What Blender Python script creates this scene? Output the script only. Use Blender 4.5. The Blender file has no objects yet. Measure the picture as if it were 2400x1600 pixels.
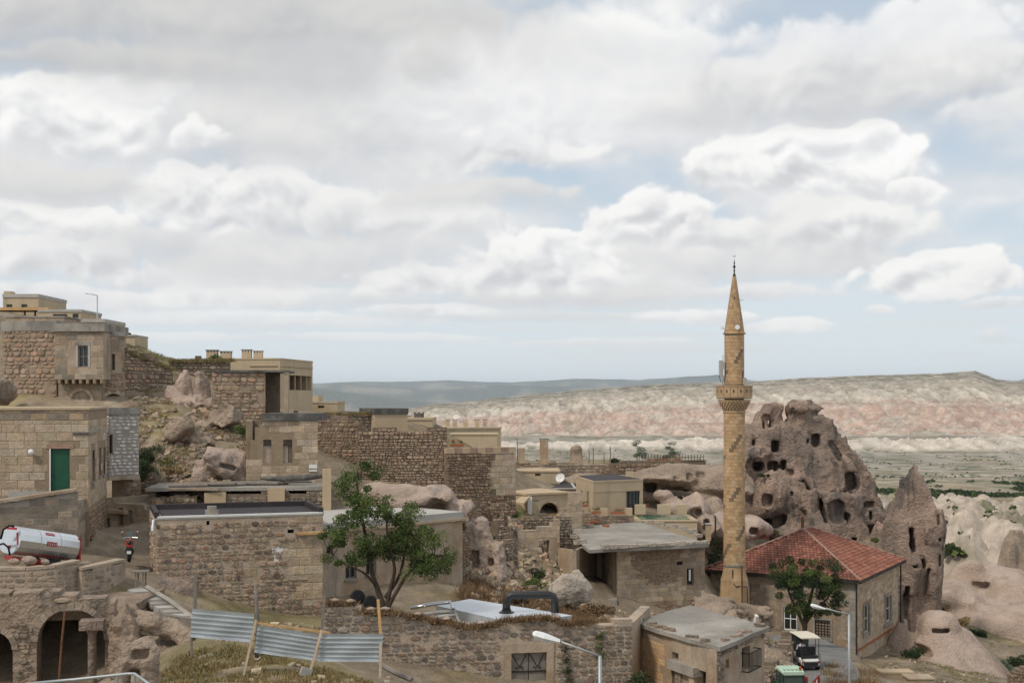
import bpy, math, random
import numpy as np
from mathutils import Vector, Matrix, Euler
random.seed(11); RNG = np.random.default_rng(11)
R = math.radians
S = bpy.context.scene
COL = S.collection

# ---------------------------------------------------------------- camera
# A level camera 20 m above the road: photo pixels (2400 x 1600) relate to metres through F (px) and the eye-level row HY.
F, CX, HY, CZ = 3000.0, 1200.0, 935.0, 20.0
cam = bpy.data.cameras.new('camera'); cam_o = bpy.data.objects.new('camera', cam); COL.objects.link(cam_o)
cam.sensor_width = 36.0; cam.lens = F/2400*36.0; cam.shift_y = (HY-800)/2400
cam.clip_start = 0.5; cam.clip_end = 200000
cam_o.location = (0, 0, CZ); cam_o.rotation_euler = (R(90), 0, 0)
S.camera = cam_o

# ---------------------------------------------------------------- light, exposure
SUN_EL, SUN_AZ = R(50), R(228)          # azimuth clockwise from +Y
S.view_settings.view_transform = 'Standard'; S.view_settings.look = 'None'
S.view_settings.exposure = 0.0; S.view_settings.gamma = 1.0; S.view_settings.use_curve_mapping = False
S.cycles.use_denoising = True
S.cycles.max_bounces = 6; S.cycles.diffuse_bounces = 3; S.cycles.glossy_bounces = 2; S.cycles.transparent_max_bounces = 8
S.cycles.volume_bounces = 0
sun = bpy.data.lights.new('sun', 'SUN'); sun.energy = 2.0; sun.angle = R(8); sun.color = (1, .91, .78)
sun_o = bpy.data.objects.new('sun', sun); COL.objects.link(sun_o)
sd = Vector((math.sin(SUN_AZ)*math.cos(SUN_EL), math.cos(SUN_AZ)*math.cos(SUN_EL), math.sin(SUN_EL)))
sun_o.rotation_euler = sd.to_track_quat('Z', 'Y').to_euler(); sun_o.location = (-40, -60, 160)

# ---------------------------------------------------------------- node helpers
class N:
    def __init__(s, tree): s.t = tree; s.n = tree.nodes; s.l = tree.links
    def put(s, sock, v):
        if v is None: return
        if hasattr(v, 'is_output') or hasattr(v, 'links'): s.l.new(v, sock)
        else:
            try: sock.default_value = v
            except Exception: sock.default_value = (v[0], v[1], v[2], 1)
    def math(s, op, a, b=None, c=None, clamp=False):
        n = s.n.new('ShaderNodeMath'); n.operation = op; n.use_clamp = clamp
        for i, v in enumerate((a, b, c)):
            if v is not None: s.put(n.inputs[i], v)
        return n.outputs[0]
    def vmath(s, op, a, b=None):
        n = s.n.new('ShaderNodeVectorMath'); n.operation = op
        s.put(n.inputs[0], a)
        if b is not None: s.put(n.inputs[1], b)
        return n.outputs[0]
    def xyz(s, x, y, z):
        n = s.n.new('ShaderNodeCombineXYZ')
        for i, v in enumerate((x, y, z)): s.put(n.inputs[i], v)
        return n.outputs[0]
    def sep(s, v):
        n = s.n.new('ShaderNodeSeparateXYZ'); s.l.new(v, n.inputs[0]); return n.outputs
    def noise(s, vec, scale, detail=4, rough=.55, dist=0):
        n = s.n.new('ShaderNodeTexNoise'); s.put(n.inputs['Vector'], vec)
        n.inputs['Scale'].default_value = scale; n.inputs['Detail'].default_value = detail
        n.inputs['Roughness'].default_value = rough; n.inputs['Distortion'].default_value = dist
        return n.outputs['Fac']
    def voro(s, vec, scale, feature='F1', out='Distance', rand=1):
        n = s.n.new('ShaderNodeTexVoronoi'); n.feature = feature; s.put(n.inputs['Vector'], vec)
        n.inputs['Scale'].default_value = scale; n.inputs['Randomness'].default_value = rand
        return n.outputs[out]
    def smooth(s, v, a, b, lo=0., hi=1.):
        n = s.n.new('ShaderNodeMapRange'); n.interpolation_type = 'SMOOTHSTEP'
        s.put(n.inputs[0], v); s.put(n.inputs[1], a); s.put(n.inputs[2], b)
        n.inputs[3].default_value = lo; n.inputs[4].default_value = hi
        return n.outputs[0]
    def lin(s, v, a, b, lo=0., hi=1.):
        n = s.n.new('ShaderNodeMapRange'); s.put(n.inputs[0], v)
        for i, q in enumerate((a, b, lo, hi)): n.inputs[i+1].default_value = q
        return n.outputs[0]
    def mix(s, f, a, b, mode='MIX'):
        n = s.n.new('ShaderNodeMix'); n.data_type = 'RGBA'; n.blend_type = mode
        s.put(n.inputs[0], f)
        for sock, v in ((n.inputs[6], a), (n.inputs[7], b)):
            if isinstance(v, tuple) and len(v) == 3: v = (*v, 1)
            s.put(sock, v)
        return n.outputs[2]
    def ramp(s, f, stops):
        n = s.n.new('ShaderNodeValToRGB'); s.l.new(f, n.inputs[0]); e = n.color_ramp.elements
        while len(e) < len(stops): e.new(.5)
        for el, (p, c) in zip(e, stops): el.position = p; el.color = (*c, 1)
        return n.outputs[0]

# ---------------------------------------------------------------- sky: physical blue sky behind broken cumulus (cloud cover computed here, mapped by direction)
_perm = RNG.permutation(4096).astype(np.int32)
_gr = RNG.uniform(0, 2*np.pi, 4096); _gx = np.cos(_gr).astype(np.float32); _gy = np.sin(_gr).astype(np.float32)
def perlin2(x, y):
    xi = np.floor(x).astype(np.int32); yi = np.floor(y).astype(np.int32)
    xf = (x-xi).astype(np.float32); yf = (y-yi).astype(np.float32)
    def g(ix, iy, fx, fy):
        h = _perm[(_perm[ix & 4095]+iy) & 4095]; return _gx[h]*fx+_gy[h]*fy
    u = xf*xf*xf*(xf*(xf*6-15)+10); v = yf*yf*yf*(yf*(yf*6-15)+10)
    a = g(xi, yi, xf, yf); b = g(xi+1, yi, xf-1, yf); c = g(xi, yi+1, xf, yf-1); d = g(xi+1, yi+1, xf-1, yf-1)
    return (a+u*(b-a))*(1-v)+(c+u*(d-c))*v
def fbm2(x, y, oct=5, gain=.5):
    t = 0; a = 1.; s = 0
    for o in range(oct):
        t = t+a*perlin2(x*2**o+17.3*o, y*2**o+5.1*o); s += a; a *= gain
    return t/s*1.6
def sst(v, a, b):
    t = np.clip((v-a)/(b-a), 0, 1); return t*t*(3-2*t)
def sky_uv(px, py):
    a = math.atan((px-CX)/F); return 3000*a, 3000*math.atan((HY-py)/F*math.cos(a))
SKY_PU, SKY_PV = .6, .6
CLOUDS = [  # photo column, row, half width, half height, softness, top, base, cover; far and low ones first
 (620, 745, 420, 24, .5, 8.9, 7.8, .75), (1180, 738, 380, 16, .5, 7.8, 7.2, .7), (1000, 722, 170, 18, .3, 9.3, 8.0, .9),
 (1660, 740, 160, 24, .35, 9.1, 8.0, .85), (1850, 762, 95, 24, .3, 9.1, 8.0, .85), (900, 790, 300, 14, .5, 8.8, 8.0, .6), (1400, 800, 260, 14, .5, 8.8, 8.0, .6), (400, 790, 200, 16, .5, 8.8, 8.0, .6), (2340, 780, 60, 22, .4, 8.2, 7.4, .6), (2060, 722, 40, 14, .3, 8.7, 8.0, .8),
 (520, 690, 190, 36, .3, 9.2, 7.7, .9), (300, 705, 170, 30, .4, 8.9, 7.7, .8),
 (420, 650, 260, 34, .4, 8.6, 7.2, .85), (760, 690, 260, 30, .45, 8.4, 7.2, .8), (1480, 660, 200, 34, .35, 8.7, 7.2, .85), (1760, 680, 160, 26, .4, 8.5, 7.3, .8), (90, 690, 180, 34, .4, 8.6, 7.3, .85),
 (640, 625, 330, 36, .6, 7.7, 7.0, .9), (1000, 655, 200, 44, .25, 8.9, 7.3, .95), (1320, 690, 300, 34, .5, 7.6, 6.9, .9),
 (1560, 600, 280, 60, .45, 7.9, 7.1, .95), (1250, 605, 190, 92, .2, 9.3, 7.3, 1), (1360, 560, 90, 60, .2, 9.4, 7.6, 1), (1540, 505, 190, 84, .2, 9.3, 7.2, 1), (1680, 540, 120, 70, .25, 8.8, 7.2, 1),
 (1880, 605, 280, 48, .45, 7.9, 7.0, .95), (2200, 640, 180, 62, .18, 9.3, 7.4, 1), (2320, 650, 100, 40, .2, 9.0, 7.6, 1), (2350, 708, 80, 18, .3, 8.6, 7.6, .8),
 (1960, 520, 230, 84, .35, 8.5, 6.7, 1), (2070, 500, 100, 60, .25, 8.9, 7.2, 1), (1880, 372, 300, 92, .17, 9.6, 7.2, 1), (1990, 330, 120, 60, .16, 9.8, 8.2, 1), (1700, 380, 130, 86, .25, 9.3, 7.3, 1), (2150, 435, 70, 32, .2, 9.2, 7.9, 1),
 (150, 605, 230, 56, .25, 8.9, 7.2, 1), (130, 512, 190, 44, .22, 9.1, 7.1, 1),
 (640, 570, 480, 56, .55, 7.8, 6.7, .95), (480, 450, 200, 100, .22, 9.3, 7.2, 1), (660, 470, 180, 84, .24, 9.0, 7.2, 1), (880, 490, 260, 70, .35, 8.6, 6.9, 1), (1130, 455, 260, 40, .5, 7.5, 6.7, .95),
 (1160, 350, 260, 54, .24, 9.2, 6.8, 1), (100, 410, 280, 56, .55, 7.5, 6.3, 1), (760, 290, 400, 110, .55, 7.8, 6.5, 1),
 (120, 245, 210, 96, .22, 9.5, 7.4, 1), (300, 205, 110, 50, .25, 9.4, 8.0, .9), (470, 310, 60, 40, .25, 9.2, 7.8, .9),
 (1180, 190, 330, 160, .4, 9.6, 8.0, 1), (1010, 120, 110, 90, .25, 9.9, 8.6, 1), (1480, 130, 260, 140, .45, 9.2, 7.8, .95), (1640, 245, 130, 50, .5, 8.0, 7.0, .9),
 (2010, 165, 450, 115, .45, 8.4, 6.0, 1), (2080, 60, 400, 70, .45, 9.2, 8.2, .85), (2330, 255, 130, 46, .5, 8.3, 7.5, .8),
 (600, 160, 420, 80, .6, 7.0, 6.2, .9), (350, 10, 900, 120, .6, 6.6, 5.5, 1), (250, 130, 320, 36, .6, 6.4, 5.5, .9)]
def billow2(x, y, oct=5, gain=.5):
    t = 0; a = 1.; s = 0
    for o in range(oct):
        t = t+a*np.abs(perlin2(x*2**o+11.3*o, y*2**o+7.1*o)); s += a; a *= gain
    return t/s*3.2-.75                                             # rounded lobes with sharp creases, about -0.7 .. 0.9
def cloud_cover(w_=3072, h_=1024):
    q = (np.arange(w_)+.5)/w_*2-1; A = np.sign(q)*np.abs(q)**(1/SKY_PU)*np.pi*3000
    E = ((np.arange(h_)+.5)/h_)**(1/SKY_PV)*np.pi/2*3000
    U, V = np.meshgrid(A.astype(np.float32), E.astype(np.float32))
    Uw = U+60*fbm2(U/260, V/200, 3); Vw = V+(10+34*sst(V, 180, 480))*fbm2(U/260+9, V/200+4, 3)
    hs = .55+.45*sst(V, 60, 520)                                    # billows shrink towards the horizon
    bu, bv = Uw/118, Vw/92
    puff = billow2(bu, bv, 6, .5)
    lit = billow2(bu, bv, 4, .42)-billow2(bu-.12, bv+.26, 4, .42)
    soft = fbm2(U/300+3, V/190+8, 5)
    big = fbm2(U/620+3, V/330+8, 4)
    col = np.zeros((h_, w_, 3), np.float32)
    hz = sst(V, 620, -100)
    veil_a = .64+.34*hz; col[:] = np.array((.70, .785, .85))+hz[..., None]*np.array((.10, .085, .06))
    alpha = veil_a
    def over(c, a):
        nonlocal alpha
        na = a+alpha*(1-a)
        col[:] = (c*a[..., None]+col*(alpha*(1-a))[..., None])/np.maximum(na, 1e-4)[..., None]; alpha = na
    vv = np.clip(.80+.10*soft+.05*lit, 0, 1); high = sst(V, 150, 420)
    over(np.stack([vv*.99, vv*.995, vv*1.005], -1), sst(big+.6*soft, -.45, .2)*high*.9)
    st = sst(fbm2(U/520, V/26, 4), -.1, .3)*sst(V, 40, 130)*sst(V, 440, 240)
    over(np.array([.78, .79, .80], np.float32)+0*col, st*.5)
    for px, py, ru, rv, so, tp, bs, cv in CLOUDS:
        u0, v0 = sky_uv(px, py); v0 -= rv*.25
        m0 = (Uw > u0-ru*2.2) & (Uw < u0+ru*2.2) & (Vw > v0-rv*2.0) & (Vw < v0+rv*2.4)
        ys = np.where(m0.any(1))[0]; xs = np.where(m0.any(0))[0]
        if not len(ys): continue
        sl = (slice(ys[0], ys[-1]+1), slice(xs[0], xs[-1]+1))
        du = (Uw[sl]-u0)/ru; dv = (Vw[sl]-v0)/rv; dvf = np.maximum(dv, dv*-1.5); pf, lt, sf = puff[sl], lit[sl], soft[sl]
        k = min(1., 70/rv)
        e = 1-np.sqrt(du*du+dvf*dvf)+pf*.34*k+sf*.42*k
        so2 = so*(.42+1.3*sst(dv, .25, -.5))                            # crisp lit tops, soft bases
        a = sst(e, -so2, so2)*cv
        crisp = np.clip((.45-so)/.25, 0, 1)
        t = .60+.55*dv+lt*(.22+.42*crisp)+sf*.55+.30*(1-sst(e, 0, .6))*crisp; t = sst(t, .0, 1.12)[..., None]; bs = bs-.65*crisp
        c = (bs+t*(tp*1.05-bs))/10*(np.array([.975, .985, 1.015])*(1-t)+np.array([1., .993, .976])*t)
        al = alpha[sl]; na = a+al*(1-a)
        col[sl] = (c*a[..., None]+col[sl]*(al*(1-a))[..., None])/np.maximum(na, 1e-4)[..., None]; alpha[sl] = na
    out = np.empty((h_, w_, 4), np.float32); out[..., :3] = np.clip(col, 0, 1); out[..., 3] = alpha
    im = bpy.data.images.new('cloud_cover', w_, h_, alpha=True, float_buffer=True)
    im.alpha_mode = 'CHANNEL_PACKED'; im.colorspace_settings.name = 'Non-Color'
    im.pixels.foreach_set(out.ravel()); im.update(); im.pack()
    return im
W = bpy.data.worlds.new('World'); S.world = W; W.use_nodes = True
w = N(W.node_tree); w.n.clear()
tc = w.n.new('ShaderNodeTexCoord').outputs['Generated']
dx, dy, dz = w.sep(tc)
az = w.math('DIVIDE', w.math('ARCTAN2', dx, dy), math.pi); el = w.math('DIVIDE', w.math('ARCSINE', w.math('MAXIMUM', dz, 0.0)), math.pi/2)
uu = w.math('MULTIPLY_ADD', w.math('MULTIPLY', w.math('SIGN', az), w.math('POWER', w.math('ABSOLUTE', az), SKY_PU)), .5, .5)
cl = w.n.new('ShaderNodeTexImage'); cl.image = cloud_cover(); cl.extension = 'EXTEND'; cl.interpolation = 'Cubic'
w.l.new(w.xyz(uu, w.math('POWER', el, SKY_PV), 0.0), cl.inputs[0])
sky = w.n.new('ShaderNodeTexSky'); sky.sky_type = 'NISHITA'; sky.sun_disc = False
sky.sun_elevation = SUN_EL; sky.sun_rotation = SUN_AZ; sky.altitude = 1300; sky.dust_density = 2.0
cc = w.mix(1.0, cl.outputs[0], (10., 10., 10.), 'MULTIPLY')
bg = w.n.new('ShaderNodeBackground'); w.put(bg.inputs[0], w.mix(cl.outputs[1], sky.outputs[0], cc)); bg.inputs[1].default_value = .1
w.l.new(bg.outputs[0], w.n.new('ShaderNodeOutputWorld').inputs[0])

# ---------------------------------------------------------------- photo pixel at a depth (m) -> place in the world
def PX(px, d): return (px-CX)/F*d
def PZ(py, d): return CZ-(py-HY)/F*d
def P3(px, py, d): return (PX(px, d), d, PZ(py, d))
def P2(px, d): return np.array((PX(px, d), d))

# ---------------------------------------------------------------- objects
WLOC = {}
def link(o, parent=None, loc=None):
    COL.objects.link(o)
    if loc is not None: o.location = loc
    WLOC[o.name] = Vector(o.location)
    if parent is not None:
        o.parent = parent; o.matrix_parent_inverse = Matrix.Translation(-WLOC[parent.name])
    return o
def tag(o, label=None, cat=None, group=None, kind=None):
    for k, v in (('label', label), ('category', cat), ('group', group), ('kind', kind)):
        if v: o[k] = v
    return o
def thing(name, label, cat, loc, group=None):
    o = bpy.data.objects.new(name, None); o.empty_display_size = .5
    link(o, None, loc); return tag(o, label, cat, group)

class MB:
    """collects faces; build() links them as one mesh object with its origin at the bottom centre"""
    def __init__(s): s.v = []; s.f = []; s.c = []; s.col = None
    def add(s, vs, fs, col=None):
        b = len(s.v); s.v.extend(tuple(map(float, q)) for q in vs); s.f.extend(tuple(b+i for i in f) for f in fs)
        s.c.extend([col]*len(fs)); return s
    def box(s, c, size, rz=0., col=None, rx=0., ry=0.):
        hx, hy, hz_ = size[0]/2, size[1]/2, size[2]/2
        e = Euler((rx, ry, rz)).to_matrix(); c = Vector(c)
        vs = [c+e@Vector((x*hx, y*hy, z*hz_)) for z in (-1, 1) for y in (-1, 1) for x in (-1, 1)]
        return s.add(vs, [(0, 2, 3, 1), (4, 5, 7, 6), (0, 1, 5, 4), (2, 6, 7, 3), (0, 4, 6, 2), (1, 3, 7, 5)], col)
    def prism(s, poly, z0, z1, col=None):
        n = len(poly); z0 = [z0]*n if np.isscalar(z0) else z0; z1 = [z1]*n if np.isscalar(z1) else z1
        a = sum(poly[i][0]*poly[(i+1) % n][1]-poly[(i+1) % n][0]*poly[i][1] for i in range(n))
        ix = list(range(n)) if a > 0 else list(range(n))[::-1]
        vs = [(poly[i][0], poly[i][1], z0[i]) for i in ix]+[(poly[i][0], poly[i][1], z1[i]) for i in ix]
        return s.add(vs, [tuple(range(n))[::-1], tuple(range(n, 2*n))]+[(i, (i+1) % n, n+(i+1) % n, n+i) for i in range(n)], col)
    def tube(s, pts, r, n=8, col=None, cap=True):
        pts = [Vector(p) for p in pts]; rs = [r]*len(pts) if np.isscalar(r) else r; vs = []; fs = []; up = None
        for i, p in enumerate(pts):
            t = (pts[min(i+1, len(pts)-1)]-pts[max(i-1, 0)]).normalized()
            ref = up if up is not None else (Vector((0, 0, 1)) if abs(t.z) < .9 else Vector((1, 0, 0)))
            a = t.cross(ref).normalized(); b = a.cross(t).normalized(); up = b
            vs += [p+(a*math.cos(2*math.pi*k/n)+b*math.sin(2*math.pi*k/n))*rs[i] for k in range(n)]
        for i in range(len(pts)-1):
            fs += [(i*n+k, i*n+(k+1) % n, (i+1)*n+(k+1) % n, (i+1)*n+k) for k in range(n)]
        if cap: fs += [tuple(range(n))[::-1], tuple(range((len(pts)-1)*n, len(pts)*n))]
        return s.add(vs, [f[::-1] for f in fs], col)
    def lathe(s, prof, c, n=24, col=None, rot=0.):
        vs = [(c[0]+r*math.cos(2*math.pi*k/n+rot), c[1]+r*math.sin(2*math.pi*k/n+rot), c[2]+z) for r, z in prof for k in range(n)]
        fs = [(i*n+k, i*n+(k+1) % n, (i+1)*n+(k+1) % n, (i+1)*n+k) for i in range(len(prof)-1) for k in range(n)]
        fs += [tuple(range(n))[::-1], tuple(range((len(prof)-1)*n, len(prof)*n))]
        return s.add(vs, fs, col)
    def build(s, name, mat, parent=None, smooth=False, kind=None, keep=False, label=None):
        v = np.array(s.v, np.float64)
        if keep: o0 = np.zeros(3)
        else: o0 = np.array(((v[:, 0].min()+v[:, 0].max())/2, (v[:, 1].min()+v[:, 1].max())/2, v[:, 2].min()))
        me = bpy.data.meshes.new(name); me.from_pydata((v-o0).tolist(), [], s.f)
        if any(c is not None for c in s.c):
            ca = me.color_attributes.new('Col', 'FLOAT_COLOR', 'CORNER'); arr = np.ones((len(me.loops), 4), np.float32); k = 0
            for f, c in zip(s.f, s.c):
                if c is not None: arr[k:k+len(f), :3] = c
                k += len(f)
            ca.data.foreach_set('color', arr.ravel())
        if smooth: me.polygons.foreach_set('use_smooth', [True]*len(me.polygons))
        me.materials.append(MAT[mat] if isinstance(mat, str) else mat)
        o = bpy.data.objects.new(name, me); link(o, parent, o0)
        if kind: o['kind'] = kind
        if label: o['label'] = label
        return o
def grid_mesh(name, v, f, mat, parent=None, col=None, smooth=True, kind=None, origin=True):
    """numpy verts (n,3), quads (m,4) -> mesh object"""
    v = np.asarray(v, np.float64); f = np.asarray(f, np.int32)
    o0 = np.array(((v[:, 0].min()+v[:, 0].max())/2, (v[:, 1].min()+v[:, 1].max())/2, v[:, 2].min())) if origin else np.zeros(3)
    me = bpy.data.meshes.new(name); me.vertices.add(len(v)); me.vertices.foreach_set('co', (v-o0).astype(np.float32).ravel())
    k = f.shape[1]
    me.loops.add(f.size); me.loops.foreach_set('vertex_index', f.ravel())
    me.polygons.add(len(f)); me.polygons.foreach_set('loop_start', np.arange(0, f.size, k, dtype=np.int32))
    me.polygons.foreach_set('use_smooth', np.full(len(f), smooth))
    me.update(calc_edges=True)
    if col is not None:
        ca = me.color_attributes.new('Col', 'FLOAT_COLOR', 'POINT'); c4 = np.ones((len(v), 4), np.float32); c4[:, :3] = col
        ca.data.foreach_set('color', c4.ravel())
    me.materials.append(MAT[mat] if isinstance(mat, str) else mat)
    o = bpy.data.objects.new(name, me); link(o, parent, o0)
    if kind: o['kind'] = kind
    return o

# ---------------------------------------------------------------- materials
MAT = {}
def warm(c): return (c[0]*.955, c[1]*.925, c[2]*.885)
def mat(name, col, var=.16, scale=1.2, fine=9., rough=.92, bump=.25, metal=0., col2=None, mixlo=.45, mixhi=.62, mscale=None, src=None, stretch=None, spec=.25, dirt=None, coat=0., relief=.12):
    if name.startswith(('mortar', 'ashlar', 'plaster', 'cream')): col = warm(col); col2 = warm(col2) if col2 else None
    m = bpy.data.materials.new(name); m.use_nodes = True; q = N(m.node_tree); q.n.clear()
    pos = q.n.new('ShaderNodeNewGeometry').outputs['Position']
    p = q.vmath('MULTIPLY', pos, stretch) if stretch else pos
    n1 = q.noise(p, scale, 5, .6); n2 = q.noise(p, fine, 4, .6)
    if src == 'obj': base = q.n.new('ShaderNodeObjectInfo').outputs['Color']
    elif src == 'attr':
        a = q.n.new('ShaderNodeAttribute'); a.attribute_name = 'Col'; base = a.outputs['Color']
    else: base = q.mix(0.0, col, col)
    if col2 is not None:
        n3 = q.noise(q.vmath('ADD', p, (31, 7, 13)), mscale or scale*.6, 5, .6)
        base = q.mix(q.smooth(n3, mixlo, mixhi), base, col2)
    if dirt is not None:                                    # weather streaks running down: (colour, strength, horizontal scale)
        n4 = q.noise(q.vmath('MULTIPLY', pos, (dirt[2], dirt[2], dirt[2]*.16)), 1., 6, .62)
        base = q.mix(q.math('MULTIPLY', q.smooth(n4, .5, .68), dirt[1]), base, dirt[0])
    f = q.math('ADD', q.lin(n1, .25, .75, 1-var, 1+var), q.lin(n2, .25, .75, -var*.7, var*.7))
    c = q.mix(1.0, base, q.xyz(f, f, f), 'MULTIPLY')
    b = q.n.new('ShaderNodeBsdfPrincipled'); q.put(b.inputs['Base Color'], c)
    b.inputs['Roughness'].default_value = rough; b.inputs['Metallic'].default_value = metal; b.inputs['Specular IOR Level'].default_value = spec
    if coat: b.inputs['Coat Weight'].default_value = coat
    if bump:
        bn = q.n.new('ShaderNodeBump'); bn.inputs['Strength'].default_value = bump; bn.inputs['Distance'].default_value = relief
        q.l.new(q.math('ADD', n2, q.math('MULTIPLY', n1, .8)), bn.inputs['Height']); q.l.new(bn.outputs[0], b.inputs['Normal'])
    q.l.new(b.outputs[0], q.n.new('ShaderNodeOutputMaterial').inputs[0])
    MAT[name] = m; return m
mat('stone', (.4, .3, .22), .26, 2.2, 11, src='obj', bump=.5)
mat('stone_mass', (.4, .3, .22), .26, 2.2, 11, src='attr', bump=.5)
mat('mortar', (.36, .29, .225), .22, 1.6, 14, col2=(.29, .235, .18), bump=.6)
mat('mortar_pale', (.47, .395, .32), .18, 1.6, 14, col2=(.40, .33, .265), bump=.6)
mat('mortar_dark', (.24, .19, .145), .25, 1.6, 14, col2=(.17, .135, .105), bump=.5)
mat('mortar_gray', (.36, .33, .30), .2, 1.6, 14, bump=.4)
mat('ashlar_joint', (.30, .235, .17), .2, 1.6, 12, bump=.3)
mat('plaster', (.50, .40, .28), .1, .5, 6, bump=.15, dirt=((.36, .29, .21), .35, 1.6))
mat('plaster_old', (.42, .35, .275), .2, .9, 8, col2=(.36, .27, .19), bump=.3, dirt=((.2, .175, .15), .6, 1.1))
mat('cream', (.50, .415, .30), .1, .6, 8, bump=.12, dirt=((.34, .28, .205), .5, 1.0))
mat('concrete', (.33, .30, .26), .22, .8, 9, col2=(.22, .205, .185), bump=.3, dirt=((.13, .12, .11), .5, .9))
mat('concrete_pale', (.42, .40, .37), .15, .7, 9, bump=.2)
mat('roof_earth', (.255, .235, .205), .22, .45, 7, col2=(.34, .315, .28), bump=.35)
mat('roof_membrane', (.045, .038, .040), .25, 1.2, 8, rough=.75, bump=.1)
mat('slab_dark', (.10, .095, .09), .3, 1.4, 9, col2=(.17, .155, .14), bump=.4)
mat('tuff', (.385, .30, .23), .2, .5, 4.5, col2=(.31, .235, .175), mscale=.3, bump=.9, relief=.35, dirt=((.15, .13, .11), .75, .7))
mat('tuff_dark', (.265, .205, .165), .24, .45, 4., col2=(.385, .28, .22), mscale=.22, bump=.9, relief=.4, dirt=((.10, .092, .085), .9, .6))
mat('tuff_pale', (.47, .365, .30), .17, .4, 4.5, col2=(.385, .295, .23), mscale=.3, bump=.8, relief=.3, dirt=((.23, .195, .165), .5, .6))
mat('tuff_cream', (.48, .42, .35), .16, .4, 4, col2=(.39, .33, .275), mscale=.25, bump=.8, relief=.3, dirt=((.25, .22, .19), .5, .5))
mat('minaret_band', (.24, .185, .13), .2, 2, 12)
mat('wood', (.36, .255, .16), .25, 3, 18, stretch=(3, 3, .6), bump=.3)
mat('wood_new', (.52, .33, .15), .15, 3, 18, bump=.15)
mat('wood_pale', (.52, .42, .31), .15, 3, 18, bump=.15)
mat('wood_grey', (.22, .195, .17), .25, 3, 18, bump=.35)
mat('bark', (.085, .062, .045), .3, 4, 20, stretch=(2, 2, .5), bump=.6)
mat('leaf', (.06, .1, .03), .2, 1.5, 5, src='attr', rough=.7, bump=0)
mat('grass', (.2, .18, .08), .2, 1.0, 4, src='attr', rough=.9, bump=0)
mat('galvanised', (.52, .57, .60), .08, 1.2, 10, rough=.42, metal=.55, bump=.04)
mat('zinc', (.62, .66, .70), .06, 1., 8, rough=.38, metal=.5, bump=.03)
mat('tank_steel', (.74, .76, .77), .05, 1.5, 9, rough=.24, metal=.85, bump=.03)
mat('pole_grey', (.36, .38, .39), .06, 2, 10, rough=.45, metal=.4, bump=.03)
mat('lamp_white', (.78, .80, .80), .05, 3, 10, rough=.35, bump=.0)
mat('lens', (.35, .36, .36), .05, 3, 10, rough=.12, bump=0, spec=.5)
mat('white_paint', (.74, .73, .70), .08, 2, 9, rough=.55, bump=.05)
mat('red_paint', (.34, .028, .025), .12, 2, 9, rough=.4, bump=.03, spec=.5)
mat('orange_paint', (.45, .075, .03), .15, 2, 9, rough=.5, bump=.03)
mat('green_door', (.012, .085, .045), .12, 1.5, 9, rough=.5, bump=.05, spec=.4)
mat('pale_green', (.46, .60, .47), .08, 2, 9, rough=.45, bump=.02, spec=.4)
mat('dark_green', (.02, .05, .03), .1, 2, 9, rough=.5, bump=.02)
mat('black_rubber', (.016, .016, .017), .2, 3, 14, rough=.75, bump=.1)
mat('black_plastic', (.02, .02, .021), .15, 3, 12, rough=.45, bump=.03, spec=.5)
mat('dark_metal', (.045, .042, .04), .25, 3, 12, rough=.55, metal=.4, bump=.08)
mat('chrome', (.62, .63, .64), .05, 3, 9, rough=.18, metal=1., bump=0)
mat('glass_dark', (.018, .022, .025), .1, 2, 6, rough=.08, bump=0, spec=.6)
mat('glass_tint', (.07, .10, .095), .1, 2, 6, rough=.06, bump=0, spec=.6)
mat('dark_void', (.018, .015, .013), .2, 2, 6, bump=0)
mat('tile_red', (.36, .115, .07), .3, 1.1, 9, src='obj', rough=.85, bump=.3)
mat('tile_mass', (.36, .115, .07), .3, 1.1, 9, src='attr', rough=.85, bump=.3)
mat('tile_ridge', (.33, .22, .17), .3, 1.5, 9, bump=.3)
mat('asphalt', (.20, .195, .185), .15, .9, 16, col2=(.16, .155, .15), bump=.3)
mat('shirt', (.62, .56, .62), .08, 6, 18, bump=.05)
mat('skin', (.36, .21, .14), .06, 6, 18, rough=.6, bump=0)
mat('hair', (.02, .016, .014), .15, 8, 25, rough=.6, bump=0)
mat('denim', (.04, .06, .11), .15, 8, 25, bump=.05)
mat('terracotta', (.33, .13, .07), .15, 4, 14)
mat('water_green', (.10, .19, .13), .1, 2, 6, rough=.12, bump=.02, spec=.5)
mat('red_print', (.42, .03, .05), .05, 4, 9, rough=.4, bump=0)
mat('rust', (.15, .075, .04), .3, 3, 12, bump=.3)

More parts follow.
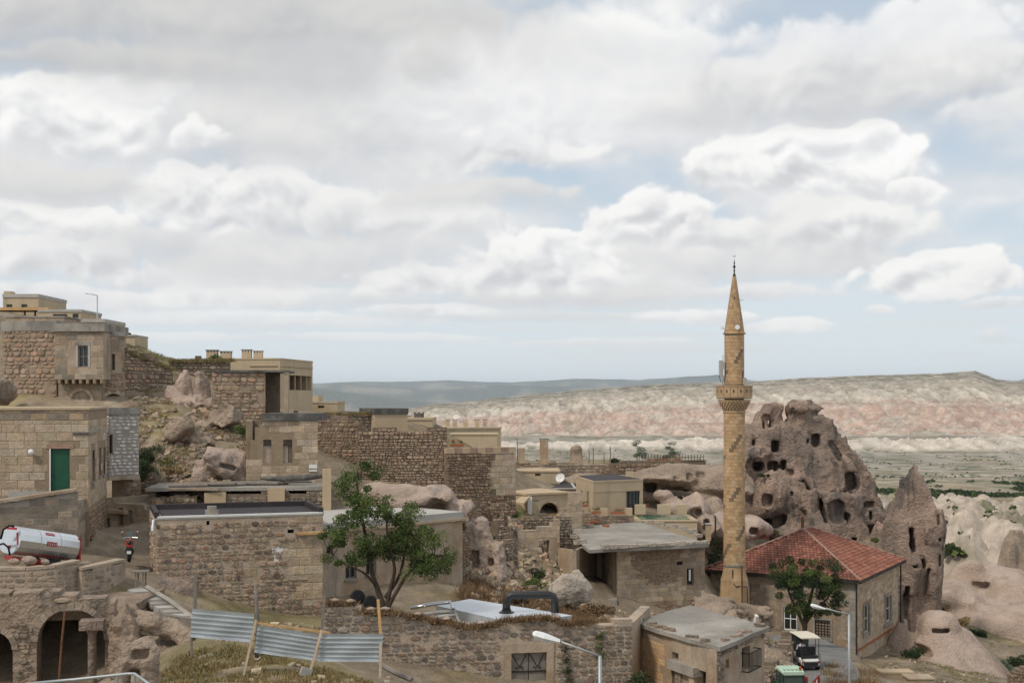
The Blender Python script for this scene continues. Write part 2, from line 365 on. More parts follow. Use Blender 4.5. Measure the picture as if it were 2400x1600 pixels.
# ---------------------------------------------------------------- masonry
def stone_mesh(kind, seed):
    rr = random.Random(seed); me = bpy.data.meshes.new(kind)
    if kind == 'block':                                     # dressed block: a bevelled slab, front towards -Y
        o, i = .5, .455; y = [0, -.75, -1]
        ring = [[(sx*o, sz*o) for sx, sz in ((-1, -1), (1, -1), (1, 1), (-1, 1))], [(sx*o, sz*o) for sx, sz in ((-1, -1), (1, -1), (1, 1), (-1, 1))], [(sx*i+rr.uniform(-.01, .01), sz*i*.98) for sx, sz in ((-1, -1), (1, -1), (1, 1), (-1, 1))]]
        n = 4
    else:                                                   # field stone: rounded uneven outline and a bulging face
        n = 8; sq = rr.uniform(.78, 1.0); a0 = math.pi/n*rr.uniform(.7, 1.3); pts = []
        for k in range(n):
            a = a0+2*math.pi*k/n; c, s_ = math.cos(a), math.sin(a); q = 1/max(abs(c), abs(s_))
            r = .5*(1+(q-1)*sq)*rr.uniform(.9, 1.03); pts.append((max(-.5, min(.5, r*c)), max(-.5, min(.5, r*s_))))
        y = [0, -.55, -1]; ring = [pts, pts, [(x*.8+rr.uniform(-.03, .03), z*.78+rr.uniform(-.03, .03)) for x, z in pts]]
    vs = [(x, yy, z) for yy, rg in zip(y, ring) for x, z in rg]
    fs = [(i*n+k, (i+1)*n+k, (i+1)*n+(k+1) % n, i*n+(k+1) % n) for i in range(2) for k in range(n)]
    fs = [f[::-1] for f in fs]+[tuple(range(2*n, 3*n))]
    me.from_pydata(vs, [], fs); me.materials.append(MAT['stone']); me.update()
    return me
STONES = {'rubble': [stone_mesh('rubble', 50+i) for i in range(7)], 'ashlar': [stone_mesh('block', i) for i in range(2)]}
PAL = {
 'tan': [(.40, .305, .225), (.37, .275, .195), (.43, .335, .255), (.345, .265, .20), (.40, .28, .20), (.30, .24, .185), (.45, .365, .285), (.42, .30, .235)],
 'mixed': [(.37, .285, .21), (.33, .255, .19), (.40, .31, .235), (.24, .19, .15), (.35, .235, .165), (.29, .24, .195), (.16, .13, .11), (.40, .275, .20), (.43, .34, .26), (.36, .285, .225), (.42, .325, .25), (.38, .29, .22)],
 'grey': [(.31, .275, .235), (.27, .24, .205), (.35, .305, .255), (.20, .18, .16), (.30, .235, .185), (.24, .215, .185), (.33, .30, .27), (.17, .15, .13), (.29, .22, .165)],
 'brown': [(.30, .215, .15), (.34, .25, .18), (.26, .185, .13), (.37, .285, .21), (.22, .165, .12), (.32, .22, .165)],
 'ashlar': [(.47, .385, .29), (.43, .345, .25), (.52, .435, .335), (.45, .36, .275), (.40, .325, .24), (.50, .405, .295), (.47, .40, .32)],
 'gold': [(.50, .34, .195), (.47, .315, .18), (.53, .37, .22), (.44, .295, .17), (.51, .365, .225), (.48, .305, .16)],
 'white': [(.68, .655, .62), (.63, .60, .565), (.70, .675, .64), (.58, .55, .52)],
 'weather': [(.33, .28, .225), (.37, .31, .25), (.29, .25, .205), (.40, .335, .265), (.34, .27, .205), (.25, .22, .185)],
 'striped': [(.30, .255, .21), (.42, .32, .225)],
}
PAL = {k: [warm(c) for c in v] if k not in ('white', 'gold') else v for k, v in PAL.items()}
STYLE = {  # course height, length, joint, proud, share of stones that show through the mortar
 'rubble': ((.13, .34), (.15, .52), (.03, .07), (.025, .085), .93),
 'small': ((.12, .2), (.14, .34), (.02, .045), (.015, .05), .95),
 'big': ((.18, .44), (.22, .75), (.025, .07), (.03, .12), .95),
 'dry': ((.10, .27), (.13, .46), (.012, .04), (.03, .13), .97),
 'ashlar': ((.30, .36), (.45, .85), (.012, .018), (.012, .02), 1.),
 'block': ((.38, .44), (.55, 1.0), (.014, .022), (.012, .022), 1.),
 'course': ((.2, .26), (.26, .52), (.03, .05), (.015, .035), .97),
 'dabs': ((.19, .23), (.26, .5), (.05, .085), (.02, .05), .95),
}
class Masonry:
    """gathers the stones of one thing; the 300 largest become objects, the rest one mass"""
    def __init__(s, limit=290): s.q = []; s.limit = limit
    def add(s, wall, p, rz, size, kind, colr): s.q.append((size[0]*size[2], wall, p, rz, size, kind, colr))
    def finish(s, name='stone'):
        s.q.sort(key=lambda t: -t[0])
        for a, wall, p, rz, sz, kind, c in s.q[:s.limit]:
            o = bpy.data.objects.new(name, random.choice(STONES[kind])); o.rotation_euler = (0, 0, rz); o.scale = sz
            o.color = (*c, 1); link(o, wall, p)
        rest = {}
        for t in s.q[s.limit:]: rest.setdefault(t[1].name, []).append(t)
        for lst in rest.values():
            V_, F_, C_ = [], [], []
            for a, wall, p, rz, sz, kind, c in lst:
                me = random.choice(STONES[kind]); cr, sr = math.cos(rz), math.sin(rz); b = len(V_)
                for v in me.vertices:
                    x, y, z = v.co.x*sz[0], v.co.y*sz[1], v.co.z*sz[2]
                    V_.append((p[0]+x*cr-y*sr, p[1]+x*sr+y*cr, p[2]+z))
                for f in me.polygons: F_.append(tuple(b+i for i in f.vertices)); C_.append(c)
            m = MB(); m.v = V_; m.f = F_; m.c = C_; m.build(name+'work', 'stone_mass', lst[0][1], kind='stuff')
        s.q = []
def jit(c, a=.12):
    k = 1+random.uniform(-a, a); return tuple(max(.01, q*k*(1+random.uniform(-a*.25, a*.25))) for q in c)
def clad(ms, wall, A, B, z0, z1, style='rubble', pal='tan', holes=(), top=None, where=None, u0=0., u1=None, margin=.02):
    A = np.asarray(A, float); B = np.asarray(B, float); L = np.linalg.norm(B-A); d = (B-A)/L; nrm = np.array((d[1], -d[0]))
    rz = math.atan2(d[1], d[0]); u1 = L if u1 is None else u1
    hh, ll, jj, pp, share = STYLE[style]; kind = 'ashlar' if style in ('ashlar', 'block') else 'rubble'; z = z0+.01; row = 0; sd_ = random.uniform(0, 99)
    while z < z1-.08:
        h = random.uniform(*hh)
        if z+h > z1: h = z1-z
        u = u0+(random.uniform(0, ll[0]*.5) if kind == 'rubble' else (0 if row % 2 else random.uniform(.1, .4)))
        if kind == 'ashlar' and u > u0: u = u0
        first = True
        while u < u1-.08:
            l = random.uniform(*ll)
            if first and row % 2 == 0: l *= .6
            first = False
            if u+l > u1-.1: l = u1-u
            j = random.uniform(*jj); cu, cz = u+l/2, z+h/2
            ok = l > .1 and h > .07 and random.random() < share
            if ok and kind == 'rubble' and style in ('big', 'course'): ok = random.random() > .5*float(sst(perlin2(np.array([cu*.55+sd_]), np.array([cz*.8]))[0], .18, .4))
            if ok and top is not None: ok = z+h*.8 < min(top(u+.02), top(u+l-.02))
            if ok and where is not None: ok = where(cu, cz)
            if ok:
                for q in holes:
                    if u+l > q[0]-margin and u < q[2]+margin and z+h > q[1]-margin and z < q[3]+margin: ok = False; break
            if ok:
                hz_ = (h-j)*(random.uniform(.82, 1.08) if kind == 'rubble' else 1); pr = random.uniform(*pp)
                c = jit(random.choice(PAL[pal]), .14 if kind == 'rubble' else .1)
                xy = A+d*cu-nrm*.03
                if kind == 'rubble' and h > .22 and l < .4 and random.random() < .3:      # two small stones one above the other
                    for s_ in (-1, 1): ms.add(wall, (xy[0], xy[1], cz+s_*h*.25), rz, (l-j, pr+.03, h*.5-j), kind, jit(random.choice(PAL[pal]), .14))
                    u += l; continue
                ms.add(wall, (xy[0], xy[1], cz+(random.uniform(-.02, .02) if kind == 'rubble' else 0)), rz, (l-j, pr+.03, hz_), kind, c)
            u += l
        z += h; row += 1
def wall(name, A, B, z0, z1, t=.45, holes=(), top=None, mat_='mortar', parent=None, cell=.26):
    """an upright wall, A left and B right seen from outside; holes (u0,z0,u1,z1[,'arch']) are real openings, top(u) a broken top"""
    A = np.asarray(A, float); B = np.asarray(B, float); L = float(np.linalg.norm(B-A)); d = (B-A)/L; nin = np.array((-d[1], d[0]))
    us = {0., L}; zs = {z0, z1}
    for q in holes:
        us |= {min(max(q[0], 0), L), min(max(q[2], 0), L)}; zs |= {min(max(q[1], z0), z1), min(max(q[3], z0), z1)}
        if len(q) > 4:
            r = (q[2]-q[0])/2; us |= {q[0]+2*r*k/22 for k in range(23)}; zs |= {q[3]-r*k/13 for k in range(14)}
    if top is not None:
        n = max(2, int(L/cell)); us |= {L*k/n for k in range(n+1)}
        lo = min(top(L*k/40) for k in range(41)); n = max(1, int((z1-max(lo, z0))/(cell*.75))); zs |= {max(lo, z0)+(z1-max(lo, z0))*k/n for k in range(n+1)}
    us = sorted(us); zs = sorted(zs)
    us = [q for i, q in enumerate(us) if i == 0 or q-us[i-1] > 1e-4]; zs = [q for i, q in enumerate(zs) if i == 0 or q-zs[i-1] > 1e-4]
    def solid(i, j):
        if not (0 <= i < len(us)-1 and 0 <= j < len(zs)-1): return False
        u = (us[i]+us[i+1])/2; z = (zs[j]+zs[j+1])/2
        if top is not None and z > top(u): return False
        for q in holes:
            if q[0] < u < q[2] and q[1] < z < q[3]:
                if len(q) > 4:
                    r = (q[2]-q[0])/2; zc = q[3]-r; cu = (q[0]+q[2])/2
                    if z > zc and (u-cu)**2+(z-zc)**2 > r*r: continue
                return False
        return True
    m = MB(); pt = lambda u, z, b: (*(A+d*u+nin*(t if b else 0)), z)
    for i in range(len(us)-1):
        for j in range(len(zs)-1):
            if not solid(i, j): continue
            a, b, c, e = us[i], us[i+1], zs[j], zs[j+1]
            m.add([pt(a, c, 0), pt(b, c, 0), pt(b, e, 0), pt(a, e, 0)], [(0, 1, 2, 3)])
            m.add([pt(a, c, 1), pt(b, c, 1), pt(b, e, 1), pt(a, e, 1)], [(3, 2, 1, 0)])
            if not solid(i-1, j): m.add([pt(a, c, 1), pt(a, c, 0), pt(a, e, 0), pt(a, e, 1)], [(0, 1, 2, 3)])
            if not solid(i+1, j): m.add([pt(b, c, 0), pt(b, c, 1), pt(b, e, 1), pt(b, e, 0)], [(0, 1, 2, 3)])
            if not solid(i, j-1): m.add([pt(a, c, 1), pt(b, c, 1), pt(b, c, 0), pt(a, c, 0)], [(0, 1, 2, 3)])
            if not solid(i, j+1): m.add([pt(a, e, 0), pt(b, e, 0), pt(b, e, 1), pt(a, e, 1)], [(0, 1, 2, 3)])
    return m.build(name, mat_, parent)
def ruin_top(L, pts, amp=.12, seed=0):
    rr = random.Random(seed); ph = [rr.uniform(0, 6.3) for _ in range(3)]
    xs = [p[0] for p in pts]; ys = [p[1] for p in pts]
    return lambda u: float(np.interp(u, xs, ys))+amp*(math.sin(u*2.3+ph[0])+.7*math.sin(u*5.1+ph[1])+.5*math.sin(u*9.7+ph[2]))

# ---------------------------------------------------------------- rock: signed distance fields meshed with surface nets
_p3 = RNG.permutation(512).astype(np.int32); _v3 = RNG.uniform(-1, 1, 512).astype(np.float32)
def noise3(x, y, z):
    xi, yi, zi = (np.floor(q).astype(np.int32) for q in (x, y, z)); xf, yf, zf = x-xi, y-yi, z-zi
    xf, yf, zf = (q*q*(3-2*q) for q in (xf, yf, zf))
    h = lambda a, b, c: _v3[_p3[(_p3[(_p3[a & 511]+b) & 511]+c) & 511]]
    l = lambda a, b, t: a+(b-a)*t
    return l(l(l(h(xi, yi, zi), h(xi+1, yi, zi), xf), l(h(xi, yi+1, zi), h(xi+1, yi+1, zi), xf), yf), l(l(h(xi, yi, zi+1), h(xi+1, yi, zi+1), xf), l(h(xi, yi+1, zi+1), h(xi+1, yi+1, zi+1), xf), yf), zf)
def fbm3(x, y, z, oct=3):
    return sum(noise3(x*2**o+o*7.1, y*2**o+o*3.3, z*2**o+o*1.7)*.5**o for o in range(oct))
def smin(a, b, k):
    h = np.clip(.5+.5*(b-a)/k, 0, 1); return b+(a-b)*h-k*h*(1-h)
def smax(a, b, k): return -smin(-a, -b, k)
def surface_nets(f, org, res):
    s = f < 0; nx, ny, nz = f.shape
    cs = sum(s[i:nx-1+i, j:ny-1+j, k:nz-1+k].astype(np.int8) for i in (0, 1) for j in (0, 1) for k in (0, 1))
    act = (cs > 0) & (cs < 8); ids = -np.ones(act.shape, np.int32); c = np.argwhere(act); ids[act] = np.arange(len(c))
    acc = np.zeros((len(c), 3)); cnt = np.zeros(len(c)); g = lambda o: f[c[:, 0]+o[0], c[:, 1]+o[1], c[:, 2]+o[2]]
    for ax in range(3):
        for a in (0, 1):
            for b in (0, 1):
                o0 = [0, 0, 0]; oth = [q for q in range(3) if q != ax]; o0[oth[0]] = a; o0[oth[1]] = b; o1 = list(o0); o1[ax] = 1
                v0, v1 = g(o0), g(o1); m = (v0 < 0) != (v1 < 0); t = v0[m]/(v0[m]-v1[m])
                p = np.tile(np.array(o0, float), (m.sum(), 1)); p[:, ax] = t; acc[m] += p; cnt[m] += 1
    v = (c+acc/cnt[:, None])*res+np.array(org); faces = []
    for ax in range(3):
        n = [slice(1, -1)]*3; n[ax] = slice(0, -1); lo = s[tuple(n)]; n[ax] = slice(1, None); hi = s[tuple(n)]
        e = np.argwhere(lo != hi); off = np.array([1 if q != ax else 0 for q in range(3)]); e = e+off; dirn = s[e[:, 0], e[:, 1], e[:, 2]]
        a, b = [q for q in range(3) if q != ax]
        if ax == 1: a, b = b, a
        def cell(da, db):
            q = e.copy(); q[:, a] -= da; q[:, b] -= db; return ids[q[:, 0], q[:, 1], q[:, 2]]
        q = np.stack([cell(1, 1), cell(0, 1), cell(0, 0), cell(1, 0)], 1); q[~dirn] = q[~dirn][:, ::-1]; faces.append(q)
    fc = np.concatenate(faces); return v, fc[(fc >= 0).all(1)]
def rock(name, label, d0, blobs, holes=(), amp=.35, ns=1.2, res=.22, k=.6, mt='tuff', cat='rock', zmin=None, ribs=0., parent=None, group=None, boxes=(), fine=.0, facet=.7):
    """blobs in photo pixels at depth d0: ('e', px, py, rx, rz, dy, ry) ellipsoid; ('c', px, py, r, px2, py2, r2, dy[, squash]) tapered column
       holes: (px, py, w, h, depth[, round]) caves cut into whatever face looks out there"""
    sc = d0/F; mn = [1e9]*3; mx = [-1e9]*3
    for b in blobs:
        if b[0] == 'e': pts = [(PX(b[1], d0), d0+b[5], PZ(b[2], d0), b[3]*sc, b[6], b[4]*sc)]
        else:
            sq = b[8] if len(b) > 8 else 1.
            pts = [(PX(b[1], d0), d0+b[7], PZ(b[2], d0), b[3]*sc, b[3]*sc*sq, b[3]*sc), (PX(b[4], d0), d0+b[7], PZ(b[5], d0), b[6]*sc, b[6]*sc*sq, b[6]*sc)]
        for p in pts:
            for q in range(3): mn[q] = min(mn[q], p[q]-p[3+q]); mx[q] = max(mx[q], p[q]+p[3+q])
    pad = amp*1.6+res*3; mn = [q-pad for q in mn]; mx = [q+pad for q in mx]
    if zmin is not None: mn[2] = max(mn[2], zmin)
    ax = [np.arange(mn[q], mx[q], res, dtype=np.float32) for q in range(3)]
    X, Y, Z = np.meshgrid(*ax, indexing='ij'); f = np.full(X.shape, 50., np.float32)
    wx = .5*amp*noise3(X/ns*.5+3, Y/ns*.5, Z/ns*.5); rg = np.random.default_rng(sum(map(ord, name)))
    for b in blobs:
        if b[0] == 'e':
            rx, ry, rz_ = b[3]*sc, b[6], b[4]*sc; x, y, z = (X+wx-PX(b[1], d0))/rx, (Y-d0-b[5])/ry, (Z-PZ(b[2], d0))/rz_
            g = np.sqrt(x*x+y*y+z*z)
            if facet:                                          # flat broken faces
                dn = rg.normal(size=(18, 3)); dn /= np.linalg.norm(dn, axis=1)[:, None]; fm = np.full(X.shape, -9., np.float32)
                for q in dn: np.maximum(fm, x*q[0]+y*q[1]+z*q[2], out=fm)
                g = g*(1-facet)+fm*1.1*facet
            g = (g-1)*min(rx, ry, rz_)
        else:
            sq = b[8] if len(b) > 8 else 1.; x0, z0 = PX(b[1], d0), PZ(b[2], d0); x1, z1 = PX(b[4], d0), PZ(b[5], d0); r0, r1 = b[3]*sc, b[6]*sc
            h = np.clip(((X-x0)*(x1-x0)+(Z-z0)*(z1-z0))/((x1-x0)**2+(z1-z0)**2), 0, 1)
            cx_, cy_ = X+wx-x0-h*(x1-x0), (Y-d0-b[7])/sq; g = np.sqrt(cx_**2+cy_**2+(Z-z0-h*(z1-z0))**2)
            if facet:
                fm = np.full(X.shape, -9., np.float32); tw = (Z-z0)*.06
                for q in rg.uniform(0, 6.283, 8): np.maximum(fm, cx_*np.cos(q+tw)+cy_*np.sin(q+tw), out=fm)
                g = g*(1-facet)+np.maximum(fm*1.08, np.abs(Z-z0-h*(z1-z0)))*facet
            g = g-(r0+h*(r1-r0))
            g = g*min(1., sq)
        f = smin(f, g, k)
    f = f+amp*.62*fbm3(X/ns, Y/ns, Z/ns*.8, 3)+amp*.95*(np.abs(fbm3(X/ns*.62+11, Y/ns*.62, Z/ns*.40+4, 3))-.3)
    if ribs: f = f+ribs*np.abs(noise3(X/ns*1.7+5, Y/ns*1.7, Z/ns*.22))
    if fine: f = f+fine*fbm3(X*3.1, Y*3.1, Z*3.1, 2)
    for hq in holes:
        px, py, w_, h_, dp = hq[:5]; rd = hq[5] if len(hq) > 5 else .35; tilt = hq[6] if len(hq) > 6 else 0.
        x0, z0 = PX(px, d0), PZ(py, d0); ix = int(np.clip((x0-ax[0][0])/res, 0, len(ax[0])-1)); iz = int(np.clip((z0-ax[2][0])/res, 0, len(ax[2])-1))
        col_ = np.where(f[ix, :, iz] < 0)[0]
        if not len(col_): continue
        ys = ax[1][col_[0]]; hw, hh, hd = w_*sc/2, h_*sc/2, dp
        xx = X-x0; zz = Z-z0
        if tilt: xx, zz = xx*math.cos(tilt)+zz*math.sin(tilt), -xx*math.sin(tilt)+zz*math.cos(tilt)
        r = min(hw, hh)*rd*1.6
        qx = np.abs(xx)-hw+r; qz = np.abs(zz)-hh+r; d2 = np.sqrt(np.maximum(qx, 0)**2+np.maximum(qz, 0)**2)+np.minimum(np.maximum(qx, qz), 0)-r
        g = np.maximum(d2, np.abs(Y-ys)-hd); f = smax(f, -g, .1)
    f[:, :, 0] = np.maximum(f[:, :, 0], .01); f[0], f[-1] = np.maximum(f[0], .01), np.maximum(f[-1], .01)
    f[:, 0] = np.maximum(f[:, 0], .01); f[:, -1] = np.maximum(f[:, -1], .01); f[:, :, -1] = np.maximum(f[:, :, -1], .01)
    v, fc = surface_nets(f, mn, res); lab = np.arange(len(v))       # drop crumbs that float free of the main body
    for _ in range(60):
        m_ = lab[fc].min(1); new = lab.copy(); np.minimum.at(new, fc.ravel(), np.repeat(m_, 4)); new = new[new]
        if (new == lab).all(): break
        lab = new
    cnt = np.bincount(lab, minlength=len(v)); keep = cnt[lab] > .04*len(v); fc = fc[keep[fc].all(1)]; ix_ = np.cumsum(keep)-1; v = v[keep]; fc = ix_[fc]
    o = grid_mesh(name, v, fc, mt, parent)
    return tag(o, label, cat, group)

# ---------------------------------------------------------------- ground: one sheet from the village slope over the valley to the horizon
GP = [  # photo column, row, depth of places where the ground shows (or must lie)
 (100, 1640, 40), (400, 1592, 38), (620, 1585, 39), (850, 1580, 41), (300, 1640, 36), (1000, 1690, 44), (930, 1590, 52), (1100, 1612, 52), (1240, 1680, 52), (1240, 1760, 46), (1450, 1680, 53), (1600, 1680, 53), (1760, 1625, 58), (460, 1500, 48), (700, 1530, 48),
 (1830, 1650, 64), (1900, 1556, 78), (2000, 1600, 72), (2060, 1640, 68), (1880, 1520, 86), (1960, 1570, 84), (2040, 1585, 92), (2110, 1552, 104), (2180, 1580, 100), (2300, 1600, 98), (2400, 1600, 98), (2500, 1600, 100),
 (300, 1318, 60), (262, 1268, 70), (245, 1250, 80), (455, 1455, 52), (300, 1372, 56), (100, 1345, 57), (0, 1350, 58), (-300, 1350, 58), (-400, 1600, 38),
 (600, 1475, 60), (400, 1460, 56), (780, 1460, 62), (1000, 1470, 60), (1100, 1500, 58), (1300, 1500, 58), (1450, 1500, 62), (860, 1450, 58),
 (100, 1175, 68.5), (50, 1310, 61.5), (150, 1300, 63), (215, 1290, 66), (285, 1255, 76), (330, 1170, 80), (-200, 1170, 66), (-300, 960, 95), (-300, 740, 135),
 (470, 1010, 92), (420, 1080, 84), (360, 1120, 79), (350, 935, 98), (390, 845, 112), (560, 1010, 92), (520, 1110, 82), (330, 1010, 88), (600, 1130, 82), (420, 1150, 76), (560, 1170, 76),
 (150, 962, 93), (60, 745, 130), (270, 800, 118), (330, 820, 112), (480, 850, 112), (640, 960, 108), (700, 962, 116), (800, 985, 100), (860, 1150, 86), (1000, 1165, 86), (1190, 1195, 88), (900, 1200, 80), (1060, 1205, 82), (950, 960, 125), (1100, 1050, 110),
 (900, 1420, 66), (1130, 1375, 77), (1220, 1365, 80), (1280, 1395, 76), (1180, 1262, 97), (1262, 1332, 87), (1200, 1345, 86), (1320, 1350, 86), (1400, 1420, 84), (1330, 1440, 76), (1500, 1455, 84), (1620, 1450, 88), (1270, 1215, 106), (1430, 1212, 110), (1300, 1150, 122), (1450, 1150, 124), (1560, 1255, 106), (1640, 1260, 112), (1420, 1095, 130), (1600, 1110, 132), (1250, 1095, 130),
 (1720, 1440, 106), (1680, 1400, 112), (1620, 1180, 130), (1700, 1230, 124), (1900, 1340, 132), (2000, 1360, 130), (2100, 1470, 122), (2220, 1575, 112), (2150, 1520, 112), (2340, 1430, 150), (2400, 1400, 165), (2330, 1540, 120), (2450, 1500, 130), (1780, 1250, 126),
 (-100, 900, 200), (200, 920, 200), (500, 960, 200), (800, 1080, 200), (1100, 1180, 200), (1500, 1250, 200), (1900, 1380, 200), (2300, 1420, 200), (2700, 1450, 200), (3000, 1500, 120), (2700, 1650, 60),
 (600, 985, 130), (750, 995, 130), (850, 1005, 125), (1000, 1070, 132), (700, 1010, 160), (900, 1060, 160), (1200, 1140, 160), (400, 900, 150), (250, 860, 150), (560, 965, 116),
 (0, 1625, 44), (100, 1640, 46), (200, 1630, 46), (100, 1610, 51), (200, 1600, 51), (280, 1590, 46), (330, 1610, 42),
 (1200, 1900, 20), (300, 1800, 22), (2100, 2100, 25), (-500, 1800, 25)]
gp = np.array([P3(*q) for q in GP])
def tps_fit(p, lam=2.):
    n = len(p); r2 = ((p[:, None, :2]-p[None, :, :2])**2).sum(-1); K = np.where(r2 > 0, r2*np.log(np.maximum(r2, 1e-9)), 0)+lam*np.eye(n)*10
    Q = np.c_[np.ones(n), p[:, :2]]; A = np.block([[K, Q], [Q.T, np.zeros((3, 3))]])
    return np.linalg.solve(A, np.r_[p[:, 2], 0, 0, 0])
TW = tps_fit(gp)
def tps(x, y):
    x = np.asarray(x, float); y = np.asarray(y, float); sh = x.shape; x = x.ravel(); y = y.ravel(); out = TW[-3]+TW[-2]*x+TW[-1]*y
    for i in range(0, len(x), 20000):
        r2 = (x[i:i+20000, None]-gp[None, :, 0])**2+(y[i:i+20000, None]-gp[None, :, 1])**2
        out[i:i+20000] += (np.where(r2 > 0, r2*np.log(np.maximum(r2, 1e-9)), 0)*TW[None, :-3]).sum(1)
    return out.reshape(sh)
VALLEY = ([0, 200, 260, 400, 600, 800, 1000, 1500, 2300, 3300, 4200, 60000], [-30, -34, -44, -55, -65, -75, -83, -92, -96, -98, -104, -140])
CREST = ([-2000, 600, 900, 960, 1000, 1200, 1400, 1600, 1740, 1900, 2200, 2285, 2335, 2400, 3000, 4200], [1000, 990, 965, 953, 946, 926, 906, 894, 891, 881, 870, 864, 884, 890, 890, 890])
HILLR = np.random.default_rng(5); CONES = []
for q in range(420):                                          # fairy chimneys and humps below the village
    d = 230+HILLR.random()**1.2*560; px = 1950+HILLR.random()*1500
    h = HILLR.uniform(4, 15)*(1+.25*(d > 420)); CONES.append((PX(px, d), d, h, HILLR.uniform(.9, 1.9)))
for q in range(90): CONES.append((PX(2060+HILLR.random()*900, 760), 690+HILLR.random()*170, HILLR.uniform(9, 18), HILLR.uniform(.75, 1.1)))
CONES = np.array(CONES)
def ground(x, y, colour=False):
    x = np.asarray(x, float); y = np.asarray(y, float)
    near = tps(np.clip(x, -90, 110), np.clip(y, 15, 210)); wn = 1-sst(y, 165, 225)
    near = near+.22*fbm2(x/3.1, y/3.1, 3)+.5*fbm2(x/9, y/9, 2)
    far = np.interp(y, *VALLEY)+CZ
    px = CX+F*x/np.maximum(y, 1)
    bump = 3.5*fbm2(x/160, y/160, 4)*sst(y, 250, 700)
    cone = np.zeros_like(x); m = (y > 200) & (y < 900)
    if m.any():
        xm, ym = x[m], y[m]; c = np.zeros_like(xm); wob = 3.5*fbm2(xm/11, ym/11, 4); rb = np.abs(fbm2(xm/7.5, ym/7.5, 4))*4.2
        for cx, cy, h, sl in CONES:
            r = np.hypot(xm-cx, (ym-cy)*.8)+wob; c = np.maximum(c, h*(1-np.clip(r*sl/h, 0, 1)**1.35)*1.05-1.3*rb*(r*sl < h))
        cone[m] = c
    # pale ribbed badlands before the mesa
    rg = np.exp(-((y-2480-90*fbm2(x/500, y*0+3, 3))/150.)**2); rib = np.abs(fbm2(x/30, y/190, 3)); rib2 = np.abs(fbm2(x/75+4, y/300, 2))
    bad = rg*(27-30*rib-16*rib2)*(1-.35*sst(px, 1700, 1500))
    # mesa: talus cones, a pink cliff band, pale steps, a sloping top
    zc = (HY-np.interp(px, *CREST))/F*5000+CZ; zb = np.interp(3400., *VALLEY)+CZ
    t = np.clip((y-3350-170*fbm2(x/700, y*0, 3))/1650, 0, 1.2)
    prof = np.interp(t, [0, .18, .38, .42, .62, .66, .8, .84, 1.0, 1.2], [0, .13, .30, .40, .55, .63, .76, .82, 1.0, .93])
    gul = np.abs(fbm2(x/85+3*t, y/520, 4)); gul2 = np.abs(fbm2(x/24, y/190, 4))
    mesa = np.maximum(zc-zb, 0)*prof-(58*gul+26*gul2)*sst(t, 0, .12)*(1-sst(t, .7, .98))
    mesa = mesa*(1-sst(y, 5600, 9000))
    hills = np.zeros_like(x)
    for yc, wd, xs, ps in ((15500., 1900., [-400, 400, 600, 720, 800, 900, 1000, 1150, 1400, 2600], [915, 920, 914, 903, 913, 928, 938, 948, 955, 960]), (24000., 2800., [-400, 600, 800, 900, 1000, 1130, 1300, 1500, 1800, 2600], [905, 900, 893, 899, 906, 897, 902, 897, 905, 910]), (36000., 4200., [-400, 660, 900, 1060, 1200, 1340, 1500, 1680, 1800, 2000, 2330, 2420, 2600], [896, 897, 891, 888, 894, 885, 886, 876, 892, 905, 905, 880, 890])):
        hh = (HY-np.interp(px, xs, ps))/F*yc-np.interp(yc, *VALLEY)-(yc/9000)*14*np.abs(fbm2(x/1400, y/1400, 4)); tt = np.clip(1-np.abs(y-yc)/wd, 0, 1); hills = np.maximum(hills, hh*tt**.8)
    far = far+bump+cone+bad+mesa+hills
    z = near*wn+far*(1-wn)
    if not colour: return z
    C = np.zeros(x.shape+(3,)); mixc = lambda a, c: C.__setitem__(slice(None), C*(1-a[..., None])+np.array(c)*a[..., None])
    g1 = fbm2(x/7, y/7, 4); g2 = fbm2(x/2.2+9, y/2.2, 3); g3 = fbm2(x/24+4, y/24, 3)
    C[:] = (.23, .185, .135)
    mixc(sst(g1, .0, .35)*.8, (.27, .215, .12)); mixc(sst(g1+g3*.6, .12, .4)*.45, (.15, .14, .065)); mixc(sst(g2, .18, .4)*.6, (.32, .265, .205))
    fw = 1-wn
    v1 = fbm2(x/120, y/170, 4); v2 = fbm2(x/26, y/42, 4); v3 = fbm2(x/420, y/300, 3)
    FC = np.zeros_like(C); FC[:] = (.30, .255, .195); sav = C; C = FC
    def mixc(a, c): C[:] = C*(1-a[..., None])+np.array(c)*a[..., None]
    mixc(sst(v1, -.05, .25)*sst(y, 800, 950)*sst(y, 1700, 1300), (.13, .145, .07)); mixc(sst(v1, .0, .3)*sst(y, 1500, 1700)*.5, (.20, .195, .14)); mixc(sst(v3, .05, .3)*.7, (.30, .24, .16)); mixc(sst(v2, .2, .38)*.6, (.10, .115, .06)); v5 = fbm2(x/90, y/22, 4); mixc(sst(v5, .08, .3)*sst(y, 1100, 1400)*.75, (.44, .385, .32)); mixc(sst(-v5, .12, .32)*sst(y, 900, 1200)*.7, (.13, .14, .08)); mixc(sst(y, 860, 900)*sst(y, 1120, 1060)*.8, (.22, .185, .10))
    mixc(sst(y, 1500, 1750)*sst(-v1, -.2, .2)*.8, (.34, .31, .26)); mixc(sst(v2, .1, .3)*sst(y, 1300, 1500)*.6, (.10, .12, .075))
    band = sst(y, 205, 260)*sst(y, 660, 560); mixc(band*sst(v2+v1, .35, -.1)*.6, (.33, .285, .215)); mixc(sst(cone, .8, 3.)*sst(v2, .4, .05), (.45, .38, .31)); mixc(sst(cone, 2., 6.)*sst(fbm2(x/14, y/14, 3), -.05, .3)*.6, (.33, .275, .225))
    mixc(sst(bad, 2, 9)*.95, (.60, .53, .45)); mixc(rg*sst(rib, .13, .28)*.35, (.22, .215, .17))
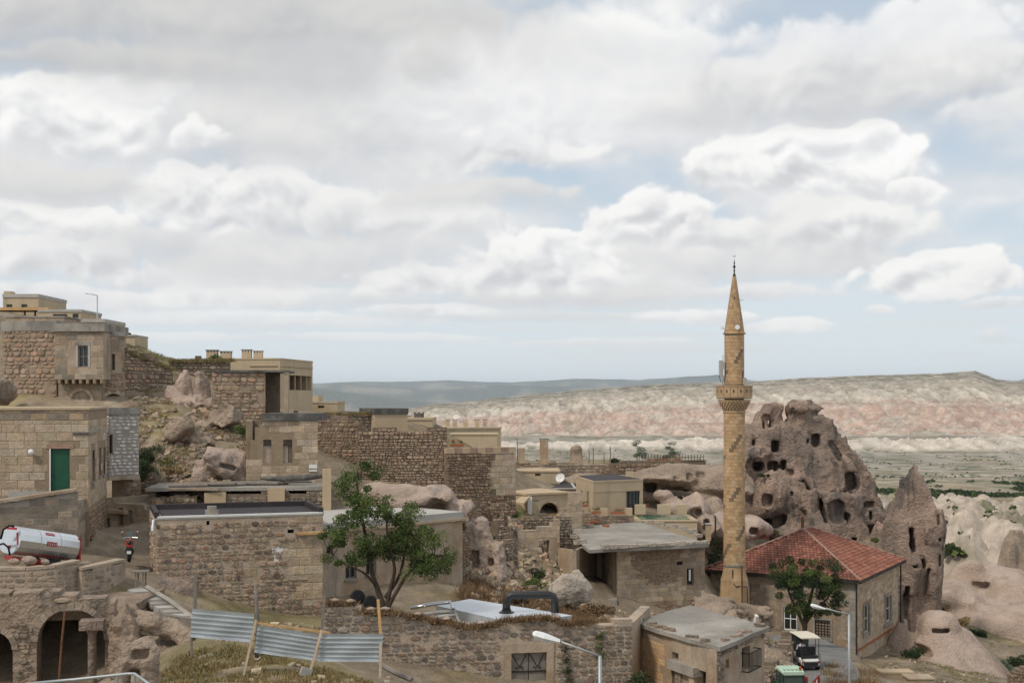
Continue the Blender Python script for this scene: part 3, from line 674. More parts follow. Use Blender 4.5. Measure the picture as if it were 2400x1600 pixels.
    mt_ = sst(t, .0, .04)*(y < 9000); mixc(mt_, (.44, .365, .295))
    mixc(mt_*sst(t, .02, .10)*sst(t, .60, .5)*sst(v1+.8*gul, -.35, .15)*.9, (.46, .30, .235)); mixc(mt_*sst(t, .55, .62)*sst(t, .70, .66)*.75, (.39, .22, .17))
    mixc(mt_*sst(t, .6, .64)*sst(t, .78, .72)*.85, (.56, .505, .42)); mixc(mt_*sst(v2+v1*.6, .05, .3)*sst(t, .3, .8)*.7, (.27, .265, .20)); mixc(mt_*sst(t, .70, .84)*.65, (.30, .27, .21)); mixc(mt_*sst(t, .82, .95)*.95, (.14, .13, .095))
    mixc(mt_*sst(v1, .12, .3)*sst(t, .35, .05)*.8, (.19, .20, .14))
    mixc(mt_*sst(np.abs(np.sin(prof*46)), .9, 1.)*.35, (.62, .56, .48))
    mixc(mt_*sst(gul2, .14, .38)*sst(t, .02, .1)*.5, (.33, .275, .215)); mixc(mt_*sst(gul, .18, .42)*.5, (.29, .265, .20)); mixc(mt_*sst(gul2, .1, .0)*.35, (.60, .53, .46)); mixc(mt_*sst(fbm2(x/60, prof*30, 3), .1, .3)*.4, (.60, .53, .455))  # relief shading put into the colour: gullies darkened, ridge lines paled
    mixc(sst(y, 7000, 9500), (.16, .175, .16)); mixc(sst(y, 9000, 11000)*sst(fbm2(x/1500, y/1500, 4), .05, .3)*.6, (.42, .38, .31))
    return z, sav*(1-fw[..., None])+C*fw[..., None]
def gz(x, y): return float(ground(np.array([x]), np.array([y]))[0])

def far_mat():
    m = bpy.data.materials.new('land'); m.use_nodes = True; q = N(m.node_tree); q.n.clear()
    pos = q.n.new('ShaderNodeNewGeometry').outputs['Position']; a = q.n.new('ShaderNodeAttribute'); a.attribute_name = 'Col'
    cd = q.n.new('ShaderNodeVectorMath'); cd.operation = 'LENGTH'; q.l.new(pos, cd.inputs[0]); dist = cd.outputs['Value']
    near = q.smooth(dist, 120., 260., 1., 0.)
    n1 = q.noise(pos, 1.3, 5, .65); n2 = q.noise(pos, .03, 8, .7); n3 = q.noise(pos, 9., 3, .6)
    n4 = q.noise(q.vmath('MULTIPLY', pos, (.0025, .0025, .11)), 1., 5, .6); fz = q.math('ADD', q.lin(n4, .3, .7, .9, 1.1), q.lin(q.noise(q.vmath('MULTIPLY', pos, (.028, .0035, .012)), 1., 6, .65), .3, .7, -.24, .24)); fz = q.math('ADD', q.math('MULTIPLY', near, 1.0), q.math('MULTIPLY', q.math('SUBTRACT', 1.0, near), fz))
    f = q.math('ADD', q.math('MULTIPLY', near, q.math('ADD', q.lin(n1, .25, .75, -.28, .28), q.lin(n3, .25, .75, -.16, .16))), q.lin(n2, .25, .75, .75, 1.25))
    f = q.math('MULTIPLY', q.math('MULTIPLY', f, fz), q.lin(q.noise(pos, .24, 6, .68), .25, .75, .72, 1.28))
    c = q.mix(1.0, a.outputs[0], q.xyz(f, f, f), 'MULTIPLY')
    b = q.n.new('ShaderNodeBsdfPrincipled'); q.put(b.inputs['Base Color'], c); b.inputs['Roughness'].default_value = .95; b.inputs['Specular IOR Level'].default_value = .1
    bn = q.n.new('ShaderNodeBump'); bn.inputs['Strength'].default_value = .5; bn.inputs['Distance'].default_value = .2
    q.l.new(q.math('ADD', n1, n3), bn.inputs['Height']); q.l.new(bn.outputs[0], b.inputs['Normal'])
    q.l.new(b.outputs[0], q.n.new('ShaderNodeOutputMaterial').inputs[0]); MAT['land'] = m
far_mat()
def build_ground():
    ys = np.concatenate([np.geomspace(10, 30, 14)[:-1], np.geomspace(30, 170, 330)[:-1], np.geomspace(170, 900, 210)[:-1], np.geomspace(900, 3200, 190)[:-1], np.linspace(3200, 5600, 150)[:-1], np.geomspace(5600, 60000, 70)])
    ta = np.tan(np.concatenate([np.linspace(-70, -27, 26)[:-1], np.linspace(-27, 27, 640), np.linspace(27, 70, 26)[1:]])*math.pi/180)
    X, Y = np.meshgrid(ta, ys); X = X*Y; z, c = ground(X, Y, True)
    z = road_bed(X, Y, z)
    n, m = X.shape; i = np.arange(n*m).reshape(n, m)
    f = np.stack([i[:-1, :-1], i[:-1, 1:], i[1:, 1:], i[1:, :-1]], -1).reshape(-1, 4)
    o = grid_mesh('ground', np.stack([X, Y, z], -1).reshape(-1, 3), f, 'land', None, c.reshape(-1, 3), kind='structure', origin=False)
    return o
ROAD = [(P2(1925, 50), PZ(1900, 50)), (P2(1915, 58), PZ(1745, 58)), (P2(1915, 66), PZ(1635, 66)), (P2(1912, 74), PZ(1583, 74)), (P2(1905, 80), PZ(1549, 80)), (P2(1892, 88), PZ(1517, 88)), (P2(1868, 95), PZ(1505, 95)), (P2(1830, 101), PZ(1490, 101))]
def spline(pts, n=12):
    out = []; p = [np.array(q, float) for q in pts]; p = [2*p[0]-p[1]]+p+[2*p[-1]-p[-2]]
    for i in range(1, len(p)-2):
        for k in range(n):
            t = k/n; out.append(.5*(2*p[i]+(p[i+1]-p[i-1])*t+(2*p[i-1]-5*p[i]+4*p[i+1]-p[i+2])*t*t+(3*p[i]-p[i-1]-3*p[i+1]+p[i+2])*t**3))
    return out+[p[-2]]
RC = np.array(spline([(*q[0], q[1]) for q in ROAD])); RW = 2.5
def road_bed(X, Y, z):
    m = (Y > 45) & (Y < 110) & (np.abs(X-18) < 16); x, y = X[m], Y[m]
    d2 = (x[:, None]-RC[None, :, 0])**2+(y[:, None]-RC[None, :, 1])**2; k = d2.argmin(1); d = np.sqrt(d2.min(1)); w_ = sst(d, RW+2.2, RW+.2)
    z[m] = z[m]*(1-w_)+(RC[k, 2]-.12)*w_; return z
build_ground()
def strip(name, c, hw, mt, lift=0., crown=.06):
    v = []; n = 7
    for i in range(len(c)):
        t = c[min(i+1, len(c)-1)][:2]-c[max(i-1, 0)][:2]; t = t/np.linalg.norm(t); s = np.array((t[1], -t[0]))
        for k in range(n):
            a = (k/(n-1)*2-1); e = hw*(1+.02*math.sin(i*.35)); v.append((*(c[i][:2]+s*a*e), c[i][2]+lift+crown*(1-a*a)))
    f = [(i*n+k, i*n+k+1, (i+1)*n+k+1, (i+1)*n+k) for i in range(len(c)-1) for k in range(n-1)]
    return tag(grid_mesh(name, v, f, mt), kind='structure')
strip('road', RC, RW, 'asphalt')
def haze():
    m = bpy.data.materials.new('haze'); m.use_nodes = True; q = N(m.node_tree); q.n.clear()
    p = q.n.new('ShaderNodeVolumePrincipled'); p.inputs['Color'].default_value = (.78, .89, 1., 1); p.inputs['Density'].default_value = HAZE; p.inputs['Anisotropy'].default_value = .1
    q.l.new(p.outputs[0], q.n.new('ShaderNodeOutputMaterial').inputs['Volume'])
    MAT['haze'] = m; b = MB(); b.box((0, 30400, 60), (150000, 61000, 800)); b.build('haze', 'haze', kind='stuff')
HAZE = 2.2e-5
haze()

# ---------------------------------------------------------------- building helpers
def UPX(A, B, px):
    A = np.asarray(A, float); B = np.asarray(B, float); d = (B-A)/np.linalg.norm(B-A); k = (px-CX)/F
    return float((k*A[1]-A[0])/(d[0]-k*d[1]))
def DU(A, B, u):
    A = np.asarray(A, float); B = np.asarray(B, float); return float((A+(B-A)/np.linalg.norm(B-A)*u)[1])
def HP(A, B, x0, y0, x1, y1, arch=False):
    """photo rectangle on the wall A-B -> (u0, z0, u1, z1)"""
    u0, u1 = UPX(A, B, x0), UPX(A, B, x1); d = DU(A, B, (u0+u1)/2); q = (u0, PZ(y1, d), u1, PZ(y0, d))
    return q+('arch',) if arch else q
def slab(name, pts, z0, z1, mt, parent=None, grow=0., label=None):
    p = np.array(pts, float); c = p.mean(0); p = c+(p-c)*(1+grow/np.linalg.norm(p-c, axis=1).mean())
    return MB().prism([tuple(q) for q in p], z0, z1).build(name, mt, parent, label=label)
class House:
    """footprint A (front left), B (front right), C (back right), D (back left)"""
    def __init__(s, name, label, pts, z0, z1, mt='mortar', cat='house', t=.4, holes=None, tops=None, group=None, skip=(), mats=None, limit=290):
        s.p = [np.asarray(q, float) for q in pts]; s.z0, s.z1 = z0, z1; n = len(pts); holes = holes or {}; tops = tops or {}
        c = sum(s.p)/n; s.T = thing(name, label, cat, (c[0], c[1], z0), group); s.w = {}; s.ms = Masonry(limit); s.h = holes; s.tops = tops
        for i in range(n):
            if i in skip: continue
            a, b = s.p[i], s.p[(i+1) % n]
            d = (b-a)/np.linalg.norm(b-a)
            if i % 2: a, b = a+d*(t+.004), b-d*(t+.004)
            s.w[i] = wall('wall', a, b, z0, z1, t, holes.get(i, ()), tops.get(i), (mats or {}).get(i, mt), s.T)
    def edge(s, i): return s.p[i], s.p[(i+1) % len(s.p)]
    def clad(s, i, style, pal, **k):
        a, b = s.edge(i); clad(s.ms, s.w[i], a, b, k.pop('z0', s.z0), k.pop('z1', s.z1), style, pal, holes=k.pop('holes', s.h.get(i, ())), top=k.pop('top', s.tops.get(i)), **k); return s
    def box(s, i, hole, out=.05, thick=.12, name='sill', mt='ashlar_joint', grow=0., parent=None):
        """a slab standing proud of wall i over hole=(u0,z0,u1,z1)"""
        a, b = s.edge(i); return wbox(name, a, b, hole, out, thick, mt, parent or s.T, grow)
    def window(s, i, hole, frame='white_paint', pane='glass_dark', inset=.18, fw=.07, mull=1, bars=1):
        a, b = s.edge(i); return window(a, b, hole, s.T, frame, pane, inset, fw, mull, bars)
    def done(s): s.ms.finish(); return s
def wbox(name, a, b, hole, out, thick, mt, parent, grow=0., label=None):
    a = np.asarray(a, float); b = np.asarray(b, float); d = (b-a)/np.linalg.norm(b-a); nr = np.array((d[1], -d[0]))
    u0, z0, u1, z1 = hole[0]-grow, hole[1]-grow, hole[2]+grow, hole[3]+grow; c = a+d*(u0+u1)/2+nr*(out-thick/2)
    return MB().box((c[0], c[1], (z0+z1)/2), (u1-u0, thick, z1-z0), math.atan2(d[1], d[0])).build(name, mt, parent, label=label)
def window(a, b, hole, parent, frame='white_paint', pane='glass_dark', inset=.18, fw=.07, mull=1, bars=1):
    a = np.asarray(a, float); b = np.asarray(b, float); d = (b-a)/np.linalg.norm(b-a); nr = np.array((d[1], -d[0])); rz = math.atan2(d[1], d[0])
    u0, z0, u1, z1 = hole[:4]; m = MB(); at = lambda u, z: (*(a+d*u-nr*inset), z)
    m.box(at((u0+u1)/2, z0+fw/2), (u1-u0, .06, fw), rz); m.box(at((u0+u1)/2, z1-fw/2), (u1-u0, .06, fw), rz)
    for u in (u0+fw/2, u1-fw/2): m.box(at(u, (z0+z1)/2), (fw, .06, z1-z0-2*fw), rz)
    for k in range(mull): m.box(at(u0+(u1-u0)*(k+1)/(mull+1), (z0+z1)/2), (fw*.8, .055, z1-z0-2*fw), rz)
    for k in range(bars): m.box(at((u0+u1)/2, z0+(z1-z0)*(k+1)/(bars+1)), (u1-u0-2*fw, .05, fw*.8), rz)
    w_ = m.build('window', frame, parent); p = a+d*(u0+u1)/2-nr*(inset+.06)
    MB().box((p[0], p[1], (z0+z1)/2), (u1-u0, .02, z1-z0), rz).build('pane', pane, w_); return w_
def arch_ring(a, b, hole, parent, mt='ashlar_joint', w_=.26, out=.05, thick=.3, n=9, pal='ashlar', ms=None, name='arch_stone'):
    a = np.asarray(a, float); b = np.asarray(b, float); d = (b-a)/np.linalg.norm(b-a); nr = np.array((d[1], -d[0]))
    r = (hole[2]-hole[0])/2; cu = (hole[0]+hole[2])/2; zc = hole[3]-r
    for k in range(n):
        t0, t1 = math.pi*(k+.03)/n, math.pi*(k+.97)/n; vs = []
        for o in (out, out-thick):
            for rr in (r-.03, r+w_):
                for t in (t0, t1): vs.append((*(a+d*(cu-rr*math.cos(t))+nr*o), zc+rr*math.sin(t)))
        o = MB().add(vs, [(0, 1, 3, 2), (4, 6, 7, 5), (0, 4, 5, 1), (2, 3, 7, 6), (0, 2, 6, 4), (1, 5, 7, 3)]).build(name, 'stone', parent)
        o.color = (*jit(random.choice(PAL[pal])), 1)
def chimney(parent, c, w_, h, rz=0., mt='cream', holes=3, name='chimney'):
    """cream shaft with little piers carrying a cap slab"""
    m = MB().box((c[0], c[1], c[2]+h*.36), (w_, w_*.6, h*.72), rz); e = Euler((0, 0, rz)).to_matrix()
    for k in range(holes):
        for y in (-.24, .24):
            p = Vector(c)+e@Vector((-w_*.44+w_*.88*k/(holes-1), w_*y, 0)); m.box((p[0], p[1], c[2]+h*.81), (w_*.13, w_*.1, h*.18), rz)
    o = m.build(name, mt, parent); MB().box((c[0], c[1], c[2]+h*.94), (w_*1.12, w_*.74, h*.09), rz).build('chimney_cap', 'concrete', o); return o
def lintel(H, i, hole, h=.22, ext=.15, mt='ashlar_joint', out=.04): return H.box(i, (hole[0]-ext, hole[3]+.004, hole[2]+ext, hole[3]+h), out, .2, 'lintel', mt)

# ---------------------------------------------------------------- the big rubble house in the middle left
def back(A, B, dep):
    d = (B-A)/np.linalg.norm(B-A); n = np.array((-d[1], d[0])); return [A, B, B+n*dep, A+n*dep]
A = np.array((-17.0, 61.0)); B = A+np.array((.95, .312))*8.02; fp = back(A, B, 4.8); Z1 = 14.25
hs = House('stone_house', 'large two storey rubble stone house with flat dark roof beside the alley', fp, 7.2, Z1, 'mortar_pale', holes={0: [HP(A, B, 484, 1206+14, 491, 1206+24), HP(A, B, 674, 1240, 689, 1249)]})
ash = lambda u, z: (u > 6.15 and 9.9 < z < 13.35 and u > 6.15+.9*abs(math.sin(z*2.4))*(z < 11.2) and not (z > 12.9 and u < 6.9)) or (u > 6.6 and z > 13.7) or (4.2 < u < 5.0 and 11.0 < z < 12.0)
hs.clad(0, 'rubble', 'mixed', where=lambda u, z: not ash(u, z) and z < Z1-.1).clad(0, 'block', 'ashlar', where=lambda u, z: ash(u, z) and z < Z1-.1).clad(3, 'rubble', 'mixed', where=lambda u, z: z < Z1-.1)
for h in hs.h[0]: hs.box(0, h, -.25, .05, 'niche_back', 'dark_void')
slab('roof', fp, Z1, Z1+.07, 'concrete_pale', hs.T, .06)
rf = slab('roof_sheet', [q for q in back(A+(.3, .35), B+(-.3, .3), 4.2)], Z1+.075, Z1+.11, 'roof_membrane', hs.T)
for i in (1, 2, 3):
    a, b = hs.edge(i); L = np.linalg.norm(b-a); wbox('parapet', a, b, (.02 if i != 2 else 0, Z1+.074, L-(.02 if i != 2 else 0), Z1+.36), .03, .22, 'roof_membrane', hs.T)
a, b = hs.edge(0); wbox('kerb', a, b, (.1, Z1+.074, 8.0, Z1+.16), .05, .2, 'white_paint', hs.T)
cpos = A+(B-A)*.32; m = MB().box((cpos[0], cpos[1]+.3, Z1+.22), (.6, .5, .3), .3); m.box((cpos[0], cpos[1]+.3, Z1+.47), (.42, .36, .2), .3); m.build('vent', 'concrete', hs.T)
hs.box(0, (6.75, 13.32, 8.25, 13.44), .22, .4, 'beam', 'wood_new')
hs.box(0, HP(A, B, 638, 1281, 674, 1297), .012, .02, 'plaster_patch', 'white_paint'); hs.box(0, HP(A, B, 642, 1298, 654, 1315), .012, .02, 'plaster_patch', 'white_paint')
g0 = A+np.array((-.05, -.1)); MB().tube([(g0[0], g0[1], Z1), (g0[0]+.02, g0[1]-.25, Z1-.4), (g0[0]+.05, g0[1]-.3, Z1-.5)], .07).build('gutter_spout', 'galvanised', hs.T)
hs.done()

# ---------------------------------------------------------------- house with the green door
B = np.array((-21.82, 66.0)); fd = np.array((.978, .207)); A = B-fd*8.4; C = np.array((-23.75, 75.0)); D = A+(C-B); Z1 = 19.45
door = HP(A, B, 119, 1051, 163, 1160)
slits = [HP(B, C, 215, 1055, 221, 1128), HP(B, C, 231, 1049, 236, 1115), HP(B, C, 241, 1048, 246, 1112)]
lowdoor = HP(B, C, 207.5, 1256, 214, 1322, True)
gd = House('green_door_house', 'pale ashlar house with a green metal door above the water tanker', [A, B, C, D], 11.2, Z1, 'ashlar_joint', holes={0: [door], 1: slits+[lowdoor]})
gd.clad(0, 'block', 'ashlar', z0=14.2, z1=18.9).clad(1, 'block', 'ashlar', z0=14.4, z1=18.9).clad(1, 'rubble', 'brown', z1=14.3).clad(0, 'ashlar', 'striped', z0=18.92)
gd.box(0, door, -.1, .06, 'door', 'green_door', -.03); gd.box(0, (door[0]-.07, door[1], door[0]-.002, door[3]+.06), .03, .1, 'door_frame', 'white_paint')
lintel(gd, 0, door, .24, .2, 'tile_ridge')
dk = gd.T.children[-2]
gd.box(0, (door[0]+.1, door[1]+.95, door[0]+.16, door[1]+1.08), -.05, .05, 'door_handle', 'dark_metal')
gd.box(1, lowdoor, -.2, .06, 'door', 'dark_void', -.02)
for h in slits: gd.window(1, h, 'wood_grey', 'glass_dark', .12, .05, 0, 1); gd.box(1, (h[0]-.1, h[1]-.1, h[2]+.1, h[1]-.002), .1, .2, 'sill', 'concrete')
slab('roof', [A, B, C, D], Z1+.003, Z1+.12, 'plaster', gd.T, .12)
u = UPX(A, B, 172); gd.box(0, (u, 18.15, 8.4, 18.27), .1, .2, 'ledge', 'slab_dark'); gd.box(1, (.02, 18.25, 5, 18.36), .12, .2, 'ledge', 'concrete')
gd.box(0, (UPX(A, B, 20), 14.28, UPX(A, B, 116), 15.3), .03, .03, 'plaster_patch', 'concrete_pale')
p = A+fd*UPX(A, B, 74); MB().lathe([(.02, 0), (.11, .05), (.15, .15), (.11, .26), (.02, .3)], (p[0]+.05, p[1]-.22, PZ(1067, 64.5)), 12).build('globe_lamp', 'lamp_white', gd.T)
gd.done()
# ramp wall below it
A = P2(-80, 62.0); B = P2(183, 64.2); tp = lambda u: float(np.interp(u, [0, 5.3], [14.75, 15.42]))
L = np.linalg.norm(B-A); rw = wall('ramp_wall', A, B, 10.8, 15.6, .5, (), ruin_top(L, [(0, 14.72), (L, 15.42)], .0), 'mortar_gray'); tag(rw, 'grey ashlar retaining wall of the ramp rising to the green door', 'wall', kind='thing')
ms = Masonry(); clad(ms, rw, A, B, 10.8, 15.3, 'ashlar', 'weather', top=lambda u: tp(u)-.1); ms.finish()
d = (B-A)/L; mid = (A+B)/2+np.array((-d[1], d[0]))*.2
MB().box((mid[0], mid[1]-.05, 15.13), (L*1.0, .7, .14), math.atan2(d[1], d[0]), ry=-math.atan2(.68, L)).build('coping', 'plaster_old', rw)
C = P2(205, 66.6); rw2 = wall('pier_wall', B+(.004, 0), C, 10.8, 14.9, .5, (), None, 'mortar_gray'); tag(rw2, 'short grey ashlar pier between the ramp and the alley', 'wall', kind='thing'); ms = Masonry(); clad(ms, rw2, B, C, 10.8, 14.8, 'ashlar', 'weather'); ms.finish()

# ---------------------------------------------------------------- tower of white blocks
A, B = P2(255, 75.6), P2(326, 77.0); fp = back(A, B, 5.); sl = HP(A, B, 256.5, 1018, 264, 1063)
wt = House('white_block_tower', 'small tower house of white blocks in thick grey mortar', fp, 15.45, 19.1, 'mortar_gray', holes={0: [sl]})
wt.clad(0, 'dabs', 'white'); wt.clad(3, 'dabs', 'white'); wt.window(0, sl, 'rust', 'glass_dark', .15, .05, 0, 0)
slab('roof', fp, 19.104, 19.5, 'concrete', wt.T, .12); slab('floor_slab', fp, 15.2, 15.446, 'plaster_old', wt.T, .05); wt.done()
A2, B2 = P2(293, 77.2), P2(330, 78.2); q = wall('rubble_pier', A2, B2, 12.6, 15.19, 1.2, (), None, 'mortar'); tag(q, 'rubble pier carrying the white block tower', 'wall', kind='thing'); ms = Masonry(); clad(ms, q, A2, B2, 12.6, 15.15, 'rubble', 'mixed'); ms.finish()

# ---------------------------------------------------------------- old house on the hill with the projecting bay
A, B = P2(6, 96.5), P2(132, 95.6); fp = back(A, B, 7.)
oh = House('old_rubble_house', 'old reddish rubble house on the hilltop with a concrete roof band', fp, 18.6, 25.1, 'mortar', tops=None)
oh.clad(0, 'big', 'tan').done(); slab('roof', fp, 25.104, 25.85, 'concrete', oh.T, .1)
A, B = P2(128, 94.8), P2(243, 94.8); fp = back(A, B, 5.5); wn = HP(A, B, 183, 810, 206, 860)
bay = House('bay_house', 'smooth plastered bay house on stone corbels above a blind arch', fp, 21.45, 25.0, 'plaster_old', holes={0: [wn]})
bay.clad(0, 'block', 'weather', holes=[(wn[0]-.15, wn[1]-.1, wn[2]+.15, wn[3]+.3)]); bay.window(0, wn, 'wood_grey', 'glass_dark', .2, .08, 1, 1); lintel(bay, 0, wn, .3, .2, 'concrete')
for s_ in (-1, 1):
    u = wn[0]-.1 if s_ < 0 else wn[2]+.1; bay.box(0, (u-.08, wn[1], u+.08, wn[3]), .03, .1, 'window_jamb', 'concrete_pale')
slab('roof', fp, 25.004, 25.6, 'concrete', bay.T, .25)
for k in range(7): u = .25+k*.52; bay.box(0, (u, 21.15, u+.2, 21.446), .05, .7, 'corbel', 'ashlar_joint')
bay.done()
A, B = P2(137, 95.6), P2(237, 95.6); ar = HP(A, B, 166, 915, 214, 962, True)
bl = wall('arcade_wall', A, B, 18.6, 21.14, .5, [ar], None, 'ashlar_joint'); tag(bl, 'ashlar wall with a blocked pointed arch under the bay', 'wall', kind='thing')
ms = Masonry(); clad(ms, bl, A, B, 18.6, 21.1, 'block', 'weather', holes=[ar[:4]]); ms.finish(); arch_ring(A, B, ar, bl, w_=.2); wbox('arch_infill', A, B, ar[:4], -.12, .1, 'plaster_old', bl)
wbox('notice', A, B, HP(A, B, 137, 942, 168, 955), .06, .04, 'white_paint', bl)
A, B = P2(243.5, 96.2), P2(292, 97.2); fp = back(A, B, 5); wn = HP(A, B, 255, 829, 270, 867)
ex = House('annexe', 'low grey annexe with one dark window right of the bay house', fp, 18.6, 24.75, 'plaster_old', holes={0: [wn, HP(A, B, 241, 921, 291, 965, True)]})
ex.clad(0, 'block', 'weather', z0=22, z1=24.7, holes=[wn]).clad(0, 'big', 'brown', z1=22.0); ex.window(0, wn, 'rust', 'glass_dark', .2, .06, 0, 1); arch_ring(A, B, ex.h[0][1], ex.T, w_=.24); slab('roof', fp, 24.754, 25.1, 'concrete', ex.T, .1); ex.done()
# hotel blocks above them
def plain_block(name, label, px0, px1, d, y0, y1, dep, mt='cream', d2=None, rim='concrete_pale', holes=(), cat='house', group=None, rimh=.3, grow=.1):
    A, B = P2(px0, d), P2(px1, d2 or d); fp = back(A, B, dep); hp = [HP(A, B, *q) for q in holes]
    H = House(name, label, fp, PZ(y1, d), PZ(y0, d), mt, cat, holes={0: hp}, group=group)
    for q in hp: H.window(0, q, 'wood_grey', 'glass_dark', .15, .05, 0, 0)
    slab('roof_rim', fp, H.z1+.003, H.z1+rimh, rim, H.T, grow); H.done(); return H
h1 = plain_block('hotel_block', 'cream hotel block with two small windows on top of the hill', 7, 90, 128, 697, 760, 8, holes=[(15, 713, 29, 720), (50, 713, 64, 720)], rimh=.35)
MB().box((PX(4, 129), 131, PZ(690, 129)), (.7, 1.2, .9)).build('chimney', 'cream', h1.T)
pv = thing('pergola', 'wooden terrace canopy in front of the hilltop hotel', 'canopy', (PX(45, 124), 124, PZ(742, 124)))
MB().box((PX(45, 124), 124.5, PZ(725, 124)), (6.2, 2.6, .28)).build('canopy_board', 'wood_new', pv)
for px in (3, 30, 62, 86): MB().box((PX(px, 124), 123.6, PZ(735, 124)), (.14, .14, .7)).build('post', 'dark_metal', pv)
plain_block('terrace_block', 'low cream terrace block beside the hilltop canopy', 90, 190, 122, 731, 765, 6, holes=[(124, 736, 158, 742), (170, 735, 184, 745)], rimh=.25)
plain_block('lower_terrace_block', 'cream block with white rim under the hilltop street lamp', 184, 246, 116, 755, 790, 6, holes=[(200, 757, 214, 764), (226, 757, 242, 768)], rimh=.3)
plain_block('planter_block', 'small cream parapet with bushes behind the annexe', 288, 316, 112, 788, 815, 4, rimh=.15)
plain_block('grey_terrace_wall', 'weathered grey terrace wall above the old house', 14, 150, 104, 744, 790, 4, mt='plaster_old', rim='concrete', rimh=.12)

# ---------------------------------------------------------------- alley house between the tower and the big house
A, B = P2(246, 76.0), P2(352, 73.5); hl = [HP(A, B, 278, 1190, 288, 1232), HP(A, B, 301, 1195, 309, 1232), HP(A, B, 247, 1212, 258, 1275)]
al = House('alley_house', 'ochre house closing the narrow alley behind the motorbike', back(A, B, 5), 10.8, 14.15, 'plaster_old', holes={0: hl}, tops={0: ruin_top(4, [(0, 14.1), (4, 13.8)], .08, 3)})
al.clad(0, 'block', 'ashlar', z0=11.6, holes=hl); 
for q in hl[:2]: al.window(0, q, 'wood', 'glass_dark', .2, .06, 0, 1)
al.box(0, hl[2], -.2, .05, 'door', 'wood_grey'); al.box(0, (0, 13.3, 2.2, 13.5), .25, .35, 'ledge', 'plaster'); slab('roof', al.p, 13.6, 13.75, 'roof_earth', al.T, -.3); al.done()

# ---------------------------------------------------------------- ruined terrace with log roof behind the big house
A, B = P2(345, 74.2), P2(760, 75.2); ho = HP(A, B, 461, 1158, 480, 1190, True); L = np.linalg.norm(B-A)
tr = House('log_roof_ruin', 'ruined grey rubble terrace house with a flat roof of old logs', back(A, B, 4.2), 12.2, 14.65, 'mortar_dark', holes={0: [ho]}, tops={0: ruin_top(L, [(0, 14.3), (4, 14.5), (L, 14.6)], .05, 5)})
tr.clad(0, 'rubble', 'grey'); slab('roof', tr.p, 14.654, 14.86, 'roof_earth', tr.T, .1)
for px0, px1, y0, y1 in ((480, 530, 1153, 1195), (628, 668, 1143, 1195), (756, 776, 1098, 1195)): tr.box(0, HP(A, B, px0, y0, px1, y1), .25, .5, 'pilaster', 'plaster')
for k in range(9):
    x0 = PX(400+k*26, 75), PX(520+k*26, 76.5); z = 14.93+.05*(k % 3); yb = 74.6+k*.32
    MB().tube([(x0[0], yb, z), ((x0[0]+x0[1])/2, yb+.1, z+.03), (x0[1]+random.uniform(-.5, .8), yb+.2, z+random.uniform(-.02, .08))], .085, 7).build('log', 'wood_grey', tr.T)
for k in range(7): MB().box((PX(408+k*16, 74.5), 74.3, 14.78-.004*k), (.5, .25, .1), random.uniform(-.1, .1)).build('edge_tile', 'plaster_old', tr.T)
MB().tube([P3(612, 1120, 77), P3(660, 1122, 76.4), P3(720, 1118, 76), P3(765, 1113, 75.6)], [.1, .17, .2, .12], 8).build('rolled_sheet', 'slab_dark', tr.T, True); tr.done()

# ---------------------------------------------------------------- ashlar ruin with two blocked windows
A, B = P2(576, 78.6), P2(745, 79.4); L = np.linalg.norm(B-A); w1, w2 = HP(A, B, 617, 1030, 636, 1087), HP(A, B, 664, 1030, 685, 1084)
tp = lambda u: float(np.interp(u, [0, .25, .3, .55, .6, .9, 1.0, L], [16.3, 16.3, 17.4, 17.5, 18.2, 18.3, 18.65, 18.65]))
ru = House('ashlar_ruin', 'ruined ashlar facade with two blocked windows and a dark roof slab', back(A, B, 4.2), 14.6, 18.66, 'ashlar_joint', holes={0: [w1, w2]}, tops={0: tp})
ru.clad(0, 'block', 'ashlar')
for i, q in enumerate((w1, w2)):
    ru.box(0, (q[0], q[1], q[2] if i == 0 else (q[0]+q[2])/2, q[3]-.36), -.12, .08, 'window_infill', 'mortar_pale'); ru.box(0, q, -.34, .06, 'window_back', 'plaster_old'); ru.box(0, (q[0]-.04, q[3]-.36, q[2]+.04, q[3]-.28), -.05, .16, 'window_bar', 'dark_metal'); ru.box(0, ((q[0]+q[2])/2-.03, q[3]-.28, (q[0]+q[2])/2+.03, q[3]), -.05, .1, 'window_bar', 'dark_metal')
slab('roof_slab', [A+(.95, -.05), B+(.12, -.05), B+(0, 4), A+(1, 4)], 18.67, 19.12, 'slab_dark', ru.T); ru.done()
ru.box(0, HP(A, B, 724, 1088, 743, 1097), .1, .05, 'sign', 'white_paint'); ru.box(0, HP(A, B, 724, 1100, 743, 1104), .1, .05, 'sign_rail', 'white_paint')

# ---------------------------------------------------------------- long rubble wall terraces
def stone_wall(name, label, A, B, z0, tops, t=.6, mt='mortar_dark', style='dry', pal='brown', amp=.05, seed=1, holes=(), limit=290, where=None, fin=True):
    A, B = np.asarray(A, float), np.asarray(B, float); L = np.linalg.norm(B-A); pts = [(UPX(A, B, px), PZ(py, DU(A, B, UPX(A, B, px)))) for px, py in tops]
    tf = ruin_top(L, pts, amp, seed); z1 = max(p[1] for p in pts)+amp*2.3
    o = wall(name, A, B, z0, z1, t, holes, tf, mt); tag(o, label, 'wall', kind='thing'); ms = Masonry(limit); clad(ms, o, A, B, z0, z1, style, pal, top=tf, holes=holes, where=where)
    pass
    if fin: ms.finish()
    return o, ms, A, B, L, tf
o, ms, A, B, L, tf = stone_wall('long_stone_wall', 'long high wall of small brown stones above the leafy tree', P2(838, 88), P2(1048, 89.3), 12.6, [(838, 1008), (900, 1004), (960, 1010), (1048, 1004)], style='dry', pal='tan', seed=4, amp=.03)
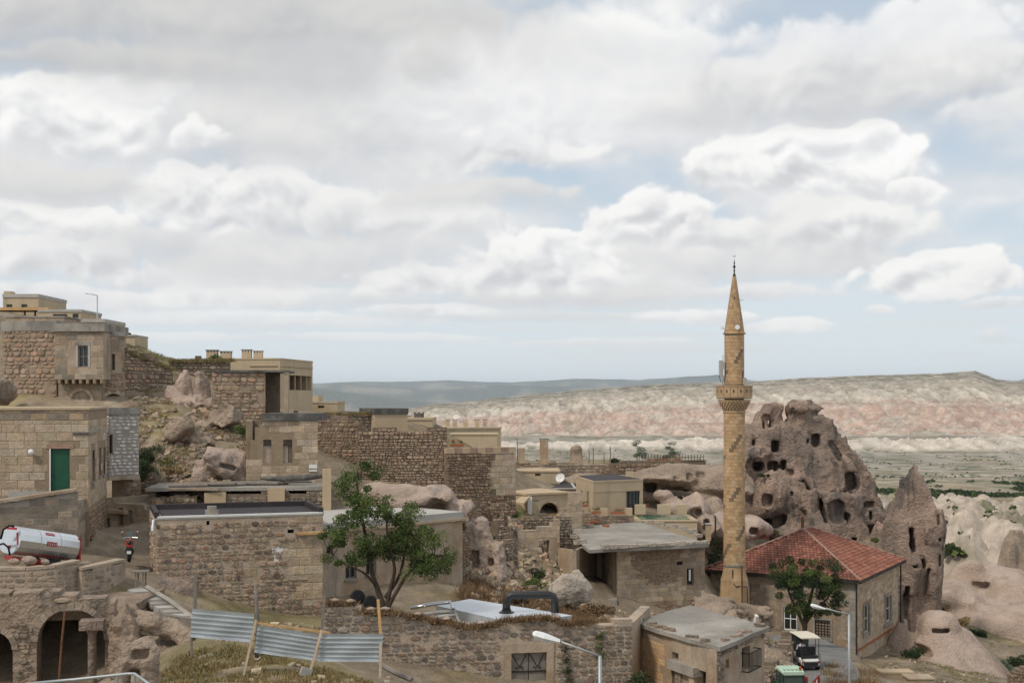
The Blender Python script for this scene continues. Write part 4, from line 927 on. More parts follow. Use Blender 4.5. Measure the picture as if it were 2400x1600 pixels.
o, ms, A, B, L, tf = stone_wall('corner_stone_wall', 'tall terrace wall with an ashlar corner and a checkered red coping', P2(1046, 88.8), P2(1209, 91), 11.8, [(1046, 1063), (1209, 1062)], pal='brown', style='dry', amp=.0, where=lambda u, z: u < 3.4 or z < 13.2, fin=False)
clad(ms, o, A, B, 13.2, 16.2, 'block', 'ashlar', where=lambda u, z: u > 3.4); ms.finish()
for k in range(9): wbox('coping_block', A, B, (k*L/9, 16.22, (k+1)*L/9-.01, 16.6), .06, .5, ('tile_ridge' if k % 2 else 'plaster'), o)
stone_wall('ruin_wall', 'crumbling rubble wall with a grassy top beside the ashlar ruin', P2(742, 92), P2(842, 91), 13.0, [(742, 985), (790, 975), (842, 985)], style='rubble', pal='brown', seed=9, amp=.1)
stone_wall('grassy_terrace_wall', 'low rubble terrace wall under the grassy bank', P2(750, 97), P2(885, 98), 15.0, [(750, 972), (820, 968), (885, 972)], style='dry', pal='weather', seed=12, amp=.06)
stone_wall('hill_rubble_wall', 'rough rubble slope wall beside the annexe', P2(288, 98), P2(405, 103), 18.4, [(288, 822), (340, 826), (375, 848), (405, 872)], style='big', pal='tan', seed=15, amp=.12)
stone_wall('upper_rubble_wall', 'dark rubble wall below the grassy crest', P2(396, 106), P2(540, 107), 18.5, [(396, 846), (450, 840), (540, 842)], style='big', pal='weather', seed=16, amp=.1)
# block with the dark cap, cream buildings behind the long wall
A, B = P2(878, 97), P2(955, 98); cb = House('capped_block', 'square plastered block with a dark stained concrete cap', back(A, B, 4), 15.5, 18.85, 'plaster', holes={0: [HP(A, B, 912, 1002, 922, 1010)]}); slab('roof_cap', cb.p, 18.854, 19.3, 'slab_dark', cb.T, .1); cb.done()
cv = plain_block('cream_block', 'small cream block with one dark roof vent', 952, 1013, 112, 984, 1020, 6, rim='cream', rimh=.2); chimney(cv.T, (PX(982, 114), 114, cv.z1+.2), .85, .5, 0, 'slab_dark', 3, 'vent')
hb = plain_block('chimney_hotel', 'cream hotel block with a row of little chimneys', 1012, 1174, 118, 1006, 1070, 9, d2=121, rim='cream', rimh=.15, holes=[(1137, 1038, 1146, 1042)])
for px, y in ((1047, 1006), (1066, 1006), (1090, 1006), (1118, 1006), (1136, 1006)): chimney(hb.T, (PX(px, 121), 121+random.uniform(0, 2), hb.z1+.15), .42, .72)
plain_block('hotel_terrace', 'lower cream terrace in front of the chimney hotel', 1055, 1165, 113, 1019, 1070, 4, rim='cream', rimh=.12)

# ---------------------------------------------------------------- hotel with four chimneys behind the crest
A, B = P2(500, 121), P2(656, 120); ht = House('sandstone_hotel', 'smooth sand coloured hotel with four chimneys behind the ruined house', back(A, B, 10), 16, 23.7, 'cream', holes={1: [HP(P2(656, 120), np.array((-22.6, 130)), 661, 880, 677, 914)]})
ht.box(0, (3.6, 23.1, 6.3, 23.2), .1, .2, 'ledge', 'cream'); ht.box(1, (.02, 23.1, 9.9, 23.2), .1, .2, 'ledge', 'cream'); slab('roof_rim', ht.p, 23.704, 23.85, 'cream', ht.T, .06)
for k in range(4): q = ht.h[1][0]; u = q[0]+(q[2]-q[0])*(k+.5)/4; ht.box(1, (u-.12, q[1], u+.12, q[3]), -.1, .1, 'shutter_board', 'wood')
for px, y, w_ in ((495, 820, 1.05), (527, 823, 1.05), (576, 819, .9), (603, 822, .85)): chimney(ht.T, (PX(px, 123), 123.5, PZ(842, 123)), w_, (842-y)/F*123+.05, 0, 'cream', 4)
ht.done()
lw = plain_block('far_cream_house', 'far low cream house with a shaded veranda', 676, 790, 150, 945, 980, 7, holes=[(697, 950, 712, 966), (722, 950, 727, 962), (745, 950, 760, 956)], rim='cream', rimh=.25)
chimney(lw.T, (PX(704, 153), 153, PZ(935, 153)), .5, .8); MB().box((PX(735, 148), 148, PZ(944, 148)), (4.6, 2.6, .12), 0, ry=.04).build('veranda_roof', 'wood_grey', lw.T); MB().box((PX(706, 153), 154, PZ(936, 153)), (4.4, 4, 1.)).build('upper_storey', 'cream', lw.T)
# ruined house under the hotel
A, B = P2(497, 95), P2(622, 95.6); rh = House('doorway_ruin', 'ruined rubble house with an open dark doorway and thin roof slab', [A, B, B+(.3, 4.5), A+(-.3, 4.5)], 17.2, 22.0, 'mortar', skip=(1,))
rh.clad(0, 'big', 'tan'); slab('roof_slab', [A+(.1, -.15), B+(1.5, -.1), B+(1.4, 4.6), A+(-.3, 4.6)], 22.004, 22.16, 'slab_dark', rh.T)
MB().box((*(B+(1.35, 1.3)), 19.6), (.35, 2.6, 4.8), .15).build('pier', 'plaster_old', rh.T); rh.done()

# ---------------------------------------------------------------- house behind the leafy tree
A, B = np.array((-10.2, 66.4)), P2(1084, 74.0); fp = back(A, B, 6.5); ho = [HP(A, B, 810, 1300, 836, 1356), HP(A, B, 858, 1290, 882, 1347), HP(A, B, 962, 1275, 984, 1328), HP(A, B, 766, 1280, 778, 1296)]
tb = House('plaster_house', 'tan plastered house with shuttered windows behind the leafy tree', fp, 8.6, 13.0, 'plaster_old', holes={0: ho})
for q in ho[:3]: tb.window(0, q, 'wood_grey', 'glass_dark', .15, .07, 1, 1); tb.box(0, (q[0]-.08, q[1]-.12, q[2]+.08, q[1]-.003), .1, .2, 'sill', 'concrete')
tb.box(0, ho[3], -.15, .05, 'vent', 'dark_void'); slab('cornice', fp, 13.004, 13.14, 'plaster', tb.T, .25); slab('parapet', fp, 13.144, 13.5, 'concrete_pale', tb.T, .06); tb.done()

# ---------------------------------------------------------------- ruins in the middle
o, ms, A, B, L, tf = stone_wall('door_ruin', 'roofless pale ruin wall with a tall empty doorway', P2(1213, 88), P2(1312, 89), 7.5, [(1213, 1243), (1262, 1241), (1268, 1232), (1300, 1228), (1312, 1218)], style='block', pal='ashlar', mt='plaster_old', amp=.02, holes=[HP(P2(1213, 88), P2(1312, 89), 1262, 1265, 1288, 1322)])
stone_wall('ruin_back_wall', 'rubble wall behind the empty doorway', P2(1180, 94), P2(1340, 95), 8.5, [(1180, 1225), (1240, 1212), (1340, 1205)], style='dry', pal='weather', seed=21, amp=.12)
stone_wall('ruin_side_wall', 'crumbling rubble wall stub right of the pale rock', P2(1168, 86), P2(1216, 88), 7.5, [(1168, 1225), (1190, 1235), (1216, 1300)], style='dry', pal='tan', seed=22, amp=.12)
# house with the broad grey roof
A, B = P2(1446, 86.6), P2(1652, 88.8); hw = HP(A, B, 1610, 1331, 1626, 1371); hv = HP(A, B, 1586, 1315, 1600, 1323)
gr = House('grey_roof_house', 'ruined ashlar house under a broad cracked grey concrete roof', [A, B, B+(-2, 15), A+(-1.5, 14)], 4.8, 9.72, 'ashlar_joint', holes={0: [hw, hv]})
rub = lambda u, z: (1.0 < u < 4.9 and 8.35-(u > 3)*.5 < z < 9.65) or (1.6 < u < 4.6 and 7.3 < z < 8.4 and not (u < 2.2 and z < 7.7)) or z < 6.0+.25*math.sin(u*2.2)
gr.clad(0, 'ashlar', 'ashlar', where=lambda u, z: not rub(u, z) and u < 5.35).clad(0, 'small', 'brown', where=rub).clad(0, 'ashlar', 'striped', where=lambda u, z: not rub(u, z) and u >= 5.35); gr.clad(3, 'ashlar', 'ashlar')
gr.window(0, hw, 'wood_grey', 'glass_dark', .2, .05, 0, 0); gr.box(0, (hw[0]+.2, hw[1]+.3, hw[0]+.35, hw[3]-.1), -.1, .03, 'curtain', 'white_paint')
gr.box(0, hv, -.1, .05, 'vent', 'dark_void'); gr.box(0, HP(A, B, 1622, 1402, 1650, 1406), .3, .4, 'ledge', 'plaster_old')
RF = [np.array((5.1, 84.5)), np.array((13.55, 88.0)), np.array((10.4, 104.)), np.array((4.45, 99.))]
n_ = 5; edge = []
for i in range(4):
    a, b = RF[i], RF[(i+1) % 4]
    for k in range(n_): t = k/n_; e = a+(b-a)*t; edge.append(e+(RNG.uniform(-.16, .16, 2) if k else 0))
slab('roof_slab', edge, 9.84, 10.06, 'roof_earth', gr.T); slab('roof_bed', [q+(0, .9) for q in RF], 9.724, 9.835, 'slab_dark', gr.T, -.5)
a, b = RF[0], RF[1]; L = np.linalg.norm(b-a); u = .9
while u < L-.4:
    l = random.uniform(.4, 1.0); p = a+(b-a)/L*(u+l/2)+(0, .18); MB().box((p[0], p[1], 10.065+.11), (l-.05, random.uniform(.3, .5), random.uniform(.16, .3)), math.atan2(*(b-a)[::-1])+random.uniform(-.06, .06)).build('kerb_stone', 'tuff_cream', gr.T); u += l
for px, py in ((1382, 1238), (1352, 1250), (1345, 1262), (1360, 1275), (1520, 1228), (1545, 1232), (1575, 1238), (1600, 1243), (1622, 1250), (1636, 1260)):
    d_ = 10*F/(py-HY); MB().box((PX(px, d_), d_, 10.16), (random.uniform(.4, .9), .4, random.uniform(.2, .35)), random.uniform(-.6, .6), ry=random.uniform(-.1, .1)).build('roof_stone', 'tuff_cream', gr.T)
for px, py in ((1385, 1228), (1398, 1226), (1420, 1236)): d_ = 10*F/(py-HY); MB().box((PX(px, d_), d_, 10.14), (.5, .3, .16), random.uniform(-1, 1)).build('brick', 'terracotta', gr.T)
MB().box((PX(1347, 99), 98.6, 11.4), (1.0, .8, 2.9), .15).build('chimney', 'plaster_old', gr.T)
# open porch on its left: side wall, back wall, floor
for nm, a, b, mt in (('porch_wall', P2(1308, 88.4), P2(1351, 87.2), 'plaster_old'), ('porch_wall', P2(1352, 87.3), P2(1400, 92.5), 'plaster_old'), ('porch_wall', P2(1397, 92.6), P2(1449, 91.6), 'plaster')): wall(nm, a, b, 5.6 if nm == 'porch_wall' else 6, 9.71, .3, (), None, mt, gr.T)
slab('porch_floor', [P2(1352, 86.5), P2(1446, 85.2), P2(1450, 92), P2(1398, 93)], 6.35, 6.62, 'roof_earth', gr.T); gr.done()
# cream houses of the middle distance
A, B = P2(1233, 105), P2(1336, 107); ar = HP(A, B, 1263, 1176, 1311, 1214, True); ah = House('arch_house', 'cream house with one wide round arch', back(A, B, 5), 9.8, 12.1, 'cream', holes={0: [ar]}); slab('roof', ah.p, 12.104, 12.26, 'plaster', ah.T, .15)
MB().box((*(A+(.3, -.2)), 11.3), (.35, .35, 1.4)).build('post', 'white_paint', ah.T); arch_ring(A, B, ar, ah.T, w_=.14, n=11); MB().box((*P2(1288, 108.5), 10.8), (.7, .3, 2.0)).build('column', 'cream', ah.T)
for k in range(3): ah.box(0, HP(A, B, 1250+k*5, 1171, 1252.5+k*5, 1174), .01, .03, 'vent', 'dark_void')
ah.done(); MB().prism([tuple(P2(1205, 103)), tuple(P2(1228, 102)), tuple(P2(1250, 106.5)), tuple(P2(1238, 108))], [11.6, 11.6, 12.1, 12.1], [11.75, 11.75, 12.25, 12.25]).build('side_roof', 'plaster', ah.T)
D, A, B = P2(1350, 113), P2(1390, 106), P2(1507, 108.5); dr = HP(A, B, 1468, 1150, 1500, 1206); sl = [HP(D, A, 1359, 1148, 1363, 1183), HP(D, A, 1373, 1150, 1377, 1184)]
cu = House('cream_cube_house', 'modern cream cube house with a tall dark glazed door', [A, B, B+(-1.9, 7.4), D], 9.6, 13.1, 'cream', holes={0: [dr], 3: sl})
cu.window(0, dr, 'dark_metal', 'glass_tint', .12, .06, 3, 0); [cu.window(3, q, 'dark_metal', 'glass_dark', .1, .04, 0, 0) for q in sl]
slab('roof_rim', cu.p, 13.104, 13.22, 'cream', cu.T, .05); slab('roof_sheet', cu.p, 13.223, 13.25, 'roof_membrane', cu.T, -.25); cu.box(0, (.1, 12.3, 3.2, 12.36), .03, .06, 'ledge', 'cream'); chimney(cu.T, (PX(1476, 111), 111.5, 13.2), .6, .75); cu.done()
plain_block('flat_cream_house', 'flat cream house beside the satellite dish', 1212, 1312, 119, 1106, 1165, 6, holes=[(1254, 1109, 1267, 1115)], rim='plaster', rimh=.12)
rb = plain_block('dark_roof_annexe', 'low stone annexe with a dark flat roof', 1228, 1350, 114, 1146, 1175, 7, mt='mortar', rim='concrete_pale', rimh=.1); slab('roof_sheet', rb.p, rb.z1+.105, rb.z1+.14, 'roof_membrane', rb.T, -.4)
o, ms, A, B, L, tf = stone_wall('planter_wall', 'low cut stone garden wall with flower boxes before the cube house', P2(1352, 103), P2(1486, 104), 9.3, [(1352, 1203), (1400, 1206), (1486, 1208)], style='course', pal='tan', mt='mortar', amp=.01)
pw_ = (A, B)
for px in (1416, 1474): u = UPX(A, B, px); p = A+(B-A)/L*u; MB().box((p[0], p[1]+.2, 10.85), (.55, .5, .62)).build('pier', 'plaster', o)
o, ms, A, B, L, tf = stone_wall('terrace_long_wall', 'long earthen rubble terrace wall under the garden with silvery trees', P2(1208, 126), P2(1420, 127), 12.3, [(1208, 1082), (1300, 1080), (1420, 1088)], style='big', pal='weather', mt='plaster_old', amp=.06, seed=31)
stone_wall('garden_bank_wall', 'brown rubble bank wall beneath the fenced garden', P2(1418, 126.6), P2(1655, 129), 11.6, [(1418, 1090), (1470, 1082), (1540, 1076), (1655, 1078)], style='big', pal='brown', mt='mortar_dark', amp=.05, seed=33)
pl = plain_block('pool_terrace', 'cream pool terrace behind the grey roof', 1488, 1634, 104, 1222, 1275, 5, rim='plaster', rimh=.12); slab('pool', pl.p, pl.z1+.124, pl.z1+.16, 'water_green', pl.T, -.7)
for px, w_ in ((1500, .9), (1556, 1.1), (1598, .8)): MB().box((PX(px, 107.6), 107.6, 10.75), (w_, .5, .8)).build('pillar', 'cream', pl.T)

# broken walls between the houses
for i, (nm, lb, a_, b_, z0, tp_, st_, pl_) in enumerate((
 ('broken_wall', 'broken rubble wall behind the carved rock', P2(1082, 86), P2(1182, 87), 8, [(1082, 1212), (1110, 1200), (1150, 1218), (1182, 1206)], 'dry', 'tan'),
 ('broken_wall', 'stub of rubble wall left of the empty doorway', P2(1172, 83), P2(1214, 84.5), 7, [(1172, 1290), (1190, 1262), (1214, 1280)], 'dry', 'weather'),
 ('broken_wall', 'ruined ashlar wall behind the broad grey roof', P2(1305, 97), P2(1365, 98), 8.5, [(1305, 1214), (1330, 1190), (1340, 1176), (1362, 1176), (1365, 1200)], 'block', 'ashlar'),
 ('broken_wall', 'low rubble wall below the grey roof house', P2(1470, 80), P2(1668, 82), 4.5, [(1470, 1440), (1520, 1446), (1600, 1440), (1668, 1452)], 'dry', 'brown'),
 ('broken_wall', 'fallen rubble wall by the cream boulder', P2(1230, 76), P2(1300, 75), 6.5, [(1230, 1375), (1260, 1388), (1300, 1380)], 'dry', 'tan'),
 ('broken_wall', 'collapsed rubble wall below the white block tower', P2(322, 79.5), P2(425, 78.5), 12.3, [(322, 1135), (350, 1120), (390, 1132), (425, 1126)], 'dry', 'weather'),
 ('broken_wall', 'ragged rubble wall behind the ashlar ruin', P2(650, 96), P2(748, 97), 15, [(650, 985), (690, 972), (748, 980)], 'dry', 'tan'),
 ('broken_wall', 'curved retaining wall of loose stones on the rubble hill', P2(430, 87), P2(560, 89), 14.5, [(430, 1045), (480, 1030), (530, 1036), (560, 1024)], 'dry', 'weather'),
 ('broken_wall', 'stony retaining wall below the long stone wall', P2(1035, 85), P2(1190, 87.5), 9, [(1035, 1190), (1090, 1180), (1140, 1186), (1190, 1175)], 'dry', 'brown'),
 ('broken_wall', 'dark ruin wall beside the plaster house corner', P2(1086, 77), P2(1110, 80), 7.5, [(1086, 1250), (1100, 1270), (1110, 1300)], 'dry', 'brown'))):
    stone_wall(nm, lb, a_, b_, z0, tp_, style=st_, pal=pl_, amp=.14, seed=100+i, limit=160, mt='mortar_dark' if st_ == 'dry' else 'plaster_old')

# ---------------------------------------------------------------- plants
GREEN = [(.075, .11, .028), (.10, .14, .038), (.06, .09, .024), (.13, .165, .05)]
DARKG = [(.030, .050, .018), (.040, .062, .022), (.024, .040, .016), (.055, .075, .028)]
DRY = [(.30, .22, .10), (.25, .18, .085), (.34, .26, .13), (.20, .155, .07)]
BROWN = [(.20, .125, .065), (.16, .10, .055), (.25, .16, .085), (.12, .08, .045)]
MEADOW = [(.15, .15, .055), (.20, .185, .075), (.11, .125, .045), (.26, .21, .095)]
SILVER = [(.17, .21, .145), (.13, .17, .115), (.21, .245, .17)]
def quads(name, c, t, n, sz, cols, mt, parent=None, kind=None, kite=True):
    """many little leaf faces: centres c, long axis t, side axis n, sizes sz (len, wid)"""
    a = t*sz[:, :1]; b = n*sz[:, 1:]
    if kite: v = np.stack([c-a*.5, c+b*.5, c+a*.5, c-b*.5], 1)
    else: v = np.stack([c-b*.5, c+b*.5, c+b*.12+a, c-b*.12+a], 1)
    m = len(c); f = np.arange(m*4).reshape(m, 4)
    return grid_mesh(name, v.reshape(-1, 3), f, mt, parent, np.repeat(cols, 4, 0), smooth=False, kind=kind)
def unit(v): return v/np.maximum(np.linalg.norm(v, axis=1, keepdims=True), 1e-6)
def pickc(cols, n, a=.25): c = np.array(cols)[RNG.integers(0, len(cols), n)]; return c*(1+RNG.uniform(-a, a, (n, 1)))
def tufts(name, pos, h, cols, blades=7, spread=.14, wid=.03, parent=None, lean=.5, label=None, cat=None):
    pos = np.asarray(pos, float); n = len(pos)*blades; c = np.repeat(pos, blades, 0); hh = np.repeat(np.broadcast_to(h, (len(pos),)), blades)*RNG.uniform(.5, 1.15, n)
    c = c+np.c_[RNG.normal(0, spread, (n, 2)), np.zeros(n)-.03]; t = unit(np.c_[RNG.normal(0, lean, (n, 2)), np.ones(n)]); a = RNG.uniform(0, 6.28, n); s = np.c_[np.cos(a), np.sin(a), 0*a]
    o = quads(name, c, t, s, np.c_[hh, np.full(n, wid)*RNG.uniform(.7, 1.6, n)], np.repeat(pickc(cols, len(pos), .2), blades, 0)*RNG.uniform(.85, 1.15, (n, 1)), 'grass', parent, None if label else 'stuff', False)
    if label: tag(o, label, cat)
    return o
def scatter_px(n, x0, x1, d0, d1, lift=0., keep=None):
    d = RNG.uniform(d0, d1, n); x = PX(RNG.uniform(x0, x1, n), d)
    if keep is not None: m = keep(x, d); x, d = x[m], d[m]
    return np.c_[x, d, ground(x, d)+lift]
def clumps(cent, rad, n, leaf, cols, flat=.75):
    """leaf centres, axes and sizes spread through clumps (centres (k,3), radii (k,))"""
    k = RNG.integers(0, len(cent), n); u = unit(RNG.normal(size=(n, 3))); r = rad[k]*RNG.uniform(.25, 1., n)**.55
    c = cent[k]+u*r[:, None]*np.array((1, 1, flat)); t = unit(RNG.normal(size=(n, 3))+u*.6+np.array((0, 0, -.25))); s = unit(np.cross(t, RNG.normal(size=(n, 3))))
    l = leaf*RNG.uniform(.6, 1.3, n); tint = pickc(cols, len(cent), .12)[k]
    return c, t, s, np.c_[l, l*RNG.uniform(.4, .65, n)], tint*RNG.uniform(.75, 1.25, (n, 1))
def tree(name, label, base, limbs, crown, n, leaf, cols, rad=(.35, .8), tr=.13, cat='tree', group=None, per=14, extra=0):
    """limbs: polylines (world points) from the base; crown: list of (x,y,z,rx,ry,rz) lobes"""
    T = thing(name, label, cat, base, group); m = MB()
    tips = []
    for pl, r0 in limbs:
        p = spline(pl, 5); m.tube(p, list(np.linspace(r0, r0*.32, len(p))), 7); tips += p[len(p)//2:]
    lobes = np.array(crown, float); cent = []; rr = []
    for x, y, z, rx, ry, rz_ in lobes:
        k = max(3, int(per*rx*rz_)); u = unit(RNG.normal(size=(k, 3)))*RNG.uniform(.3, 1, (k, 1))**.5
        cent += list(np.array((x, y, z))+u*np.array((rx, ry, rz_))); rr += list(RNG.uniform(*rad, k))
    cent = np.array(cent); rr = np.array(rr); tp = np.array(tips)
    for c in cent[::2]:                                       # twigs reach out to the clumps
        q = tp[((tp-c)**2).sum(1).argmin()]; mid = (q+c)/2+np.array((0, 0, -.1)); m.tube([q, mid, c], [tr*.22, tr*.15, tr*.07], 5)
    m.build('trunk', 'bark', T, True)
    quads('crown', *clumps(cent, rr, n, leaf, cols), 'leaf', T); return T
def bush(name, label, c, r, n, leaf, cols, cat='bush', group=None, k=9):
    u = unit(RNG.normal(size=(k, 3))); u[:, 2] = np.abs(u[:, 2])*.9; cent = np.array(c)+u*np.array(r)*RNG.uniform(.2, .75, (k, 1)); T = thing(name, label, cat, c, group)
    m = MB(); [m.tube([c, (np.array(c)+q)/2+(0, 0, .05), q], [.03, .02, .01], 5) for q in cent]; m.build('stem', 'bark', T)
    quads('foliage', *clumps(cent, np.full(k, min(r)*.55), n, leaf, cols), 'leaf', T); return T

# ---------------------------------------------------------------- foreground left: parapet, vaulted cave, stairs
def seg_wall(name, label, pts, z0, tops, style, pal, mt, t=.45, amp=.03, seed=2):
    T = thing(name, label, 'wall', (*pts[0], z0)); ms = Masonry()
    for i in range(len(pts)-1):
        a, b = np.asarray(pts[i]), np.asarray(pts[i+1]); L = np.linalg.norm(b-a); tf = ruin_top(L, [(0, tops[i][0]), (L, tops[i][1])], amp, seed+i)
        o = wall('wall', a, b, z0, max(tops[i])+amp*2.3, t, (), tf, mt, T); clad(ms, o, a, b, z0, max(tops[i])+.1, style, pal, top=tf)
        d = (b-a)/L; c = (a+b)/2+np.array((-d[1], d[0]))*t/2; MB().box((c[0], c[1], sum(tops[i])/2+.05), (L-.02, t+.06, .12), math.atan2(d[1], d[0]), ry=-math.atan2(tops[i][1]-tops[i][0], L)).build('coping', 'mortar_pale', T)
    ms.finish(); return T
seg_wall('parapet_wall', 'low curved parapet of pale squared stones below the water tanker', [P2(-60, 54), P2(60, 54), P2(130, 54.4), P2(188, 55.6)], 10.6, [(12.78, 12.80), (12.80, 12.84), (12.84, 12.92)], 'course', 'weather', 'mortar_pale')
seg_wall('alley_parapet', 'short parapet of pale squared stones rising beside the alley stairs', [P2(191, 55.2), P2(245, 56), P2(294, 57.6)], 10.0, [(12.62, 12.72), (12.72, 12.72)], 'course', 'weather', 'mortar_pale', seed=6)
A, B = P2(-80, 49.6), P2(268, 50.6); L = np.linalg.norm(B-A); hv_ = [HP(A, B, 86, 1424, 246, 1720, True), HP(A, B, -70, 1476, 30, 1720, True)]
vtop = ruin_top(L, [(UPX(A, B, q), PZ(y, 50)) for q, y in ((-80, 1400), (20, 1392), (120, 1388), (150, 1400), (200, 1405), (268, 1410))], .05, 77)
vw = wall('cave_arch', A, B, 6.8, 12.6, 1.1, hv_, vtop, 'tuff', cell=.2); tag(vw, 'pale vaulted rock front with a wide dark cave mouth below the parapet', 'cave front', kind='thing')
ms = Masonry(); clad(ms, vw, A, B, 8.2, 12.0, 'dry', 'weather', holes=[q[:4] for q in hv_], where=lambda u, z: UPX(A, B, 22) < u < UPX(A, B, 84) and 9.2 < z < 11.2 and random.random() < .8); clad(ms, vw, A, B, 11.4, 12.4, 'big', 'ashlar', holes=[], top=vtop, where=lambda u, z: u > UPX(A, B, 140) and z > 11.93); ms.finish()
arch_ring(A, B, hv_[0], vw, w_=.22, out=.05, thick=1.0, n=15, pal='weather'); arch_ring(A, B, hv_[1], vw, w_=.2, out=.05, thick=1.0, n=11, pal='weather')
for p_ in (A, B+(-.1, 0)): MB().box((p_[0], p_[1]+4.2, 9.0), (.5, 6., 4.2)).build('vault_side_blocker', 'tuff', vw)  # boxes added at both ends to stop light leaking into the cave
slab('vault_roof_blocker', [A+(0, 1.15), B+(.1, 1.15), B+(.1, 7), A+(0, 7)], 11.15, 11.5, 'tuff', vw)  # slab added behind the arch to darken the cave
rock('vault_rock', 'broken pale rock ledge between the cave and the sheet fence', 48.5, [('c', 262, 1440, 16, 285, 1560, 40, 1.2, 1.5), ('c', 270, 1452, 14, 440, 1528, 30, 1.8, 1.5), ('c', 320, 1570, 46, 420, 1650, 70, 2.2, 1.5)], amp=.2, ns=.7, res=.09, k=.15, mt='tuff', zmin=7.2, fine=.09)
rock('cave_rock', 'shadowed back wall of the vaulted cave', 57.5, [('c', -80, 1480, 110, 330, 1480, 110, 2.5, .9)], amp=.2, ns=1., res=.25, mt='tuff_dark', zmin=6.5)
co = thing('cave_column', 'worn stone column standing inside the dark cave', 'column', P3(216, 1600, 49.8))
MB().lathe([(.19, 0), (.17, .3), (.165, 1.9), (.24, 2.05), (.26, 2.3)], P3(216, 1600, 49.8), 12).build('shaft', 'tuff_dark', co); MB().box(P3(216, 1462, 49.8), (.9, .8, .35), .2).build('capital', 'tuff_dark', co)
tag(MB().tube([P3(137, 1612, 46.6), P3(145, 1500, 46.8), P3(152, 1432, 47)], .042, 7).build('wooden_prop', 'rust'), 'slender wooden prop leaning in the cave mouth', 'post')
rock('niche_boulder', 'yellowish boulder with a hollow niche in front of the cave', 41, [('e', 318, 1545, 42, 48, .3, .6), ('c', 292, 1560, 18, 290, 1640, 22, 0, 1.2), ('c', 340, 1560, 24, 345, 1640, 26, .2, 1.2)], holes=[(330, 1532, 36, 22, .35, .45), (318, 1590, 26, 50, .4, .4)], amp=.07, ns=.4, res=.045, k=.15, mt='tuff', zmin=8.6, fine=.03)
for px, py, w_, l in ((28, 1322, .5, 'lumpy pale stone lying on the parapet'), (62, 1318, .75, 'big flat-topped pale stone lying on the parapet'), (100, 1322, .4, 'small white stone on the parapet behind the tanker wheel')):
    rock('loose_stone', l, 54.3, [('e', px, py-4, w_*24, w_*13, .25, w_*.35)], amp=.05, ns=.3, res=.05, mt='tuff_pale', cat='stone')
st = thing('stone_steps', 'grey stone steps going down from the alley beside the big house', 'stairs', P3(380, 1450, 54))
for k in range(9):
    t = k/8; a = np.array(P3(318, 1385, 57))*(1-t)+np.array(P3(440, 1462, 52.5))*t; MB().box((a[0], a[1], a[2]), (.75, 1.9, .22), .55, ry=.02).build('step', 'concrete' if k % 2 else 'concrete_pale', st)
MB().tube([P3(345, 1375, 56), P3(400, 1408, 54.5), P3(458, 1452, 53)], .11, 5).build('kerb', 'concrete', st)
MB().box(P3(420, 1452, 50.5), (2.2, .3, .3), -.1, ry=.13).build('kerb', 'wood_grey', st)
rail = thing('pipe_handrail', 'bent grey pipe handrail in front of the cave', 'handrail', P3(200, 1650, 28)); MB().tube([P3(60, 1602, 28), P3(180, 1591, 28), P3(300, 1578, 28), P3(315, 1578, 28), P3(330, 1588, 27.7), P3(380, 1625, 27.2)], .035, 8).build('rail', 'pole_grey', rail, True)
for px, y in ((275, 1582), (316, 1580), (120, 1598)): MB().tube([P3(px, y, 28), P3(px, 1740, 28)], .03, 7).build('post', 'pole_grey', rail)
# water tanker trailer
def frame_axes(a, b):
    x = (Vector(b)-Vector(a)).normalized(); s = x.cross(Vector((0, 0, 1))).normalized(); return x, s, s.cross(x).normalized()
tk = thing('water_tanker', 'silver octagonal water tanker trailer with red lettering behind the parapet', 'trailer', P3(110, 1345, 58))
a, b = Vector(P3(24, 1262, 56.4)), Vector(P3(163, 1281, 59.6)); ex_, sy, uz = frame_axes(a, b)
NT = 16; oct_ = [(.63*math.copysign(abs(math.sin(t))**.8, math.sin(t)), -.03-.62*math.copysign(abs(math.cos(t))**.8, math.cos(t))) for t in (2*math.pi*k/16 for k in range(16))]
vs = [p+sy*x+uz*z for p in (a, b) for x, z in oct_]; fs = [(i, (i+1) % NT, NT+(i+1) % NT, NT+i) for i in range(NT)]; tank = MB().add(vs, fs+[tuple(range(NT))[::-1], tuple(range(NT, 2*NT))]).build('tank', 'tank_steel', tk)
for q in (.34, .68):
    c = a+(b-a)*q; MB().add([c+ex_*o_+sy*x*1.012+uz*z*1.012 for o_ in (-.02, .02) for x, z in oct_], fs).build('seam', 'zinc', tank)
